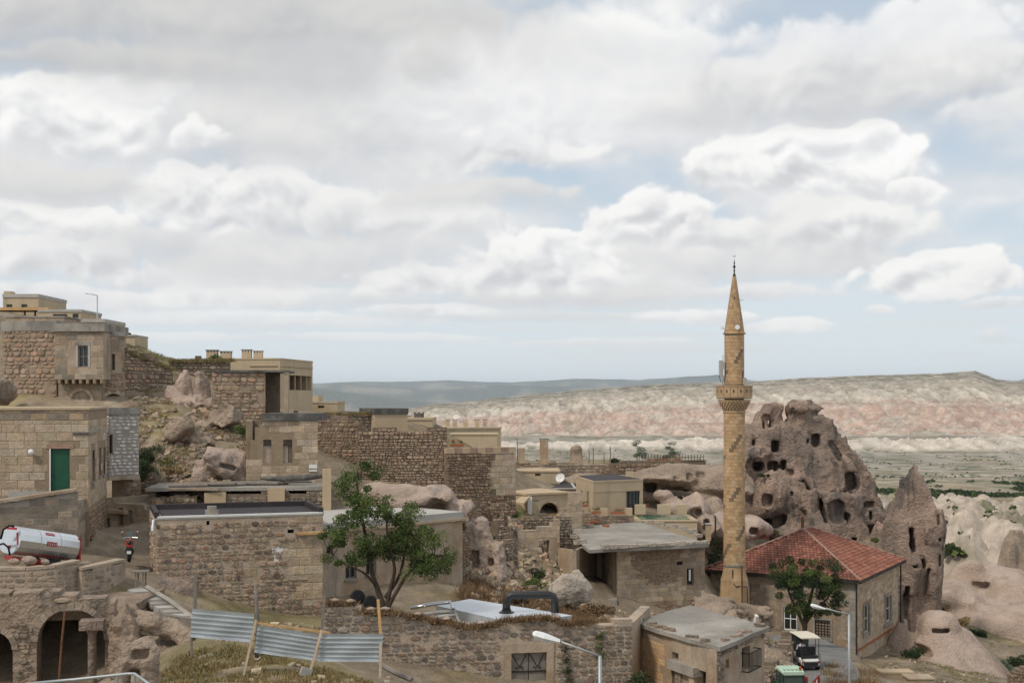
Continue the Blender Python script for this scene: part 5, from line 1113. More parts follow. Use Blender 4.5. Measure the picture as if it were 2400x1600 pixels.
for t, x, z, w_, h in ((.52, .62, -.02, .62, .2), (.5, .345, .59, .55, .14)):
    c = a+(b-a)*t+sy*(x+.015)+uz*z; tilt = 0 if abs(z) < .3 else .9; up = (uz*math.cos(tilt)-sy*math.sin(tilt))
    if tilt: c = a+(b-a)*t+(sy*(.48+.02)+uz*(.40+.02)); up = (uz*.36-sy*.28).normalized()
    pl = MB().add([c-ex_*w_/2-up*h/2, c+ex_*w_/2-up*h/2, c+ex_*w_/2+up*h/2, c-ex_*w_/2+up*h/2], [(0, 1, 2, 3)]).build('lettering_band', 'red_print', tank)
    nrm = ex_.cross(up).normalized()*.012
    if nrm.y > 0: nrm = -nrm
    for k in range(5):                                         # blocky white letters on the red band
        cc = c-ex_*(w_*.36-k*w_*.18)+nrm; lw_ = w_*.05; m = MB()
        for dx_, dz_, ww, hh_ in ((-.5, 0, .35, 1), (.5, 0, .35, 1), (0, (.4, -.4, 0, .4, 0)[k], 1, .3)):
            q0 = cc+ex_*dx_*lw_+up*dz_*h*.5; m.add([q0-ex_*lw_*ww*.6-up*h*.3*hh_, q0+ex_*lw_*ww*.6-up*h*.3*hh_, q0+ex_*lw_*ww*.6+up*h*.3*hh_, q0-ex_*lw_*ww*.6+up*h*.3*hh_], [(0, 1, 2, 3)])
        m.build('letter', 'white_paint', pl)
for pts in (((-.3, .46), (.3, .46), .1), ((.36, .30), (.50, -.25), .09), ((-.10, -.36), (.10, -.36), .14)):
    p0, p1 = (a-ex_*.012+sy*q[0]+uz*q[1] for q in pts[:2]); dd = (p1-p0).normalized(); nn = dd.cross(ex_).normalized()*pts[2]/2; MB().add([p0-nn, p1-nn, p1+nn, p0+nn], [(0, 1, 2, 3)]).build('red_stripe', 'red_print', tank)
ch = MB(); ch.box(tuple((a+b)/2-uz*.82), (3.5, .5, .16), math.atan2(ex_.y, ex_.x), ry=-math.asin(ex_.z)); ch.box(tuple((a+b)/2-uz*.95+ex_*.6), (1.0, 1.3, .1), math.atan2(ex_.y, ex_.x)); ch.build('chassis', 'red_paint', tk)
MB().box(tuple(b+ex_*.12-uz*.1+sy*.1), (.1, .9, 1.1), math.atan2(ex_.y, ex_.x)).build('end_panel', 'red_paint', tk)
for s_ in (-1, 1):
    for q in (.62, .86):
        c = a+(b-a)*q-uz*1.02+sy*s_*.62; w_ = MB(); ax_ = sy; n = 18
        pr = [(.12, -.12), (.36, -.12), (.42, -.06), (.42, .06), (.36, .12), (.12, .12)]
        vs = [c+ax_*o_+(ex_*math.cos(2*math.pi*k/n)+uz*math.sin(2*math.pi*k/n))*r for r, o_ in pr for k in range(n)]; w_.add(vs, [(i*n+k, i*n+(k+1) % n, (i+1)*n+(k+1) % n, (i+1)*n+k) for i in range(5) for k in range(n)]+[tuple(range(n))[::-1], tuple(range(5*n, 6*n))]); w_.build('wheel', 'black_rubber', tk, True)
MB().tube([P3(2, 1262, 56.1), P3(8, 1240, 56), P3(22, 1231, 56), P3(34, 1233, 56.1)], .05, 7).build('hose', 'black_rubber', tk, True); MB().tube([P3(-10, 1278, 56.2), P3(8, 1273, 56), P3(20, 1282, 56), P3(23, 1300, 56.1)], .045, 7).build('hose', 'black_rubber', tk, True)
# motorbike in the alley, seen from behind
def wheel(parent, c, r, w_, axis, name='wheel', rim='chrome', n=18):
    ax_ = Vector(axis).normalized(); u = ax_.cross(Vector((0, 0, 1))).normalized(); v = u.cross(ax_); c = Vector(c)
    def ring(pr): 
        vs = [c+ax_*o_+(u*math.cos(2*math.pi*k/n)+v*math.sin(2*math.pi*k/n))*q for q, o_ in pr for k in range(n)]
        return vs, [(i*n+k, i*n+(k+1) % n, (i+1)*n+(k+1) % n, (i+1)*n+k) for i in range(len(pr)-1) for k in range(n)]+[tuple(range(n))[::-1], tuple(range((len(pr)-1)*n, len(pr)*n))]
    t = MB().add(*ring([(r*.62, -w_*.4), (r*.9, -w_/2), (r, -w_*.25), (r, w_*.25), (r*.9, w_/2), (r*.62, w_*.4)])).build(name, 'black_rubber', parent, True)
    MB().add(*ring([(r*.15, -w_*.46), (r*.58, -w_*.42), (r*.6, 0), (r*.58, w_*.42), (r*.15, w_*.46)])).build('rim', rim, t); return t
mb_ = thing('motorbike', 'red motorbike parked in the narrow alley', 'motorbike', P3(303, 1316, 61.5)); z0 = PZ(1316, 61.5); X0 = PX(303, 61.5)
fx = Vector((-.25, .97, 0)); sx = Vector((.97, .25, 0)); o0 = Vector((X0, 61.5, z0)); pt = lambda f_, s_, z: o0+fx*f_+sx*s_+Vector((0, 0, z))
wheel(mb_, pt(-.1, 0, .32), .32, .16, sx); wheel(mb_, pt(1.2, 0, .32), .32, .13, sx)
bd = MB(); bd.tube([pt(-.25, 0, .78), pt(.1, 0, .82), pt(.5, 0, .86), pt(.85, 0, .95)], [.06, .16, .2, .1], 10); bd.build('tank_body', 'red_paint', mb_, True)
MB().tube([pt(-.35, 0, .95), pt(0, 0, .93), pt(.4, 0, .92)], [.07, .13, .11], 8).build('seat', 'black_plastic', mb_, True); MB().tube([pt(.1, 0, .4), pt(.5, 0, .45), pt(.9, 0, .5)], [.16, .22, .14], 8).build('engine', 'dark_metal', mb_, True)
MB().box(tuple(pt(-.35, 0, .62)), (.26, .06, .3), .25).build('mudguard', 'black_plastic', mb_); MB().box(tuple(pt(-.42, 0, .5)), (.2, .02, .14), .25).build('number_plate', 'white_paint', mb_); MB().box(tuple(pt(-.38, 0, .8)), (.22, .05, .1), .25).build('tail_light', 'red_paint', mb_)
MB().tube([pt(.85, -.36, 1.06), pt(.95, -.1, 1.08), pt(.95, .1, 1.08), pt(.85, .36, 1.06)], .02, 6).build('handlebar', 'chrome', mb_); MB().tube([pt(.95, 0, 1.05), pt(1.2, 0, .32)], .04, 6).build('fork', 'chrome', mb_)
for s_ in (-1, 1): MB().tube([pt(.9, s_*.3, 1.08), pt(.88, s_*.36, 1.3)], .012, 5).build('mirror_arm', 'dark_metal', mb_); MB().lathe([(.01, 0), (.06, .02), (.07, .08), (.01, .12)], tuple(pt(.88, s_*.36, 1.27)), 8).build('mirror', 'chrome', mb_)
MB().box(tuple(pt(1.0, 0, 1.25)), (.26, .02, .26), .25, rx=-.35).build('windscreen', 'glass_tint', mb_)
tb_ = thing('small_table', 'small dark wooden table at the foot of the alley', 'table', P3(329, 1372, 57.2)); MB().box(P3(329, 1338, 57.2), (.75, .55, .06), .2).build('table_top', 'wood_grey', tb_)
for px, dy in ((321, -.2), (338, -.15), (320, .25), (337, .3)): MB().box((PX(px, 57.2), 57.2+dy, PZ(1356, 57.2)), (.06, .06, .62), .2).build('leg', 'wood_grey', tb_)
# corrugated sheet fence
fe = thing('sheet_fence', 'fence of three galvanised corrugated sheets nailed to rough planks', 'fence', P3(670, 1570, 42))
def sheet(c4, d, ribs=6):
    tl, tr_, br, bl = (np.array(P3(*q, d+o_)) for q, o_ in zip(c4, (0, .02, .02, 0))); m = MB(); prof = []
    for k in range(ribs+1):
        t = k/ribs; prof += [(max(0, t-.03), 0), (max(0, t-.018), .04), (min(1, t+.018), .04), (min(1, t+.03), 0)] if 0 < k < ribs else [(t, .02)]
    vs = []
    for t, o_ in prof:
        for q in np.linspace(0, 1, 7): w_ = .012*math.sin(q*9+t*5); p = (tl*(1-q)+tr_*q)*(1-t)+(bl*(1-q)+br*q)*t; vs.append((p[0], p[1]-o_-w_, p[2]))
    f = [(i*7+k, (i+1)*7+k, (i+1)*7+k+1, i*7+k+1) for i in range(len(prof)-1) for k in range(6)]; n = len(vs)
    vs += [(x, y+.006, z) for x, y, z in vs]; f += [tuple(n+i for i in q[::-1]) for q in f]; m.add(vs, f); return m.build('metal_sheet', 'galvanised', fe)
sheet([(451, 1425), (596, 1437), (590, 1504), (446, 1492)], 42.0); sheet([(604, 1464), (750, 1487), (741, 1547), (596, 1528)], 42.06); sheet([(752, 1484), (897, 1484), (895, 1550), (744, 1549)], 42.0)
def plank(p, q, w_, t, mt, name='plank'):
    p, q = Vector(p), Vector(q); dd = q-p; o_ = MB(); ax_ = dd.normalized(); s_ = ax_.cross(Vector((0, 1, 0))).normalized()
    vs = [c+s_*x*w_/2+Vector((0, y*t/2, 0)) for c in (p, q) for x, y in ((-1, -1), (1, -1), (1, 1), (-1, 1))]
    return o_.add(vs, [(0, 1, 5, 4), (1, 2, 6, 5), (2, 3, 7, 6), (3, 0, 4, 7), (3, 2, 1, 0), (4, 5, 6, 7)]).build(name, mt, fe)
plank(P3(571, 1582, 41.8), P3(600, 1452, 41.88), .075, .05, 'wood_pale'); plank(P3(723, 1586, 41.75), P3(754, 1476, 41.9), .08, .05, 'wood_pale'); plank(P3(591, 1584, 42.4), P3(592, 1520, 42.2), .08, .05, 'wood', 'stake'); plank(P3(891, 1586, 41.85), P3(892, 1508, 41.9), .085, .06, 'wood_pale', 'post')
plank(P3(594, 1458, 42.14), P3(773, 1482, 42.12), .06, .05, 'wood_new', 'rail'); plank(P3(892, 1486, 42.2), P3(886, 1404, 42.3), .09, .06, 'wood_new', 'post'); plank(P3(455, 1500, 42.3), P3(459, 1340, 42.3), .085, .08, 'wood_grey', 'post'); plank(P3(449, 1540, 42.2), P3(449, 1480, 42.2), .06, .06, 'wood_grey', 'post'); plank(P3(753, 1488, 42.6), P3(761, 1396, 42.6), .08, .08, 'wood_grey', 'post')
MB().tube([P3(602, 1540, 42.5), P3(605, 1470, 42.45), P3(601, 1410, 42.4), P3(599, 1367, 42.4)], [.08, .075, .065, .05], 7).build('crooked_pole', 'wood_grey', fe, True)
tag(MB().tube([P3(890, 1555, 43.5), P3(925, 1575, 43), P3(965, 1592, 42.6)], .09, 7).build('weathered_log', 'wood_grey'), 'weathered grey log lying at the end of the sheet fence', 'log')
tag(MB().box(P3(717, 1574, 41.5), (.36, .12, .28), .4, ry=.35).build('cement_block', 'concrete_pale'), 'pale cement block at the foot of a fence plank', 'block')
# ---------------------------------------------------------------- foreground wall with the gate, yard behind it
A, B = P2(757, 53.2), P2(1482, 55.4); L = np.linalg.norm(B-A); gt = HP(A, B, 1198, 1528, 1281, 1660)
tops = [(757, 1420), (835, 1416), (846, 1436), (905, 1440), (975, 1448), (1100, 1474), (1180, 1462), (1290, 1448), (1325, 1466), (1400, 1462), (1482, 1452)]
pts = [(UPX(A, B, q), PZ(y, DU(A, B, UPX(A, B, q)))) for q, y in tops]; tf = ruin_top(L, pts, .03, 8)
fw = wall('yard_wall', A, B, 5.8, 12.0, .55, [gt], tf, 'mortar_pale'); tag(fw, 'long rubble stone yard wall with a brushwood top and an iron gate', 'wall', kind='thing')
ms = Masonry(); clad(ms, fw, A, B, 6.4, 12.0, 'rubble', 'grey', holes=[(gt[0]-.32, gt[1], gt[2]+.32, gt[3]+.42)], top=tf); ms.finish()
for u0, u1, z0_, z1_ in ((gt[0]-.3, gt[0]-.003, 5.9, gt[3]), (gt[2]+.003, gt[2]+.3, 5.9, gt[3]), (gt[0]-.32, gt[2]+.32, gt[3]+.003, gt[3]+.4)): wbox('gate_surround', A, B, (u0, z0_, u1, z1_), .06, .4, 'plaster_old', fw)
gate = thing('iron_gate', 'double wooden gate with curled iron bars in the yard wall', 'gate', (*(A+(B-A)/L*(gt[0]+gt[2])/2), 6.4)); dv = (B-A)/L
for k in range(2):
    u0 = gt[0]+(gt[2]-gt[0])*k/2; u1 = u0+(gt[2]-gt[0])/2-.02; lf = wbox('gate_leaf', A, B, (u0+.02, 6.4, u1, gt[3]-.03), -.12, .06, 'wood_grey', gate)
    um = (u0+u1)/2; at = lambda u, z: (*(A+dv*u+np.array((dv[1], -dv[0]))*-.1), z); zt = gt[3]-.1
    for s_ in (-1, 1): MB().tube([at(um+s_*.3, zt), at(um+s_*.12, zt-.3), at(um+s_*.02, zt-.5), at(um+s_*.1, zt-.62), at(um+s_*.17, zt-.55), at(um+s_*.1, zt-.5)], .02, 5).build('scroll', 'dark_metal', lf)
    for z in (zt-.75, zt-1.4): wbox('gate_bar', A, B, (u0+.02, z, u1, z+.06), -.07, .04, 'dark_metal', lf)
for px, y0, y1 in ((1327, 1500, 1600), (1405, 1478, 1545)):     # climbers on the wall
    u = UPX(A, B, px); n = 26; c = np.array([(*(A+dv*(u+random.uniform(-.13, .13))+np.array((dv[1], -dv[0]))*.1), PZ(random.uniform(y0, y1), 55)) for _ in range(n)])
    quads('climber', *clumps(c, np.full(n, .16), 420, .09, GREEN if px > 1400 else DARKG), 'leaf', fw)
u = np.sort(RNG.uniform(0, L-1.7, 900)); uu_ = u[(u < 1.3) | (u > 1.5)]
tufts('brushwood', [(*(A+dv*q+np.array((-dv[1], dv[0]))*RNG.uniform(-.1, .5)), tf(q)+.03) for q in uu_], .26, BROWN, 9, .13, .035, fw, 1.1)
for q in (.5, 1.15, 2.0, 2.6, 4.0, 5.2, 6.7, 9.9): 
    p = A+dv*q+np.array((-dv[1], dv[0]))*.25; MB().lathe([(.02, 0), (.2, .03), (.22, .1), (.02, .16)], (p[0], p[1], tf(q)+.1), 9).build('cap_stone', 'tuff_pale', fw, True)
wall('wall_return', B+(.004, 0), P2(1524, 60), 5.8, 10.3, .45, (), None, 'plaster_old', fw)
# sheet metal duct box with black pipe
db = thing('duct_box', 'big shiny sheet metal duct box behind the yard wall', 'duct', (0, 57.5, 9.2)); cc = [G_ for G_ in ((-3.56, 59.7), (-2.0, 61.6), (2.65, 56.9), (.05, 55.0))]
MB().prism([cc[0], cc[3], cc[2], cc[1]], 9.35, 10.36).build('box', 'zinc', db); MB().prism([(x*1.0+.03*np.sign(x+.5), y) for x, y in (cc[0], cc[3], cc[2], cc[1])], 10.364, 10.40).build('lid', 'zinc', db)
p0 = P3(1187, 1443, 57.6); pipe = MB(); pipe.tube([(p0[0], p0[1], 10.42), (p0[0], p0[1], 10.95), (p0[0]+.08, p0[1], 11.12), (p0[0]+.28, p0[1], 11.2), (p0[0]+1.9, p0[1]+.1, 11.2), (p0[0]+2.1, p0[1]+.1, 11.12), (p0[0]+2.18, p0[1]+.1, 10.95), (p0[0]+2.18, p0[1]+.1, 10.2)], .18, 12); pipe.build('black_pipe', 'black_plastic', db, True)
MB().lathe([(.34, 0), (.34, .04), (.22, .06), (.22, .14)], (p0[0], p0[1], 10.404), 14).build('pipe_collar', 'black_plastic', db)
pp_ = thing('pipe_stack', 'bundle of pale pipes lying in the yard beside the duct box', 'pipes', P3(990, 1440, 58))
for k, (x0, y0, x1, y1) in enumerate(((962, 1425, 1055, 1410), (985, 1440, 1065, 1432), (1000, 1452, 1068, 1440), (1010, 1448, 1140, 1470))): MB().tube([P3(x0, y0, 57.5-k*.2), P3((x0+x1)/2, (y0+y1)/2-2, 57.7-k*.2), P3(x1, y1, 58-k*.2), P3(x1+8, y1+16, 57.6-k*.2)], .085, 8).build('pipe', 'concrete_pale' if k else 'chrome', pp_, True)
for px, py in ((838, 1397), (868, 1410)):
    T = thing('black_tyre', 'old black tyre leaning behind the yard wall '+('near the plaster house' if px < 850 else 'below the tree trunk'), 'tyre', P3(px, py+12, 55.5), 'tyres behind the yard wall'); n = 20; vs = []; c = Vector(P3(px, py+2, 55.5))
    wheel(T, c, .33, .2, (.5, -.8, .2), 'tyre_ring', 'black_rubber')
# ---------------------------------------------------------------- crumbling house right of the yard wall
Dq, A, B, C = np.array((5.7, 58.0)), np.array((8.35, 52.2)), np.array((11.2, 56.8)), np.array((8.6, 62.3)); wd = HP(A, B, 1739, 1514, 1758, 1568); w2 = HP(A, B, 1701, 1544, 1709, 1565)
dh = [HP(Dq, A, 1563, 1524, 1578, 1640), HP(Dq, A, 1622, 1566, 1642, 1640)]
cr = House('crumbling_house', 'crumbling low house with a flat concrete roof and stained plaster', [A, B, C, Dq], 4.6, 9.75, 'plaster_old', holes={0: [wd, w2], 3: dh})
cr.clad(0, 'rubble', 'grey', where=lambda u, z: (u < .9 and z > 8.2) or z > 9.35 or z < 6.5).clad(3, 'ashlar', 'gold', where=lambda u, z: u < 3.2 and z < 9.2, z0=6)
ce = []
for p_, q_ in ((A+(.1, -.2), B+(.25, 0)), (B+(.25, 0), C+(.1, .3)), (C+(.1, .3), Dq+(-.25, .1)), (Dq+(-.25, .1), A+(.1, -.2))):
    for k in range(6): ce.append(p_+(q_-p_)*k/6+(RNG.uniform(-.13, .13, 2) if k else 0))
slab('roof', ce, 9.754, 9.93, 'roof_earth', cr.T)
for k in range(16): t_ = random.random(); p_ = (A+(B-A)*t_ if k % 2 else Dq+(A-Dq)*t_)+np.array((0, .3)); MB().box((p_[0], p_[1], 9.97), (random.uniform(.2, .6), random.uniform(.15, .3), random.uniform(.08, .2)), random.uniform(-1, 1), ry=random.uniform(-.15, .15)).build('roof_stone', 'tuff', cr.T)
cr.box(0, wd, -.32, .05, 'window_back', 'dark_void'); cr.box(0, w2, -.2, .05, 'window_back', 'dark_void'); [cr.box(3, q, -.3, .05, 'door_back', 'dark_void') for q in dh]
cr.box(3, (2.9, 8.4, 5.0, 8.8), .25, .5, 'broken_beam', 'concrete'); cr.box(0, (.22, 7.2, .42, 8.0), .03, .03, 'notice', 'white_paint'); cr.box(3, (4.5, 6, 4.9, 8.4), .15, .4, 'pilaster', 'plaster'); cr.box(3, (3.3, 5, 3.75, 8.4), .1, .35, 'pilaster', 'tuff')
bal = MB(); d_ = (B-A)/np.linalg.norm(B-A); nr = np.array((d_[1], -d_[0]))
for k in range(11): u = wd[0]-.1+(wd[2]-wd[0]+.5)*k/10; p = A+d_*u+nr*.35; bal.box((*p, wd[1]+.4), (.025, .025, .8), 0)
for z in (wd[1]+.02, wd[1]+.8): p = A+d_*((wd[0]+wd[2])/2+.15)+nr*.35; bal.box((*p, z), (wd[2]-wd[0]+.5, .04, .04), math.atan2(d_[1], d_[0]))
for u in (wd[0]-.1, wd[2]+.4):
    for z in (wd[1]+.02, wd[1]+.8): p = A+d_*u+nr*.17; bal.box((*p, z), (.04, .36, .04), math.atan2(d_[1], d_[0]))
bal.build('balcony_rail', 'dark_metal', cr.T); cr.done()

# ---------------------------------------------------------------- mosque
MC = np.array((27.9, 102.4)); dl = np.array((-.866, .5)); drr = np.array((.5, .866)); EZ = 5.47; LL, WW = 13.5, 15.5
E = [MC, MC+drr*WW, MC+drr*WW+dl*LL, MC+dl*LL]              # eaves: front corner, right, back, left
ov = .55; K = [MC+(dl+drr)*ov, MC+drr*(WW-ov)+dl*ov, MC+drr*(WW-ov)+dl*(LL-ov), MC+dl*(LL-ov)+drr*ov]
Lf, Rt = (K[3], K[0]), (K[0], K[1])
wf = [HP(*Lf, 1836, 1423, 1868, 1476), HP(*Lf, 1910, 1452, 1946, 1492)]; wr = [HP(*Rt, 2024, 1418, 2037, 1482), HP(*Rt, 2075, 1396, 2088, 1456), HP(*Rt, 2042, 1543, 2050, 1558), HP(*Rt, 2089, 1525, 2098, 1560)]
mq = House('mosque', 'square stone mosque hall with a red tiled hip roof beside the minaret', [K[3], K[0], K[1], K[2]], -4.6, EZ-.12, 'ashlar_joint', 'mosque', holes={0: wf, 1: wr})
mq.clad(0, 'ashlar', 'weather', z0=.5, holes=[(q[0]-.2, q[1]-.1, q[2]+.2, q[3]+.2) for q in wf]).clad(1, 'ashlar', 'ashlar', z0=-3.6, holes=[(q[0]-.2, q[1]-.2, q[2]+.2, q[3]+.2) for q in wr])
mq.window(0, wf[0], 'white_paint', 'glass_dark', .12, .09, 1, 1); mq.window(0, wf[1], 'dark_metal', 'plaster_old', .1, .05, 4, 5); [mq.window(1, q, 'white_paint', 'glass_dark', .15, .06, 0, 1) for q in wr[:2]]; mq.box(1, wr[2], -.2, .05, 'vent', 'dark_void'); mq.box(1, wr[3], -.15, .06, 'door', 'wood_grey')
for i, hl in ((0, wf), (1, wr[:2])):
    for q in hl:
        for s_ in (-1, 1): u = q[0]-.09 if s_ < 0 else q[2]+.09; mq.box(i, (u-.085, q[1]-.1, u+.085, q[3]+.18), .05, .2, 'window_surround', 'concrete')
        mq.box(i, (q[0]-.2, q[3]+.005, q[2]+.2, q[3]+.2), .055, .2, 'lintel', 'concrete'); mq.box(i, (q[0]-.2, q[1]-.32, q[2]+.2, q[1]-.005), .08, .25, 'sill', 'concrete')
a, b = Rt; L = np.linalg.norm(b-a); mq.box(1, (.0, PZ(1524, 103.5)-.1, L, PZ(1524, 103.5)+.1), .07, .2, 'string_course', 'terracotta')
for k in range(17):
    z = -2.4+k*.45; w_ = .5 if k % 2 else .8
    mq.box(1, (.0, z, w_, z+.42), .03, .1, 'quoin', 'concrete' if k % 3 else 'plaster'); La = np.linalg.norm(Lf[1]-Lf[0]); mq.box(0, (La-(1.3-w_), z, La, z+.42), .03, .1, 'quoin', 'concrete')
def pipe_down(p, z0, z1, name='downpipe', parent=mq.T): return MB().tube([(p[0], p[1], z0), (p[0], p[1], z1-.5), (p[0]*1.0, p[1]+.1, z1)], .07, 8).build(name, 'dark_metal', parent)
pipe_down(K[0]+(0, -.22), -3, EZ-.1); pipe_down(K[1]+(.18, -.1), -4, EZ-.1); pipe_down(np.array(P2(1760, 107.6)), -.5, EZ-.2); pipe_down(np.array(P2(1664, 109.6)), -.5, EZ-.2)
# roof: boards, then tiles laid course by course
cen = sum(E)/4; RZ = 8.65; r0, r1 = cen-drr*1.0, cen+drr*1.0       # short ridge parallel to the right-hand eave
t3 = lambda p, z: Vector((p[0], p[1], z))
faces = [(t3(E[0], EZ), t3(E[1], EZ), t3(r1, RZ), t3(r0, RZ)), (t3(E[1], EZ), t3(E[2], EZ), t3(r1, RZ)), (t3(E[2], EZ), t3(E[3], EZ), t3(r0, RZ), t3(r1, RZ)), (t3(E[3], EZ), t3(E[0], EZ), t3(r0, RZ))]
m = MB(); [m.add(list(f), [tuple(range(len(f)))]) for f in faces]; m.add([t3(q, EZ-.02) for q in E], [(3, 2, 1, 0)]); roof = m.build('roof', 'tile_ridge', mq.T)
for i in range(4):
    p, q = E[i], E[(i+1) % 4]; dd = (q-p)/np.linalg.norm(q-p); c = (p+q)/2; MB().box((c[0], c[1], EZ-.14), (np.linalg.norm(q-p)-.1, .08, .2), math.atan2(dd[1], dd[0])).build('gutter', 'dark_metal', mq.T)
tm = bpy.data.meshes.new('tile'); vs = []
for y, lift in ((0, .02), (1, .0)):                              # a channelled clay tile, 0..1 up the slope
    for x, z in ((-.5, .0), (-.36, .045), (-.2, .012), (.2, .012), (.36, .045), (.5, 0.)): vs.append((x*.96, y*1.1-.02, z+lift*2.2))
nv0 = len(vs); vs += [(x, y, z-.035) for x, y, z in vs[:6]]
tm.from_pydata(vs, [], [(k, k+1, k+7, k+6) for k in range(5)]+[(nv0+k, nv0+k+1, k+1, k) for k in range(5)]); tm.materials.append(MAT['tile_red']); tm.update()
tiles = []
for fi, f in enumerate(faces):
    o0 = f[0]; xa = (f[1]-f[0]).normalized(); nrm = xa.cross(f[2]-f[0]).normalized(); ya = nrm.cross(xa); top = max((q-o0).dot(ya) for q in f[2:]); xs0 = (f[-1]-o0).dot(xa) if len(f) > 3 else (f[2]-o0).dot(xa); xs1 = (f[2]-o0).dot(xa); wid = (f[1]-f[0]).length
    M0 = Matrix((xa, ya, nrm)).transposed(); y = 0; row = 0
    while y < top-.1:
        lo = xs0*y/top; hi = wid-(wid-xs1)*y/top; x = lo+(.15 if row % 2 else 0)
        while x < hi-.1:
            p = o0+xa*(x+.15)+ya*y+nrm*.02; tiles.append((fi, p, M0)); x += .31
        y += .37; row += 1
near_t = sorted([t for t in tiles if t[0] in (0, 3)], key=lambda t: (t[0] != 0, t[1].y))[:295]; chosen = set(map(id, near_t)); TC = [(.265, .11, .075), (.245, .10, .07), (.285, .125, .085), (.225, .09, .065), (.30, .14, .10), (.19, .085, .065)]
for t in near_t:
    o = bpy.data.objects.new('roof_tile', tm); e = t[2].to_euler(); o.rotation_euler = e; o.scale = (.31, .38, 1.15); o.color = (*jit(random.choice(TC), .1), 1); link(o, roof, t[1])
m = MB(); m.v, m.f, m.c = [], [], []
for t in tiles:
    if id(t) in chosen: continue
    b_ = len(m.v); cc = jit(random.choice(TC), .1)
    for v in tm.vertices: m.v.append(tuple(t[1]+t[2]@Vector((v.co.x*.31, v.co.y*.38, v.co.z*1.15))))
    for q in tm.polygons: m.f.append(tuple(b_+i for i in q.vertices)); m.c.append(cc)
m.build('tilework', 'tile_mass', roof, kind='stuff')
for p, q in ((t3(E[0], EZ), t3(r0, RZ)), (t3(E[1], EZ), t3(r1, RZ)), (t3(E[3], EZ), t3(r0, RZ)), (t3(E[2], EZ), t3(r1, RZ)), (t3(r0, RZ), t3(r1, RZ))):
    n = max(2, int((q-p).length/.4))
    for k in range(n): a_ = p+(q-p)*(k/n); b_ = p+(q-p)*((k+1.12)/n); MB().tube([a_+Vector((0, 0, .05)), b_+Vector((0, 0, .03))], [.13, .11], 7).build('ridge_tile', 'tile_ridge', roof)
MB().box((r0[0], r0[1]+.4, RZ+.4), (.22, .22, 1.3)).build('flue', 'rust', mq.T); mq.done()

# ---------------------------------------------------------------- minaret
MX, MY = PX(1721, 105), 105.0; zz = lambda py: PZ(py, 105)
mn = thing('minaret', 'tall round golden stone minaret with a balcony and a stone spire', 'minaret', (MX, MY, zz(1450)))
core = MB(); core.lathe([(.84, zz(1330)), (.83, zz(968)), (.78, zz(900)), (.77, zz(785)), (.70, zz(781)), (.12, zz(648))], (MX, MY, 0), 32); core.build('core', 'ashlar_joint', mn)
NB = 14; bm_ = bpy.data.meshes.new('ring_block'); vs = []; sub = 3
for j in (0, 1):
    for r in (1.0, 1.035):
        for k in range(sub+1): a_ = (k/sub-.5)*2*math.pi/NB*.975; vs.append((r*math.sin(a_), -r*math.cos(a_), .03 if not j else .97))
n = sub+1; bm_.from_pydata(vs, [], [(n+k, n+k+1, 3*n+k+1, 3*n+k) for k in range(sub)]+[(k, k+1, n+k+1, n+k) for k in range(sub)]+[(3*n+k, 3*n+k+1, 2*n+k+1, 2*n+k) for k in range(sub)]+[(0, n, 3*n, 2*n), (n+sub, sub, 2*n+sub, 3*n+sub)]); bm_.materials.append(MAT['stone']); bm_.update()
blk = []
def courses(z0, z1, ra, rb, h, band=None):
    k = int(round((z1-z0)/h)); h = (z1-z0)/k
    for i in range(k):
        z = z0+i*h; r = ra+(rb-ra)*(i+.5)/k
        for j in range(NB):
            a_ = (j+.5*(i % 2))*2*math.pi/NB; w_ = ((a_+math.pi) % (2*math.pi))-math.pi; c = jit(random.choice(PAL['gold']), .06)
            if band:
                for zb in band:
                    if abs((z+h/2)-(zb+w_*.95)) < h*.55: c = jit((.21, .15, .095), .06)
            blk.append((abs(w_), z, h, r, a_, c))
courses(zz(1321), zz(968), .855, .835, .285, [zz(1038), zz(1153), zz(1262)]); courses(zz(901), zz(786), .785, .775, .285, [zz(845)]); 
k = 19; hz_ = (zz(648)-zz(781))/k
for i in range(k): courses(zz(781)+i*hz_, zz(781)+(i+1)*hz_, .80-(.80-.13)*(i+.25)/k, .80-(.80-.13)*(i+.25)/k, hz_)
blk.sort(key=lambda t: t[0]); m = MB(); m.v, m.f, m.c = [], [], []
for i, (w_, z, h, r, a_, c) in enumerate(blk):
    if i < 295:
        o = bpy.data.objects.new('block', bm_); o.rotation_euler = (0, 0, a_); o.scale = (r, r, h); o.color = (*c, 1); link(o, mn, (MX, MY, z))
    else:
        b_ = len(m.v); cr_, sr_ = math.cos(a_), math.sin(a_)
        for v in bm_.vertices: m.v.append((MX+r*(v.co.x*cr_-v.co.y*sr_), MY+r*(v.co.x*sr_+v.co.y*cr_), z+v.co.z*h))
        for q in bm_.polygons: m.f.append(tuple(b_+t for t in q.vertices)); m.c.append(c)
m.build('blockwork', 'stone_mass', mn, kind='stuff')
PL = MAT['plaster']; mat('gold_stone', (.46, .32, .185), .16, 1.6, 9, col2=(.40, .28, .17), bump=.3, dirt=((.25, .19, .13), .4, 1.4))
MB().lathe([(.88, 0), (.92, .05), (.92, .22), (.88, .27)], (MX, MY, zz(968)), 32).build('neck_ring', 'gold_stone', mn)
for i in range(5): MB().lathe([(.93+.09*i, 0), (.95+.09*i, .12), (.99+.09*i, .16)], (MX, MY, zz(960)+.275+i*.165-.27), 32, rot=i*.1).build('corbel_ring', 'gold_stone', mn)
for i in range(4):
    for j in range(26): a_ = 2*math.pi*(j+.5*(i % 2))/26; r = .99+.09*i; MB().box((MX+r*math.sin(a_), MY-r*math.cos(a_), zz(960)+.1+i*.165), (.1, .1, .11), a_).build('muqarnas', 'gold_stone', mn)
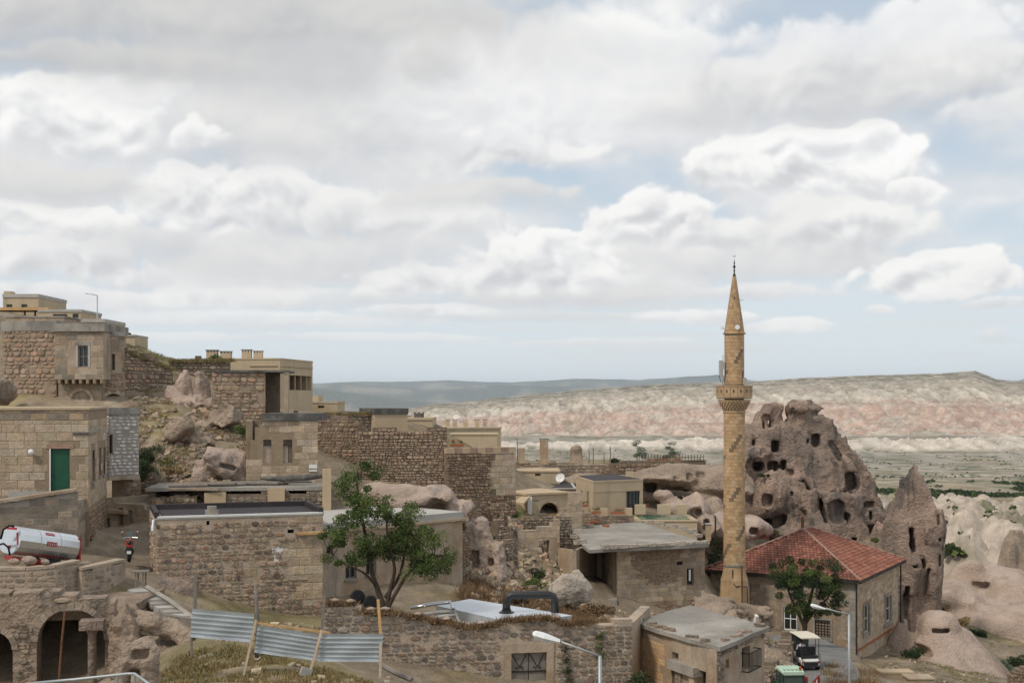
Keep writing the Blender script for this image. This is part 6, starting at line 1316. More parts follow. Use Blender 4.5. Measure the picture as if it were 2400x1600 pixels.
bz = zz(931); MB().lathe([(1.3, 0), (1.44, .06), (1.46, .12), (1.2, .12)], (MX, MY, bz-.12), 32).build('balcony_floor', 'gold_stone', mn)
nb = 16
for j in range(nb):
    a_ = 2*math.pi*(j+.5)/nb; r = 1.40; p = MB().box((MX+r*math.sin(a_), MY-r*math.cos(a_), bz+.45), (2*r*math.tan(math.pi/nb)*.98, .12, .86), a_).build('balcony_panel', 'gold_stone', mn)
    MB().box((MX+(r+.062)*math.sin(a_), MY-(r+.062)*math.cos(a_), bz+.5), (.1, .01, .24), a_).build('panel_slot', 'dark_void', p)
    MB().box((MX+r*math.sin(a_), MY-r*math.cos(a_), bz+.93), (2*r*math.tan(math.pi/nb)*1.04, .2, .09), a_).build('balcony_coping', 'gold_stone', p)
MB().lathe([(.85, 0), (.92, .05), (.92, .13), (.82, .18)], (MX, MY, zz(784)), 32).build('eave_ring', 'gold_stone', mn)
MB().lathe([(.14, 0), (.1, .25), (.05, .35), (.05, .5), (.09, .56), (.05, .62), (.05, .78), (.15, .86), (.05, .97), (.04, 1.15), (.08, 1.2), (.03, 1.26), (.025, 1.45)], (MX, MY, zz(650)), 14).build('finial', 'dark_metal', mn, True)
cres = [(MX+.09*math.sin(t), MY, zz(600)+.02-.09*math.cos(t)) for t in np.linspace(-2.5, 2.5, 13)]; MB().tube(cres, [.006]+[.018]*11+[.006], 6).build('crescent', 'dark_metal', mn)
MB().lathe([(.86, 0), (.93, .06), (.93, .2), (.86, .24)], (MX, MY, zz(1327)), 32).build('base_ring', 'concrete', mn)
MB().lathe([(1.12, 0), (.98, .5), (.88, 1.2)], (MX, MY, zz(1358)), 16).build('flare', 'gold_stone', mn); fr = MB().lathe([(1.28, 0), (1.24, 2.0), (1.16, zz(1356)-zz(1450))], (MX, MY, zz(1450)), 8, rot=.3).build('pedestal', 'gold_stone', mn)
MB().tube([(MX+.45, MY-1.0, zz(1320)), (MX+.42, MY-1.3, zz(1440))], .07, 7).build('post', 'rust', mn); MB().tube([(MX-.3, MY-.95, zz(1330)), (MX-.28, MY-.98, zz(1360)), (MX-.1, MY-1.2, zz(1368)), (MX+.85, MY-1.0, zz(1370)), (MX+.9, MY-.95, zz(1378)), (MX+.9, MY-1.0, zz(1430))], .04, 6).build('conduit', 'dark_metal', mn)
for dxx, dyy, py in ((-1.0, -.3, 769), (.06, -.86, 768)): c_ = Vector((MX+dxx*.92, MY+dyy, zz(py))); q_ = Vector((dxx, dyy, 0)).normalized(); MB().tube([c_-q_*.1, c_, c_+q_*.12, c_+q_*.2], [.05, .06, .12, .2], 12).build('loudspeaker', 'lamp_white', mn)
MB().box((MX-.1, MY-.62, zz(700)), (.09, .06, .16)).build('slot', 'dark_void', mn); MB().tube([(MX+.42, MY-.2, zz(704)), (MX+.68, MY-.25, zz(704))], .02, 5).build('rod', 'dark_metal', mn)
an = thing('antenna_panel', 'grey mobile antenna panel bracketed to the minaret balcony', 'antenna', (MX-1.12, MY-.3, zz(895))); MB().box((MX-1.15, MY-.3, zz(864)), (.24, .3, 1.35), .2).build('panel', 'concrete_pale', an); MB().tube([(MX-.98, MY-.3, zz(832)), (MX-.98, MY-.3, zz(896))], .03, 6).build('mast', 'pole_grey', an); MB().box((MX-.93, MY-.3, zz(856)), (.2, .25, .6)).build('radio_unit', 'pole_grey', an); MB().tube([(MX-1.3, MY-.4, zz(880)), (MX-1.2, MY-.4, zz(893)), (MX-1.0, MY-.3, zz(897)), (MX-.85, MY-.2, zz(888))], .025, 5).build('bracket', 'dark_metal', an)
MB().box((MX+.72, MY-.55, zz(893)), (.25, .3, .55), .3).build('radio_unit', 'concrete_pale', an); MB().box((MX+.55, MY-.5, zz(878)), (.16, .2, .6), .3).build('balcony_door', 'rust', mn)

# ---------------------------------------------------------------- rock castle and cones
rock('rock_castle', 'huge honeycombed tuff rock with many cave windows behind the mosque', 131, [
 ('c', 1890, 985, 36, 1975, 1400, 150, 2, .8), ('c', 1932, 1000, 18, 2082, 1290, 52, 1.5, 1.3), ('c', 1905, 1000, 24, 2040, 1250, 60, 1.0, 1.), ('c', 1882, 965, 30, 1888, 1010, 38, 1.5, 1.1), ('e', 1880, 957, 48, 13, 1.5, 2.4), ('e', 1922, 985, 20, 9, 2, 1.4), ('e', 1940, 996, 18, 9, 2, 1.2), ('c', 1933, 978, 4, 1933, 1000, 8, 1, 1),
 ('c', 1812, 966, 22, 1806, 1010, 28, 1, 1.1), ('c', 1800, 958, 16, 1782, 1010, 30, .6, 1.1), ('e', 1822, 952, 20, 10, 1, 1.6), ('c', 1800, 1040, 52, 1800, 1120, 66, 1.5, 1.2), ('c', 1750, 1020, 14, 1740, 1120, 40, 1, 1.4), ('e', 1762, 1060, 60, 14, -1.5, 1.6), ('c', 1855, 1060, 14, 1895, 1240, 26, -3.9, 1.0), ('c', 1900, 1100, 12, 1935, 1230, 20, -4.2, 1.0), ('c', 1950, 1040, 8, 2030, 1200, 16, -2.2, 1.0),
 ('e', 1790, 1165, 46, 52, -2.4, 2.4), ('c', 1830, 1170, 36, 1850, 1250, 60, -1.5, 1.2), ('c', 1740, 1130, 40, 1720, 1260, 70, 0, 1.2), ('e', 1850, 1245, 80, 30, -3.5, 3.0), ('c', 1960, 1190, 44, 1985, 1300, 60, -2.6, 1.0), ('c', 2040, 1225, 34, 2060, 1300, 50, -2.4, 1.1), ('e', 1880, 1330, 190, 60, 0, 6), ('c', 1846, 1010, 26, 1858, 1150, 64, 1.5, 1.), ('c', 1820, 1000, 22, 1830, 1060, 40, 1.2, 1.), ('e', 1760, 1020, 30, 20, 1, 1.6), ('c', 1915, 1000, 20, 1990, 1160, 60, 1, 1.)],
 holes=[(1800, 1066, 62, 44, .8, .5), (1872, 1108, 34, 70, .9, .5, .35), (1936, 1190, 40, 54, .8, .5, .2), (1850, 1062, 22, 46, .7, .5, .3), (1960, 1060, 16, 60, .6, .5, .5), (1820, 1215, 60, 30, .8, .5), (2030, 1200, 60, 60, .7, .5), (1764, 1037, 6, 14, 1.8, .3), (1813, 1045, 20, 28, 2.2, .3), (1773, 1091, 25, 24, 2.2, .5), (1807, 1091, 28, 25, 2.2, .5), (1831, 1088, 14, 24, 2, .4), (1806, 993, 8, 18, 5, .4), (1796, 986, 22, 30, .7, .5), (1790, 996, 8, 18, 1.6, .4), (1914, 1032, 20, 32, .9, .5), (1951, 1083, 11, 28, .7, .4, .25), (1915, 1130, 36, 34, 2.6, .3), (1985, 1125, 32, 44, 2.2, .5, .12), (2022, 1177, 30, 14, 1.6, .3), (1962, 1206, 10, 26, 1.8, .4), (2024, 1203, 9, 20, 1.6, .4), (2060, 1220, 17, 22, 1.8, .4), (2030, 1237, 36, 26, 2, .3), (1973, 1258, 12, 22, 1.6, .5), (1779, 1165, 24, 30, 1.0, .5), (1856, 1201, 20, 30, 1.0, .3), (1894, 1033, 5, 10, .8, .5), (1862, 1023, 4, 6, .6, .5), (1933, 1077, 4, 5, .6, .5), (1914, 1082, 4, 7, .6, .5), (1878, 1238, 20, 9, 1.5, .3), (1880, 1140, 12, 40, .8, .5, .5), (1838, 1150, 8, 10, .8, .5), (1852, 1170, 6, 8, .8, .5), (1930, 1260, 7, 14, .9, .4), (1845, 1105, 20, 14, .7, .5), (1868, 1065, 16, 26, .7, .5, .3), (1843, 966, 8, 46, 9, .5)],
 amp=.34, ns=2.1, res=.16, k=.22, mt='tuff_dark', cat='rock formation', zmin=-4, ribs=.55, fine=.1, facet=.75)
rock('leaning_cone', 'tall pointed tuff cone with a dark cleft right of the rock castle', 122, [('c', 2140, 1104, 11, 2118, 1310, 84, 1, .9), ('c', 2142, 1106, 12, 2174, 1230, 46, 0, 1.), ('c', 2170, 1230, 44, 2172, 1470, 46, 0, 1.), ('c', 2110, 1260, 52, 2100, 1480, 62, .5, 1.), ('e', 2140, 1094, 11, 7, 0, .5), ('c', 2115, 1150, 8, 2062, 1240, 14, -2, 1)],
 holes=[(2129, 1262, 16, 56, 2.5, .5), (2154, 1105, 3, 8, .5, .5), (2188, 1215, 9, 24, .6, .5), (2190, 1260, 5, 12, .8, .4), (2203, 1255, 4, 14, .8, .4), (2200, 1282, 4, 12, .7, .4), (2150, 1315, 12, 24, 1.5, .4, .2), (2128, 1320, 10, 6, .8, .3), (2110, 1378, 12, 26, 1.2, .3), (2160, 1360, 8, 70, .5, .5, -.15), (2192, 1310, 7, 26, .5, .4)], amp=.34, ns=1.9, res=.14, k=.2, mt='tuff_dark', cat='rock formation', zmin=-4, ribs=.8, fine=.08)
rock('pale_mound', 'smooth pale pink rock mound with a slot shaped window', 110, [('c', 2200, 1478, 52, 2206, 1560, 100, 0, 1.), ('e', 2222, 1600, 132, 84, 0, 5.4), ('c', 2262, 1510, 30, 2300, 1600, 66, 1.0, 1.), ('c', 2130, 1470, 16, 2120, 1580, 50, 2.0, 1.)], holes=[(2190, 1469, 42, 11, 1.2, .4), (2150, 1478, 14, 20, 1.0, .5), (2128, 1464, 9, 12, .7, .5), (2140, 1520, 44, 34, 1.5, .5)], amp=.1, ns=2.4, res=.13, k=1.6, mt='tuff_pale', zmin=-6, ribs=.18, facet=.2)
rock('rolling_mound', 'rolling pink rock slope with bushes behind the slot window mound', 135, [('e', 2330, 1460, 130, 60, 2, 7), ('e', 2240, 1400, 80, 36, 3, 5), ('e', 2390, 1400, 90, 60, 6, 6), ('c', 2310, 1350, 30, 2330, 1420, 60, 4, 1.), ('c', 2380, 1480, 60, 2420, 1560, 110, -3, 1.), ('e', 2350, 1540, 60, 60, -3, 4)], holes=[(2318, 1378, 40, 14, 1.4, .5), (2385, 1498, 30, 24, 1.3, .5)], amp=.3, ns=3., res=.25, k=1.2, mt='tuff_pale', zmin=-12, facet=.25, ribs=.3)
rock('brown_cone', 'steep brown tuff cone with one small doorway above the pink slope', 165, [('c', 2378, 1250, 16, 2385, 1420, 66, 0, 1.), ('c', 2400, 1280, 20, 2420, 1420, 60, 2, 1.)], holes=[(2350, 1335, 7, 16, 1., .3)], amp=.4, ns=2.5, res=.25, k=.8, mt='tuff', zmin=-14, ribs=.3)
rock('pale_fins', 'pale grey rock fins in the gully beyond the leaning cone', 230, [('c', 2235, 1290, 12, 2235, 1400, 34, 0, 1.), ('c', 2278, 1268, 14, 2290, 1390, 40, 3, 1.), ('c', 2255, 1310, 10, 2262, 1400, 22, -3, 1.), ('c', 2215, 1250, 14, 2222, 1400, 30, 6, 1.)], amp=.6, ns=3.4, res=.4, k=.8, mt='tuff_cream', zmin=-30, ribs=.6)
rock('undercut_rock', 'pink undercut rock shelf with hollows left of the minaret', 122, [('e', 1610, 1120, 90, 30, 2, 4), ('e', 1680, 1130, 60, 42, 1, 4), ('e', 1560, 1118, 70, 22, 2, 3.5), ('c', 1690, 1150, 46, 1680, 1200, 50, 1, 1.), ('e', 1520, 1165, 46, 46, 3, 3), ('e', 1620, 1180, 60, 20, -1, 3), ('e', 1660, 1200, 50, 30, -2, 3)], holes=[(1527, 1140, 26, 28, 1.6, .3), (1590, 1152, 50, 26, 2., .5), (1562, 1136, 6, 9, .8, .5), (1580, 1118, 16, 6, .8, .4), (1612, 1116, 16, 16, .6, .5), (1640, 1112, 20, 14, .6, .5), (1640, 1215, 16, 30, 1.2, .4)], amp=.35, ns=2., res=.17, k=.5, mt='tuff', zmin=4, fine=.05)
rock('hollow_boulders', 'tumbled pale rocks with hollows beside the pool terrace', 114, [('e', 1590, 1190, 40, 22, 0, 2), ('e', 1640, 1200, 36, 26, 1, 2), ('e', 1655, 1225, 30, 24, -1, 1.8), ('e', 1560, 1165, 20, 14, 1, 1.4), ('e', 1700, 1250, 46, 40, 2, 2.4), ('e', 1770, 1240, 50, 26, 3, 3)], holes=[(1633, 1198, 16, 14, .8, .5), (1768, 1245, 22, 16, 1.2, .5), (1648, 1225, 12, 26, 1, .4)], amp=.25, ns=1.4, res=.14, k=.35, mt='tuff_pale', zmin=4)
rock('low_rock', 'low brown rock outcrop behind the cube house', 124, [('e', 1400, 1125, 46, 14, 0, 2.5), ('e', 1350, 1128, 40, 10, 0, 2.5), ('e', 1440, 1130, 40, 12, 1, 2.5)], amp=.2, ns=1.6, res=.18, mt='tuff', zmin=10)
rock('knob_rock', 'small two-tone knob rock on the garden terrace', 140, [('c', 1350, 1058, 9, 1352, 1085, 18, 0, 1.), ('e', 1350, 1052, 11, 7, 0, .6)], amp=.12, ns=.8, res=.1, mt='tuff', zmin=10)
rock('carved_rock', 'pale broken rock with carved niches in the middle ruins', 80, [('c', 1120, 1240, 26, 1135, 1330, 44, 0, 1.1), ('c', 1160, 1290, 22, 1165, 1380, 30, -.4, 1.1), ('e', 1115, 1300, 34, 60, .6, 1.5), ('c', 1100, 1320, 30, 1100, 1400, 34, 0, 1.1)], holes=[(1112, 1305, 24, 36, .5, .15), (1152, 1312, 13, 18, .5, .15), (1135, 1350, 40, 16, .25, .1)], amp=.22, ns=.8, res=.1, k=.2, mt='tuff_pale', zmin=7, fine=.12)
rock('cream_boulder', 'big cream boulder leaning before the grey roof house porch', 75, [('e', 1335, 1378, 36, 34, 0, 1.0), ('e', 1312, 1392, 24, 30, -.3, .8), ('c', 1348, 1345, 10, 1372, 1390, 18, 0, 1.)], amp=.12, ns=.8, res=.075, k=.3, mt='tuff_cream', zmin=5.5, fine=.03)
rock('mound_rock', 'weathered pale rock hump below the long stone wall', 80, [('e', 960, 1172, 100, 30, 0, 2.6), ('e', 1030, 1160, 34, 22, -.5, 1.4), ('e', 900, 1160, 60, 24, 1, 2), ('e', 1060, 1195, 40, 24, -.5, 1.4)], amp=.22, ns=1.2, res=.12, k=.5, mt='tuff_pale', zmin=9.5, fine=.04)
rock('twin_cones', 'pair of pale weathered rock cones on the rubble hill', 99, [('c', 430, 872, 7, 416, 950, 34, 0, .9), ('c', 462, 880, 9, 470, 950, 30, .5, .9), ('e', 440, 948, 80, 18, -.5, 1.8), ('e', 335, 945, 46, 16, -.5, 1.5)], holes=[(488, 910, 13, 46, 1., .3)], amp=.3, ns=.9, res=.09, k=.2, fine=.06, mt='tuff_pale', zmin=17, ribs=.15)
rock('hill_boulder', 'large rounded brown boulder under the doorway ruin', 92, [('e', 535, 975, 32, 24, 0, 1.1), ('e', 505, 990, 22, 22, .4, 1.), ('e', 480, 1000, 40, 18, .8, 1.2)], amp=.13, ns=.8, res=.09, k=.25, mt='tuff', zmin=15, facet=.95, fine=.08)
rock('collapsed_vault', 'collapsed pale rock vault beside the ashlar ruin', 79, [('e', 520, 1090, 60, 42, .8, 1.8), ('e', 480, 1110, 30, 34, .3, 1.2), ('e', 560, 1100, 28, 44, .4, 1.1), ('c', 540, 1078, 8, 578, 1095, 10, -.6, 1.)], holes=[(506, 1124, 24, 10, .8, .2), (540, 1092, 36, 10, .4, .5, -.25)], amp=.2, ns=.8, res=.09, k=.25, mt='tuff_pale', zmin=13.5, fine=.06)
rock('slope_rock', 'earthy rock ledge in the middle of the rubble hill', 88, [('e', 420, 1020, 44, 30, .5, 1.6), ('e', 470, 1040, 40, 22, 0, 1.4)], amp=.2, ns=1., res=.11, k=.4, mt='tuff', zmin=14.5, fine=.1, facet=.95)
rock('left_boulder', 'grey split boulder at the foot of the old rubble house', 92, [('e', 8, 925, 24, 26, 0, 1.0), ('e', 22, 912, 16, 18, -.3, .6)], amp=.12, ns=.8, res=.09, mt='tuff', zmin=18, facet=1., fine=.06)
# ---------------------------------------------------------------- trees and shrubs
b0 = Vector(P3(903, 1425, 57)); q3 = lambda px, py, dy=0: P3(px, py, 57+dy)
tree('leafy_tree', 'leafy green tree with several thin trunks behind the yard wall', tuple(b0), [([q3(900, 1425), q3(885, 1380, .1), q3(872, 1340, .2), q3(860, 1270, .3), q3(842, 1180, .2), q3(835, 1110)], .14), ([q3(905, 1425), q3(915, 1380), q3(925, 1330, -.2), q3(910, 1270, -.4), q3(905, 1200, -.3)], .11), ([q3(908, 1425), q3(930, 1385), q3(960, 1340, .2), q3(1000, 1310, .3), q3(1045, 1300, .2)], .1), ([q3(903, 1400), q3(935, 1350, .4), q3(950, 1290, .5), q3(965, 1220, .4)], .09), ([q3(880, 1370), q3(850, 1340, -.3), q3(805, 1320, -.2), q3(780, 1300)], .07)],
 [(*q3(838, 1130), .95, 1.0, .9), (*q3(810, 1190, .2), .95, 1.1, .95), (*q3(870, 1190, -.3), 1.0, 1.1, .9), (*q3(900, 1235), 1.2, 1.2, .8), (*q3(950, 1210, .3), .9, 1.0, .6), (*q3(975, 1260, .2), 1.1, 1.1, .8), (*q3(1020, 1290, .2), .95, 1.0, .75), (*q3(1045, 1320), .55, .7, .5), (*q3(835, 1260, -.3), .95, 1.0, .6), (*q3(800, 1300), .7, .9, .5), (*q3(990, 1340), .8, .8, .4), (*q3(960, 1310, .3), .7, .8, .5), (*q3(840, 1095), .5, .6, .4), (*q3(880, 1300, -.4), 1.1, 1.0, .6), (*q3(930, 1290, -.3), 1.0, 1.0, .6), (*q3(1000, 1330, -.2), .9, .8, .4), (*q3(790, 1250, .1), .7, .8, .6)], 33000, .1, GREEN, (.22, .5), .13, per=17)
b0 = P3(1888, 1512, 88); q3 = lambda px, py, dy=0: P3(px, py, 88+dy)
tree('mosque_tree', 'dense dark green tree in front of the mosque', b0, [([q3(1886, 1515), q3(1886, 1470), q3(1888, 1440, .2), q3(1900, 1400, .2), q3(1910, 1350)], .22), ([q3(1886, 1470), q3(1868, 1430), q3(1850, 1390, -.3), q3(1840, 1350)], .13), ([q3(1888, 1460), q3(1910, 1430, -.2), q3(1940, 1400, -.2), q3(1955, 1370)], .12)],
 [(*q3(1855, 1330), 1.3, 1.4, .85), (*q3(1930, 1332, .2), 1.3, 1.4, .8), (*q3(1965, 1390), .7, 1.0, .8), (*q3(1830, 1360), .6, 1.0, .8), (*q3(1895, 1370, -.4), 1.9, 1.5, 1.2), (*q3(1945, 1385), 1.0, 1.2, .95), (*q3(1845, 1380), .9, 1.2, .85), (*q3(1900, 1420, -.2), 1.6, 1.3, .7), (*q3(1940, 1425), .9, 1.0, .5), (*q3(1860, 1420), .7, .9, .5)], 36000, .1, DARKG+GREEN[:2], (.28, .55), .18, per=12)
def conifer(name, label, px, yb, yt, d, w_):
    base = P3(px, yb, d); h = (yb-yt)/F*d; T = thing(name, label, 'tree', base); MB().tube([base, (base[0], base[1], base[2]+h)], [.1, .02], 6).build('trunk', 'bark', T); cent = []; rr = []
    for k in range(26):
        t = k/26; r = w_*(1-t)**.8
        for j in range(max(2, int(7*(1-t)))): a_ = RNG.uniform(0, 6.28); cent.append((base[0]+r*math.cos(a_)*RNG.uniform(.3, 1), base[1]+r*math.sin(a_)*RNG.uniform(.3, 1), base[2]+h*t*.97+.1)); rr.append(.1+.16*(1-t))
    quads('crown', *clumps(np.array(cent), np.array(rr), 2600, .13, DARKG, .5), 'leaf', T); return T
conifer('small_fir', 'young dark fir tree left of the minaret', 1678, 1330, 1262, 110, .95)
for px, y0, w_, l in ((1495, 1078, .62, 'silvery green garden tree beside the pergola posts'), (1573, 1082, .72, 'wider silvery green garden tree by the red flower bed')):
    b0 = P3(px, y0+14, 133); q3 = lambda x, y, dy=0: P3(x, y, 133+dy)
    tree('silvery_tree', l, b0, [([q3(px, y0+14), q3(px-2, y0-5), q3(px+3, y0-30)], .06)], [(*q3(px-5, y0-22), w_, .8, .8), (*q3(px+8, y0-14), w_*.9, .8, .7), (*q3(px, y0-36), w_*.6, .6, .5)], 2600, .1, SILVER, (.2, .36), .05, group='silvery garden trees', per=14)
gzp = lambda px, d: (PX(px, d), d, gz(PX(px, d), d))
for px, py, d, r, cols, l in ((340, 1085, 83, (1.0, .9, 1.3), DARKG, 'dark shrub in the hollow beside the white block tower'), (368, 1050, 86, (.9, .9, .9), DARKG, 'dark shrub above the hollow on the rubble hill'), (566, 1000, 90, (.75, .7, .8), GREEN, 'round bright green bush left of the ashlar ruin'), (400, 1095, 82, (.8, .7, .6), DRY, 'dry yellow shrub on the rubble hill'), (1440, 1078, 131, (1.7, .8, .5), DARKG, 'dark hedge on the garden terrace'), (1265, 1335, 79, (.7, .6, .8), DARKG, 'dark green shrub below the empty doorway'), (1245, 1360, 77, (1.0, .8, .6), GREEN, 'low green shrub in the middle ruins'), (2140, 1524, 106, (1.2, .9, .8), DARKG, 'black green shrub filling the cave of the pale mound'), (2122, 1568, 103, (1.6, .9, .5), GREEN, 'low green hedge at the mosque corner'), (2345, 1545, 116, (1.7, 1.4, 1.2), SILVER, 'grey green bush at the foot of the pink slope'), (2290, 1480, 128, (1.4, 1.2, .8), DARKG, 'dark shrub in a fold of the pink slope'), (2258, 1400, 140, (1.6, 1.4, .8), GREEN, 'olive shrub on the ridge of the pink slope'), (2255, 1450, 122, (1.1, 1, .7), DRY, 'dry shrub behind the pale mound'), (2390, 1545, 110, (1.2, 1, .9), DARKG, 'dark bush at the right rock foot'), (2280, 1590, 102, (2.0, 1.2, .7), DARKG, 'dark sprawling bush on the garden plot'), (1600, 1215, 112, (1.0, .6, 1.1), MEADOW, 'spiky yucca like plant beside the pool terrace'), (1810, 1245, 123, (1.5, .8, .5), MEADOW, 'olive shrub strip on the rock ledge behind the mosque roof'), (2052, 1262, 120, (.6, .5, .4), GREEN, 'small green bush under the lower cave'), (1790, 1112, 127, (1.1, .6, .3), DARKG, 'green weeds under the twin cave windows'), (1500, 1585, 54, (.8, .6, .7), DARKG, 'dark ivy shrub between the yard wall and the crumbling house'), (265, 775, 114, (.28, .28, .5), DARKG, 'small dark topiary on the hilltop terrace'), (300, 782, 113, (.45, .3, .3), DARKG, 'pair of round bushes on the hilltop parapet'), (1210, 1200, 98, (.7, .6, .6), GREEN, 'pale flowering shrub left of the arch house'), (505, 835, 109, (.6, .5, .5), GREEN, 'green bush on the grassy crest')):
    c = P3(px, py+r[2]*F/d*.5, d); bush('shrub', l, c, r, int(1500*min(2.2, max(.5, r[0]*r[2]*1.3))), .11 if d < 100 else .14, cols)

# ---------------------------------------------------------------- vehicles on the road
def placed(o0, yaw):
    f_ = Vector((-math.sin(yaw), math.cos(yaw), 0)); s_ = Vector((math.cos(yaw), math.sin(yaw), 0)); o0 = Vector(o0)
    return lambda x, y, z: o0+s_*x+f_*y+Vector((0, 0, z))          # x right, y forward, z up
def hull(secs, name, mt, parent, smooth=True):
    """loft through closed rings of equal length"""
    n = len(secs[0]); m = MB(); m.add([p for s_ in secs for p in s_], [(i*n+k, i*n+(k+1) % n, (i+1)*n+(k+1) % n, (i+1)*n+k) for i in range(len(secs)-1) for k in range(n)]+[tuple(range(n))[::-1], tuple(range((len(secs)-1)*n, len(secs)*n))])
    o = m.build(name, mt, parent, smooth); return o
def ring(at, y, w_, z0, z1, b=.08): return [at(x, y, z) for x, z in ((-w_/2+b, z0), (w_/2-b, z0), (w_/2, z0+b), (w_/2, z1-b), (w_/2-b, z1), (-w_/2+b, z1), (-w_/2, z1-b), (-w_/2, z0+b))]
cy = 77.0; cx_ = PX(1886, cy); czr = float(np.interp(cy, RC[:, 1], RC[:, 2]))+.07; at = placed((cx_, cy, czr), .10)
gc = thing('golf_cart', 'white golf cart with a pale roof and rear bench driving up the road', 'golf cart', (cx_, cy, czr)); yw = .10
hull([ring(at, -1.15, 1.12, .32, .62), ring(at, -.7, 1.16, .28, .74), ring(at, -.1, 1.16, .26, .62), ring(at, .8, 1.14, .26, .6), ring(at, 1.1, 1.0, .3, .78), ring(at, 1.35, .8, .36, .6)], 'body', 'white_paint', gc, False)
MB().box(at(0, -1.0, .42), (.86, .34, .26), yw).build('rear_bumper', 'black_plastic', gc); MB().box(at(0, -1.22, .3), (1.0, .3, .06), yw).build('foot_plate', 'black_plastic', gc)
for y, z, nm in ((-.72, .8, 'rear_seat'), (-.1, .78, 'front_seat')): MB().box(at(0, y, z), (1.0, .46, .14), yw).build(nm, 'black_plastic', gc)
for y, nm in ((-.48, 'rear_backrest'), (-.36, 'front_backrest')): MB().box(at(0, y, 1.1), (.98, .1, .42), yw).build(nm, 'black_plastic', gc)
rf = hull([ring(at, -1.1, 1.2, 1.9, 1.97, .03), ring(at, 0, 1.24, 1.93, 2.01, .03), ring(at, 1.15, 1.16, 1.89, 1.96, .03)], 'roof', 'wood_pale', gc, False); MAT_roof = mat('cart_roof', (.66, .60, .48), .06, 2, 9, rough=.5, bump=.02); rf.data.materials[0] = MAT_roof
for x in (-.52, .52):
    for y, y2 in ((-1.0, -1.02), (-.42, -.42), (1.0, .8)): MB().tube([at(x, y, .62), at(x, y2, 1.9)], .02, 6).build('roof_post', 'dark_metal', gc)
    for y in (-.78, .95): wheel(gc, at(x*.98, y, .23), .23, .18, at(1, 0, 0)-at(0, 0, 0), rim='chrome')
    MB().box(at(x*.9, -1.17, .55), (.12, .06, .1), yw).build('tail_light', 'red_paint', gc); MB().tube([at(x*1.02, -1.2, .35), at(x*1.02, -1.2, 1.0), at(x*1.02, -.9, 1.02)], .018, 6).build('grab_rail', 'dark_metal', gc)
MB().add([at(-.5, .98, .8), at(.5, .98, .8), at(.5, .82, 1.86), at(-.5, .82, 1.86)], [(0, 1, 2, 3)]).build('windscreen', 'glass_tint', gc); MB().tube([at(-.25, .62, .78), at(-.25, .45, 1.02)], .02, 6).build('steering_column', 'dark_metal', gc)
# driver, one continuous body with clothes as children
def person(name, label, at, parts, res=.022):
    """parts: {piece: (material, [capsules (p, q, r0, r1) in local metres])}; the first piece is the body"""
    T = None
    for nm, (mt, caps) in parts.items():
        pts = np.array([list(at(*p)) for c in caps for p in c[:2]]); mn_ = pts.min(0)-.22; mx_ = pts.max(0)+.22
        X, Y, Z = np.meshgrid(*[np.arange(mn_[i], mx_[i], res) for i in range(3)], indexing='ij'); f = np.full(X.shape, 9.)
        for p, q, r0, r1 in caps:
            p, q = np.array(at(*p)), np.array(at(*q)); d = q-p; h = np.clip(((X-p[0])*d[0]+(Y-p[1])*d[1]+(Z-p[2])*d[2])/max(d@d, 1e-6), 0, 1)
            f = smin(f, np.sqrt((X-p[0]-h*d[0])**2+(Y-p[1]-h*d[1])**2+(Z-p[2]-h*d[2])**2)-(r0+h*(r1-r0)), .035)
        v, fc = surface_nets(f, mn_, res); o = grid_mesh(name if T is None else nm, v, fc, mt, T)
        if T is None: T = tag(o, label, 'person')
    return T
dx_ = -.24; hd = lambda x, y, z: at(x+dx_, y-.12, z)
person('person', 'driver in a pale lilac shirt sitting at the front of the golf cart', hd, {
 'body': ('skin', [((0, 0, .92), (0, .02, 1.3), .13, .15), ((0, .02, 1.36), (0, .03, 1.47), .05, .05), ((0, .04, 1.56), (0, .05, 1.63), .088, .082), ((0, .13, 1.57), (0, .14, 1.575), .02, .02), ((-.18, .02, 1.33), (-.25, .1, 1.08), .05, .042), ((-.25, .1, 1.08), (-.14, .38, 1.08), .04, .03), ((-.14, .38, 1.08), (-.10, .46, 1.10), .032, .028), ((-.10, .46, 1.10), (-.05, .5, 1.09), .012, .009), ((-.10, .46, 1.12), (-.06, .51, 1.11), .012, .009), ((-.11, .47, 1.14), (-.07, .52, 1.13), .012, .009), ((-.14, .45, 1.13), (-.12, .47, 1.17), .012, .01), ((.18, .02, 1.33), (.25, .1, 1.08), .05, .042), ((.25, .1, 1.08), (.14, .38, 1.08), .04, .03), ((.14, .38, 1.08), (.10, .46, 1.10), .032, .028), ((.10, .46, 1.10), (.05, .5, 1.09), .012, .009), ((.10, .46, 1.12), (.06, .51, 1.11), .012, .009), ((-.09, .02, .92), (-.12, .42, .9), .085, .06), ((-.12, .42, .9), (-.12, .5, .45), .055, .04), ((.09, .02, .92), (.12, .42, .9), .085, .06), ((.12, .42, .9), (.12, .5, .45), .055, .04)]),
 'shirt': ('shirt', [((0, 0, .93), (0, .02, 1.28), .15, .17), ((-.13, .02, 1.33), (.13, .02, 1.33), .075, .075), ((-.18, .02, 1.33), (-.24, .08, 1.12), .066, .06), ((.18, .02, 1.33), (.24, .08, 1.12), .066, .06)]),
 'trousers': ('denim', [((-.09, .0, .92), (-.12, .42, .905), .1, .075), ((-.12, .42, .9), (-.12, .5, .5), .072, .06), ((.09, .0, .92), (.12, .42, .905), .1, .075), ((.12, .42, .9), (.12, .5, .5), .072, .06)]),
 'hair': ('hair', [((0, .015, 1.6), (0, .03, 1.665), .09, .08), ((0, -.02, 1.56), (0, -.01, 1.62), .075, .08)])})
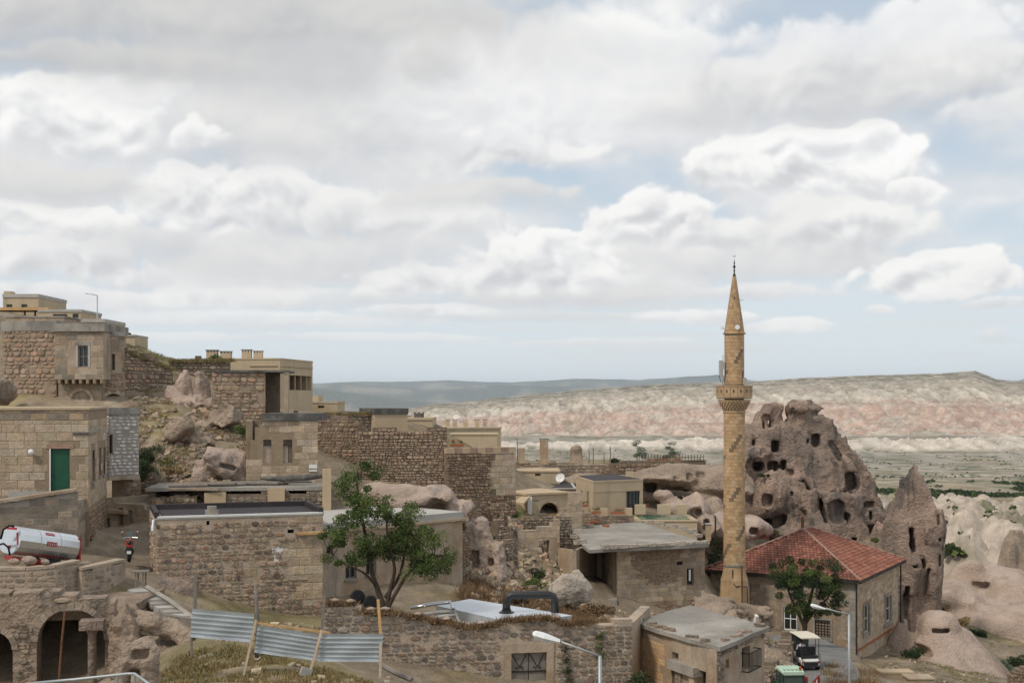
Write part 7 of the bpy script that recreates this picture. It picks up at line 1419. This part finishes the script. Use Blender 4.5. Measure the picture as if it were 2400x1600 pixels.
# tractor with cab
ty = 64.5; tx = PX(1851, ty); tz = float(np.interp(ty, RC[:, 1], RC[:, 2]))+.05; at = placed((tx, ty, tz), .06); yw = .06; hs_ = PZ(1562, ty)-tz
tr_ = thing('tractor', 'green tractor with a pale green cab roof coming down the road', 'tractor', (tx, ty, tz)); s2 = hs_/2.45
hull([ring(at, -.95*s2, 1.44*s2, (hs_-.26), hs_-.1, .05), ring(at, -.2*s2, 1.56*s2, hs_-.22, hs_, .05), ring(at, .75*s2, 1.5*s2, hs_-.24, hs_-.04, .05), ring(at, .95*s2, 1.3*s2, hs_-.26, hs_-.14, .04)], 'cab_roof', 'pale_green', tr_, False)
for k in range(5): MB().box(at((-.52+k*.26)*s2, -.1, hs_+.005), (.1, .9, .02), yw).build('roof_rib', 'pale_green', tr_)
for x in (-.66, .66):
    for y in (-.8, -.1, .72): MB().box(at(x*s2, y*s2, (hs_+.95)/2-.1), (.07, .08, hs_-1.15), yw).build('cab_pillar', 'dark_green', tr_)
for y, nm in ((-.82, 'rear_window'), (.74, 'front_window')): MB().box(at(0, y*s2, 1.75*s2), (1.24*s2, .02, .95*s2), yw).build(nm, 'glass_tint', tr_)
for x in (-.67, .67): MB().box(at(x*s2, 0, 1.75*s2), (.02, 1.4*s2, .95*s2), yw).build('side_window', 'glass_tint', tr_)
hull([ring(at, -.9*s2, 1.3*s2, .55, 1.25*s2), ring(at, .75*s2, 1.25*s2, .55, 1.2*s2), ring(at, .8*s2, .75*s2, .6, 1.25*s2), ring(at, 2.3*s2, .62*s2, .65, 1.1*s2)], 'body', 'dark_green', tr_, False)
for x in (-.78, .78): wheel(tr_, at(x*s2, -.35*s2, .72*s2), .72*s2, .36, at(1, 0, 0)-at(0, 0, 0), rim='pale_green', n=24); wheel(tr_, at(x*.85*s2, 1.75*s2, .45*s2), .45*s2, .26, at(1, 0, 0)-at(0, 0, 0), rim='pale_green'); MB().box(at(x*s2, -.35*s2, 1.5*s2), (.4, 1.0, .06), yw).build('mudguard', 'dark_green', tr_)
MB().lathe([(.07, 0), (.07, .1), (.05, .15), (.01, .17)], at(.5*s2, -.7*s2, hs_-.02), 10).build('beacon', 'orange_paint', tr_); MB().tube([at(.35*s2, 1.2*s2, 1.1), at(.35*s2, 1.2*s2, 2.0*s2)], .03, 6).build('exhaust', 'dark_metal', tr_)
for x in (-.2, .15): MB().tube([at(x, -.6, 1.2), at(x+.05, -.62, 1.75)], .02, 5).build('lever', 'dark_metal', tr_)
MB().box(at(1.0*s2, .1, 1.55*s2), (.32, .3, .36), yw).build('tool_box', 'orange_paint', tr_); MB().box(at(.83*s2, -.1, 1.85*s2), (.16, .1, .3), yw).build('mirror', 'black_plastic', tr_)
hr = thing('red_trailer_board', 'red board with white lettering beside the tractor', 'sign', P3(1906, 1640, 66)); c4 = [P3(1896, 1606, 66.2), P3(1920, 1580, 65.2), P3(1921, 1598, 65.2), P3(1897, 1626, 66.2)]
MB().add(c4, [(0, 1, 2, 3)]).add([(x+.03, y+.03, z) for x, y, z in c4], [(3, 2, 1, 0)]).build('board', 'red_paint', hr); MB().tube([P3(1908, 1610, 65.8), P3(1908, 1690, 65.8)], .03, 6).build('post', 'dark_metal', hr)
q4 = [np.array(q) for q in c4]
for k in range(3):
    t0, t1 = .16+k*.26, .28+k*.26; e = lambda t, v: (q4[0]*(1-t)+q4[1]*t)*(1-v)+(q4[3]*(1-t)+q4[2]*t)*v+np.array((0, -.012, 0)); MB().add([e(t0, .25), e(t1, .25), e(t1, .8), e(t0, .8)], [(0, 1, 2, 3)]).build('letter', 'white_paint', hr)
# ---------------------------------------------------------------- street lamps
def lamp(label, px, d, ytop, ax, ay, h0, h1, r, arm_d=None):
    x, y = PX(px, d), d; zb = gz(x, y)-.2; zt = PZ(ytop, d); T = thing('street_lamp', label, 'street lamp', (x, y, zb+.2)); d2 = arm_d or d
    MB().tube([(x, y, zb), (x, y, zb+(zt-zb)*.3), (x, y, zt)], [r*1.35, r*1.15, r], 10).build('pole', 'pole_grey', T, True); MB().tube([(x, y, zt-.01), P3(ax, ay, d2)], r*.62, 8).build('arm', 'pole_grey', T, True)
    a_, b_ = Vector(P3(*h1, d2)), Vector(P3(*h0, d2)); ex1, sy1, uz1 = frame_axes(a_, b_); L_ = (b_-a_).length; secs = []
    for t, w_, h in ((0, .22, .16), (.25, .3, .26), (.6, .42, .36), (.9, .36, .34), (1, .2, .16)): c = a_+(b_-a_)*t; k = L_/1.0; secs.append([c+sy1*x_*w_*k*.5+uz1*z_*h*k*.5 for x_, z_ in ((-.6, -.6), (.6, -.6), (1, -.1), (.7, .7), (-.7, .7), (-1, -.1))])
    o = hull(secs, 'lamp_head', 'lamp_white', T, False); c = a_+(b_-a_)*.62-uz1*L_*.12; MB().box(tuple(c), (L_*.55, L_*.3, L_*.04), math.atan2(ex1.y, ex1.x), ry=-math.asin(max(-1, min(1, ex1.z)))).build('lens', 'lens', o); return T
lamp('grey street lamp with a white head in front of the yard wall', 1406, 40, 1536, 1309, 1501, (1248, 1484), (1312, 1502), .058)
lamp('slim grey street lamp standing beside the road below the mosque', 1990, 62, 1439, 1930, 1424, (1900, 1417), (1933, 1426), .06)
lamp('small street lamp on the hilltop behind the hotel terrace', 228, 117, 692, 208, 688, (199, 686), (212, 689), .055)
# ---------------------------------------------------------------- garden terrace and small things
ct = thing('chimney_tower', 'tall stone chimney with an open capped top on the garden terrace', 'chimney', P3(1275, 1088, 124)); MB().box(P3(1275, 1060, 124), (.8, .8, 2.3)).build('shaft', 'plaster_old', ct); MB().box(P3(1275, 1028, 124), (.95, .95, .1)).build('cap', 'concrete', ct)
for x in (-.32, 0, .32):
    for y in (-.32, .32): MB().box((PX(1275, 124)+x, 124+y, PZ(1032, 124)), (.1, .1, .3)).build('pier', 'plaster_old', ct)
gf = thing('garden_fence', 'row of dark iron fence posts along the garden bank', 'fence', P3(1580, 1080, 129))
for k in range(22): px = 1498+k*7.2; MB().tube([P3(px, 1082, 128.6), P3(px, 1066, 128.6)], .03, 5).build('post', 'dark_metal', gf); MB().lathe([(.01, 0), (.06, .05), (.01, .1)], P3(px, 1067, 128.6), 6).build('knob', 'dark_metal', gf)
for y in (1070, 1079): MB().tube([P3(1498, y, 128.6), P3(1650, y+1, 128.6)], .02, 5).build('rail', 'dark_metal', gf)
for px, y0, y1, l in ((1212, 1094, 1026, 'thin crooked pole behind the terrace corner'), (1430, 1085, 1044, 'dark pergola pole on the garden terrace beside the hedge'), (1415, 1086, 1058, 'short dark stake left of the pergola pole'), (1390, 1082, 1048, 'knotty pole near the knob rock'), (1380, 1082, 1052, 'thick knotty post near the knob rock'), (1266, 1088, 1054, 'dark stake left of the stone chimney tower')): tag(MB().tube([P3(px, y0+8, 127.3), P3(px+1, (y0+y1)/2, 127.3), P3(px, y1, 127.3)], [.07, .06, .045], 6).build('wooden_pole', 'wood_grey'), l, 'pole')
tag(MB().box(P3(1222, 1072, 127), (.7, .7, 1.9)).build('garden_pier', 'plaster_old'), 'weathered pier at the end of the garden terrace', 'pier'); tag(MB().tube([P3(1212, 1066, 127.2), P3(1236, 1064, 127.4)], .05, 6).build('garden_rail', 'pole_grey'), 'pale rail on the garden pier', 'rail')
dish = thing('satellite_dish', 'white satellite dish on the flat cream house', 'satellite dish', P3(1313, 1134, 117.5)); c = Vector(P3(1313, 1119, 117.5)); nv_ = Vector((-.35, -.85, .4)).normalized(); u_ = nv_.cross(Vector((0, 0, 1))).normalized(); v_ = u_.cross(nv_)
rg_ = [(.02, -.1), (.18, -.08), (.34, -.04), (.44, .02)]; MB().add([c+nv_*z+(u_*math.cos(t)+v_*math.sin(t))*r for r, z in rg_ for t in np.linspace(0, 2*math.pi, 20, endpoint=False)], [(i*20+k, i*20+(k+1) % 20, (i+1)*20+(k+1) % 20, (i+1)*20+k) for i in range(3) for k in range(20)]+[tuple(range(20))]).build('reflector', 'white_paint', dish, True)
MB().tube([tuple(c-nv_*.1), tuple(c-nv_*.2-Vector((0, 0, .3))), P3(1313, 1136, 117.7)], .03, 6).build('mast', 'pole_grey', dish); MB().tube([tuple(c-v_*.4), tuple(c+nv_*.4-v_*.1)], .012, 5).build('feed_arm', 'pole_grey', dish)
def flowers(label, px0, px1, py, d, box=True, group='geranium boxes', red=26):
    p = P3((px0+px1)/2, py, d); w_ = (px1-px0)/F*d; T = thing('flower_box', label, 'flower box', p, group)
    MB().box((p[0], p[1], p[2]+.1), (w_, .3, .2)).build('planter', 'terracotta' if box else 'wood_grey', T); n = max(5, int(w_*9)); c = np.c_[p[0]+RNG.uniform(-w_/2, w_/2, n), p[1]+RNG.uniform(-.12, .12, n), p[2]+.26+RNG.uniform(0, .16, n)]
    quads('foliage', *clumps(c, np.full(n, .11), 260, .07, GREEN), 'leaf', T); quads('blossom', *clumps(c+np.array((0, -.05, .12)), np.full(n, .06), red*n//6+30, .055, [(.50, .025, .02), (.42, .02, .03)]), 'leaf', T)
flowers('geranium box on the garden wall next to the ruined chimney', 1386, 1408, 1203, 102.8); flowers('long geranium box on the garden wall before the cube house', 1431, 1464, 1204, 103.6); flowers('red flowers beside the stair of the cube house', 1358, 1378, 1187, 107); flowers('red geraniums and green pot on the terrace corner wall', 1056, 1088, 1046, 91.5); flowers('red flower pot right of the glazed door', 1509, 1520, 1186, 110); flowers('red flower tubs on the rock ledge behind the minaret', 1765, 1802, 1262, 116); flowers('red flower bed under the wide silvery tree', 1530, 1596, 1078, 130.5)
sr = thing('stair_rail', 'white metal stair railing left of the cube house', 'railing', P3(1345, 1192, 106))
for k in range(6): MB().tube([P3(1333+k*5, 1176+k*2.2, 106.5), P3(1333+k*5, 1160+k*1.6, 106.5)], .02, 5).build('baluster', 'white_paint', sr)
MB().tube([P3(1331, 1158, 106.5), P3(1350, 1161, 106.5), P3(1361, 1186, 106.2)], .028, 6).build('handrail', 'white_paint', sr)
bx_ = thing('flue_pipe', 'thin black flue pipe beside the small white chimney', 'pipe', P3(1672, 1262, 108)); MB().tube([P3(1676, 1264, 108), P3(1677, 1215, 108), P3(1675, 1208, 108)], .07, 7).build('pipe', 'black_plastic', bx_)
wc = thing('white_chimney', 'small white chimney with a capped top left of the minaret', 'chimney', P3(1660, 1270, 108.5)); MB().box(P3(1660, 1246, 108.5), (.42, .42, 1.4)).build('shaft', 'plaster', wc); MB().box(P3(1660, 1227, 108.5), (.55, .55, .08)).build('cap', 'concrete_pale', wc)
plain_block('white_annexe', 'white rendered annexe behind the fir tree', 1650, 1700, 116, 1262, 1350, 5, mt='plaster', rimh=.1); plain_block('roof_patio', 'pale patio wall behind the mosque roof', 1690, 1775, 124, 1256, 1300, 2, mt='plaster', rim='concrete_pale', rimh=.1)
# wall and rocks along the road
RWALL = [P2(1772, 56), P2(1790, 62), P2(1822, 68), P2(1852, 74), P2(1858, 80)]
rw_ = thing('road_wall', 'low earthen rubble wall along the left of the road', 'wall', (*RWALL[0], 4)); ms = Masonry()
for i in range(4):
    a_, b_ = RWALL[i], RWALL[i+1]; z = [float(np.interp(q[1], RC[:, 1], RC[:, 2])) for q in (a_, b_)]; L = np.linalg.norm(b_-a_); tf = ruin_top(L, [(0, z[0]+1.6), (L, z[1]+1.6)], .12, 40+i)
    o = wall('wall', a_, b_, min(z)-.6, max(z)+2.2, .7, (), tf, 'mortar_dark', rw_); clad(ms, o, a_, b_, min(z)-.4, max(z)+2.1, 'dry', 'tan', top=tf)
ms.finish()
rock('road_bank', 'earth and rock bank between the crumbling house and the road', 68, [('e', 1800, 1570, 40, 34, 2, 2.5), ('e', 1780, 1535, 50, 24, 6, 3), ('e', 1750, 1500, 46, 18, 11, 3)], amp=.3, ns=1.2, res=.14, k=.6, mt='tuff', cat='bank', zmin=3, fine=.1)
rock('grassy_mound', 'small grass topped spoil heap at the foot of the minaret', 92, [('e', 1745, 1440, 48, 26, 0, 1.8), ('e', 1700, 1456, 40, 14, 0, 1.5)], amp=.2, ns=.8, res=.1, mt='tuff', cat='mound', zmin=2, fine=.1)
tag(MB().box(P3(1772, 1450, 84), (.18, .3, .55), .3, rx=.3).build('white_slab', 'white_paint'), 'small white slab leaning on the spoil heap', 'slab')
plain_block('garden_plot_wall', 'low pale yellow garden plot wall right of the mosque', 2066, 2140, 92, 1578, 1640, 1.2, mt='plaster', rim='plaster', rimh=.12, cat='wall'); plain_block('white_trough', 'rendered stone trough on the garden plot', 2130, 2190, 90, 1592, 1650, 1.5, mt='plaster_old', rim='plaster_old', rimh=.1, cat='trough')
stone_wall('plot_stone_wall', 'rubble wall stub at the right edge of the plot', P2(2368, 95), P2(2450, 95), -6, [(2368, 1580), (2400, 1562), (2450, 1555)], style='dry', pal='brown', seed=61, amp=.08)
for px, py, d, r, cols, l in ((345, 1060, 85, (1.3, 1., 1.3), DARKG, 'large dark shrub mass behind the white block tower'), (330, 1110, 81, (1.0, .8, .9), DARKG, 'dark shrub at the tower foot'), (395, 1075, 84, (1.0, .8, .7), MEADOW, 'olive shrub on the rubble slope'), (450, 1120, 80, (.9, .6, .6), DARKG, 'dark shrub left of the collapsed vault'), (390, 1000, 90, (.8, .6, .5), DARKG, 'low dark shrub under the twin cones'), (500, 1060, 86, (1.1, .6, .5), MEADOW, 'olive grass clump above the collapsed vault'), (355, 945, 97, (1.0, .6, .4), MEADOW, 'weedy clump below the annexe arch'), (1110, 1395, 72, (1.6, .8, .5), BROWN, 'dry brown brush heap at the foot of the carved rock'), (1200, 1400, 70, (1.8, .8, .5), BROWN, 'dry brown brush heap in front of the green shrub'), (1390, 1420, 70, (1.4, .8, .6), BROWN, 'dry brown brush heap below the porch'), (1080, 1225, 79, (.6, .5, .5), BROWN, 'withered bush on the ruin beside the plaster house'), (1300, 1205, 99, (.9, .5, .5), DRY, 'dry bush right of the round arch')):
    c = P3(px, py+r[2]*F/d*.5, d); bush('shrub', l, c, r, int(1700*min(2.2, max(.5, r[0]*r[2]*1.3))), .11, cols)
# ---------------------------------------------------------------- grass, rubble, valley scrub
def surf(px0, px1, d0, d1, n, clump=.6):
    p = scatter_px(n, px0, px1, d0, d1); k = fbm2(p[:, 0]/1.7+3, p[:, 1]/1.7, 3); return p[k > (clump-.6)]
def fg(*regs): return np.concatenate([surf(*r) for r in regs])
tufts('meadow_grass', fg((360, 900, 38, 47, 2200, .6), (300, 620, 80, 100, 4200, .6), (280, 420, 76, 84, 600), (740, 900, 92, 100, 900, .45), (420, 540, 107, 113, 700, .4), (290, 420, 99, 113, 900, .5), (2060, 2340, 95, 112, 1500, .6), (2200, 2420, 112, 150, 1200, .75), (880, 1060, 76, 86, 700, .6), (1150, 1340, 74, 90, 900, .65), (1740, 1830, 70, 90, 500)), .22, MEADOW, 8, .15, .03, lean=.8)
tufts('dry_grass', fg((380, 920, 38, 47, 4200, .45), (300, 620, 78, 100, 4600, .55), (1180, 1420, 62, 80, 1800, .5), (1935, 2060, 66, 100, 3800, .35), (1480, 1700, 66, 84, 900), (740, 960, 93, 104, 900), (2080, 2400, 100, 140, 1200, .7), (1060, 1220, 70, 92, 800), (460, 760, 48, 58, 700)), .2, DRY, 8, .15, .03, lean=.8)
tufts('brown_brush', fg((1080, 1420, 60, 76, 3600, .4), (1940, 2060, 64, 96, 1500, .6), (1290, 1470, 56, 66, 900, .55)), .48, BROWN, 9, .2, .035)
pt_ = scatter_px(420, 1935, 2040, 66, 98); d2 = np.sqrt(((pt_[:, None, :2]-RC[None, :, :2])**2).sum(-1)).min(1); pt_ = pt_[(d2 > 2.5) & (d2 < 4.2)]; pt_[:, 2] += .05
tufts('verge_brush', np.repeat(pt_, 3, 0), .5, BROWN+DRY, 9, .3, .04)
for nm, A_, B_, top, h in (('crest_grass', P2(396, 105.6), P2(540, 106.6), (842, 840), .45), ('bank_grass', P2(742, 96.8), P2(890, 97.6), (966, 964), .35), ('slope_grass', P2(290, 97.9), P2(400, 102.8), (820, 862), .4)):
    n = 520; t = RNG.random(n); y = A_[1]+(B_[1]-A_[1])*t+RNG.uniform(.1, 1.2, n); x = A_[0]+(B_[0]-A_[0])*t; z = PZ(top[0]+(top[1]-top[0])*t, y)-.1; tufts(nm, np.c_[x, y, z-h*.35], h*.8, MEADOW+DRY, 8, .14, .03)
def rubble(name, pts, smin_, smax_, cols):
    V_, F_, C_ = [], [], []; base = [(1, 0, 0), (-1, 0, 0), (0, 1, 0), (0, -1, 0), (0, 0, 1), (0, 0, -1)]; tri = [(0, 2, 4), (2, 1, 4), (1, 3, 4), (3, 0, 4), (2, 0, 5), (1, 2, 5), (3, 1, 5), (0, 3, 5)]
    import itertools
    cube = list(itertools.product((-1, 1), repeat=3)); cf = [(0, 1, 3, 2), (4, 6, 7, 5), (0, 4, 5, 1), (2, 3, 7, 6), (0, 2, 6, 4), (1, 5, 7, 3)]
    for p in pts:
        s_ = random.uniform(smin_, smax_)*random.choice((.6, .8, 1, 1, 1.4)); e = Euler((random.uniform(-.5, .5), random.uniform(-.5, .5), random.uniform(0, 3))).to_matrix(); b_ = len(V_); sc_ = (s_*random.uniform(.7, 1.3), s_*random.uniform(.6, 1.1), s_*random.uniform(.4, .8)); c = jit(random.choice(cols), .2)
        for q in cube: v = e@Vector((q[0]*sc_[0]*random.uniform(.6, 1), q[1]*sc_[1]*random.uniform(.6, 1), q[2]*sc_[2]*random.uniform(.6, 1))); V_.append((p[0]+v.x, p[1]+v.y, p[2]+v.z+s_*.1))
        F_ += [tuple(b_+i for i in f) for f in cf]; C_ += [c]*6
    m = MB(); m.v, m.f, m.c = V_, F_, C_; return m.build(name, 'stone_mass', kind='stuff')
rubble('hillside_rubble', fg((296, 600, 78, 102, 3000, .6), (380, 580, 74, 82, 500)), .06, .24, PAL['tan']+PAL['weather'])
rubble('ruin_rubble', fg((1080, 1350, 70, 98, 4200, .5), (1300, 1480, 62, 84, 700), (1480, 1660, 76, 86, 500, .5)), .06, .24, PAL['tan']+PAL['ashlar'])
rubble('yard_rubble', fg((360, 900, 38, 47, 260), (900, 1180, 46, 52, 160), (460, 760, 48, 58, 300), (1700, 1860, 66, 92, 500, .5), (2060, 2400, 96, 112, 500), (880, 1080, 76, 86, 300), (290, 460, 50, 57, 200)), .04, .15, PAL['ashlar']+PAL['weather'])
def scrub(name, n, px0, px1, d0, d1, s0, s1, cols, thr):
    d = np.exp(RNG.uniform(math.log(d0), math.log(d1), n)); x = PX(RNG.uniform(px0, px1, n), d); k = fbm2(x/70, d/110, 3)+.5*fbm2(x/300, d/60, 2); m = k > thr; x, d = x[m], d[m]; z = ground(x, d); n = len(x); s_ = RNG.uniform(s0, s1, n); per = 14
    c = np.repeat(np.c_[x, d, z+s_*.45], per, 0); u = unit(RNG.normal(size=(n*per, 3))); u[:, 2] = np.abs(u[:, 2])*.9-.1; ss = np.repeat(s_, per); c = c+u*ss[:, None]*np.array((.55, .55, .5)); t = unit(RNG.normal(size=(n*per, 3))); b_ = unit(np.cross(t, RNG.normal(size=(n*per, 3))))
    quads(name, c, t, b_, np.c_[ss*.7, ss*.6], np.repeat(pickc(cols, n, .25), per, 0), 'leaf', None, 'stuff')
scrub('valley_trees', 3600, 1950, 2480, 1080, 1380, 1.2, 3.8, DARKG+GREEN[:1], .1); scrub('valley_scrub', 3000, 1150, 2450, 1450, 2350, .8, 2.3, DARKG+SILVER[:1], .16); scrub('gully_scrub', 900, 2100, 2450, 180, 640, 1.0, 2.4, DARKG+GREEN, .05)
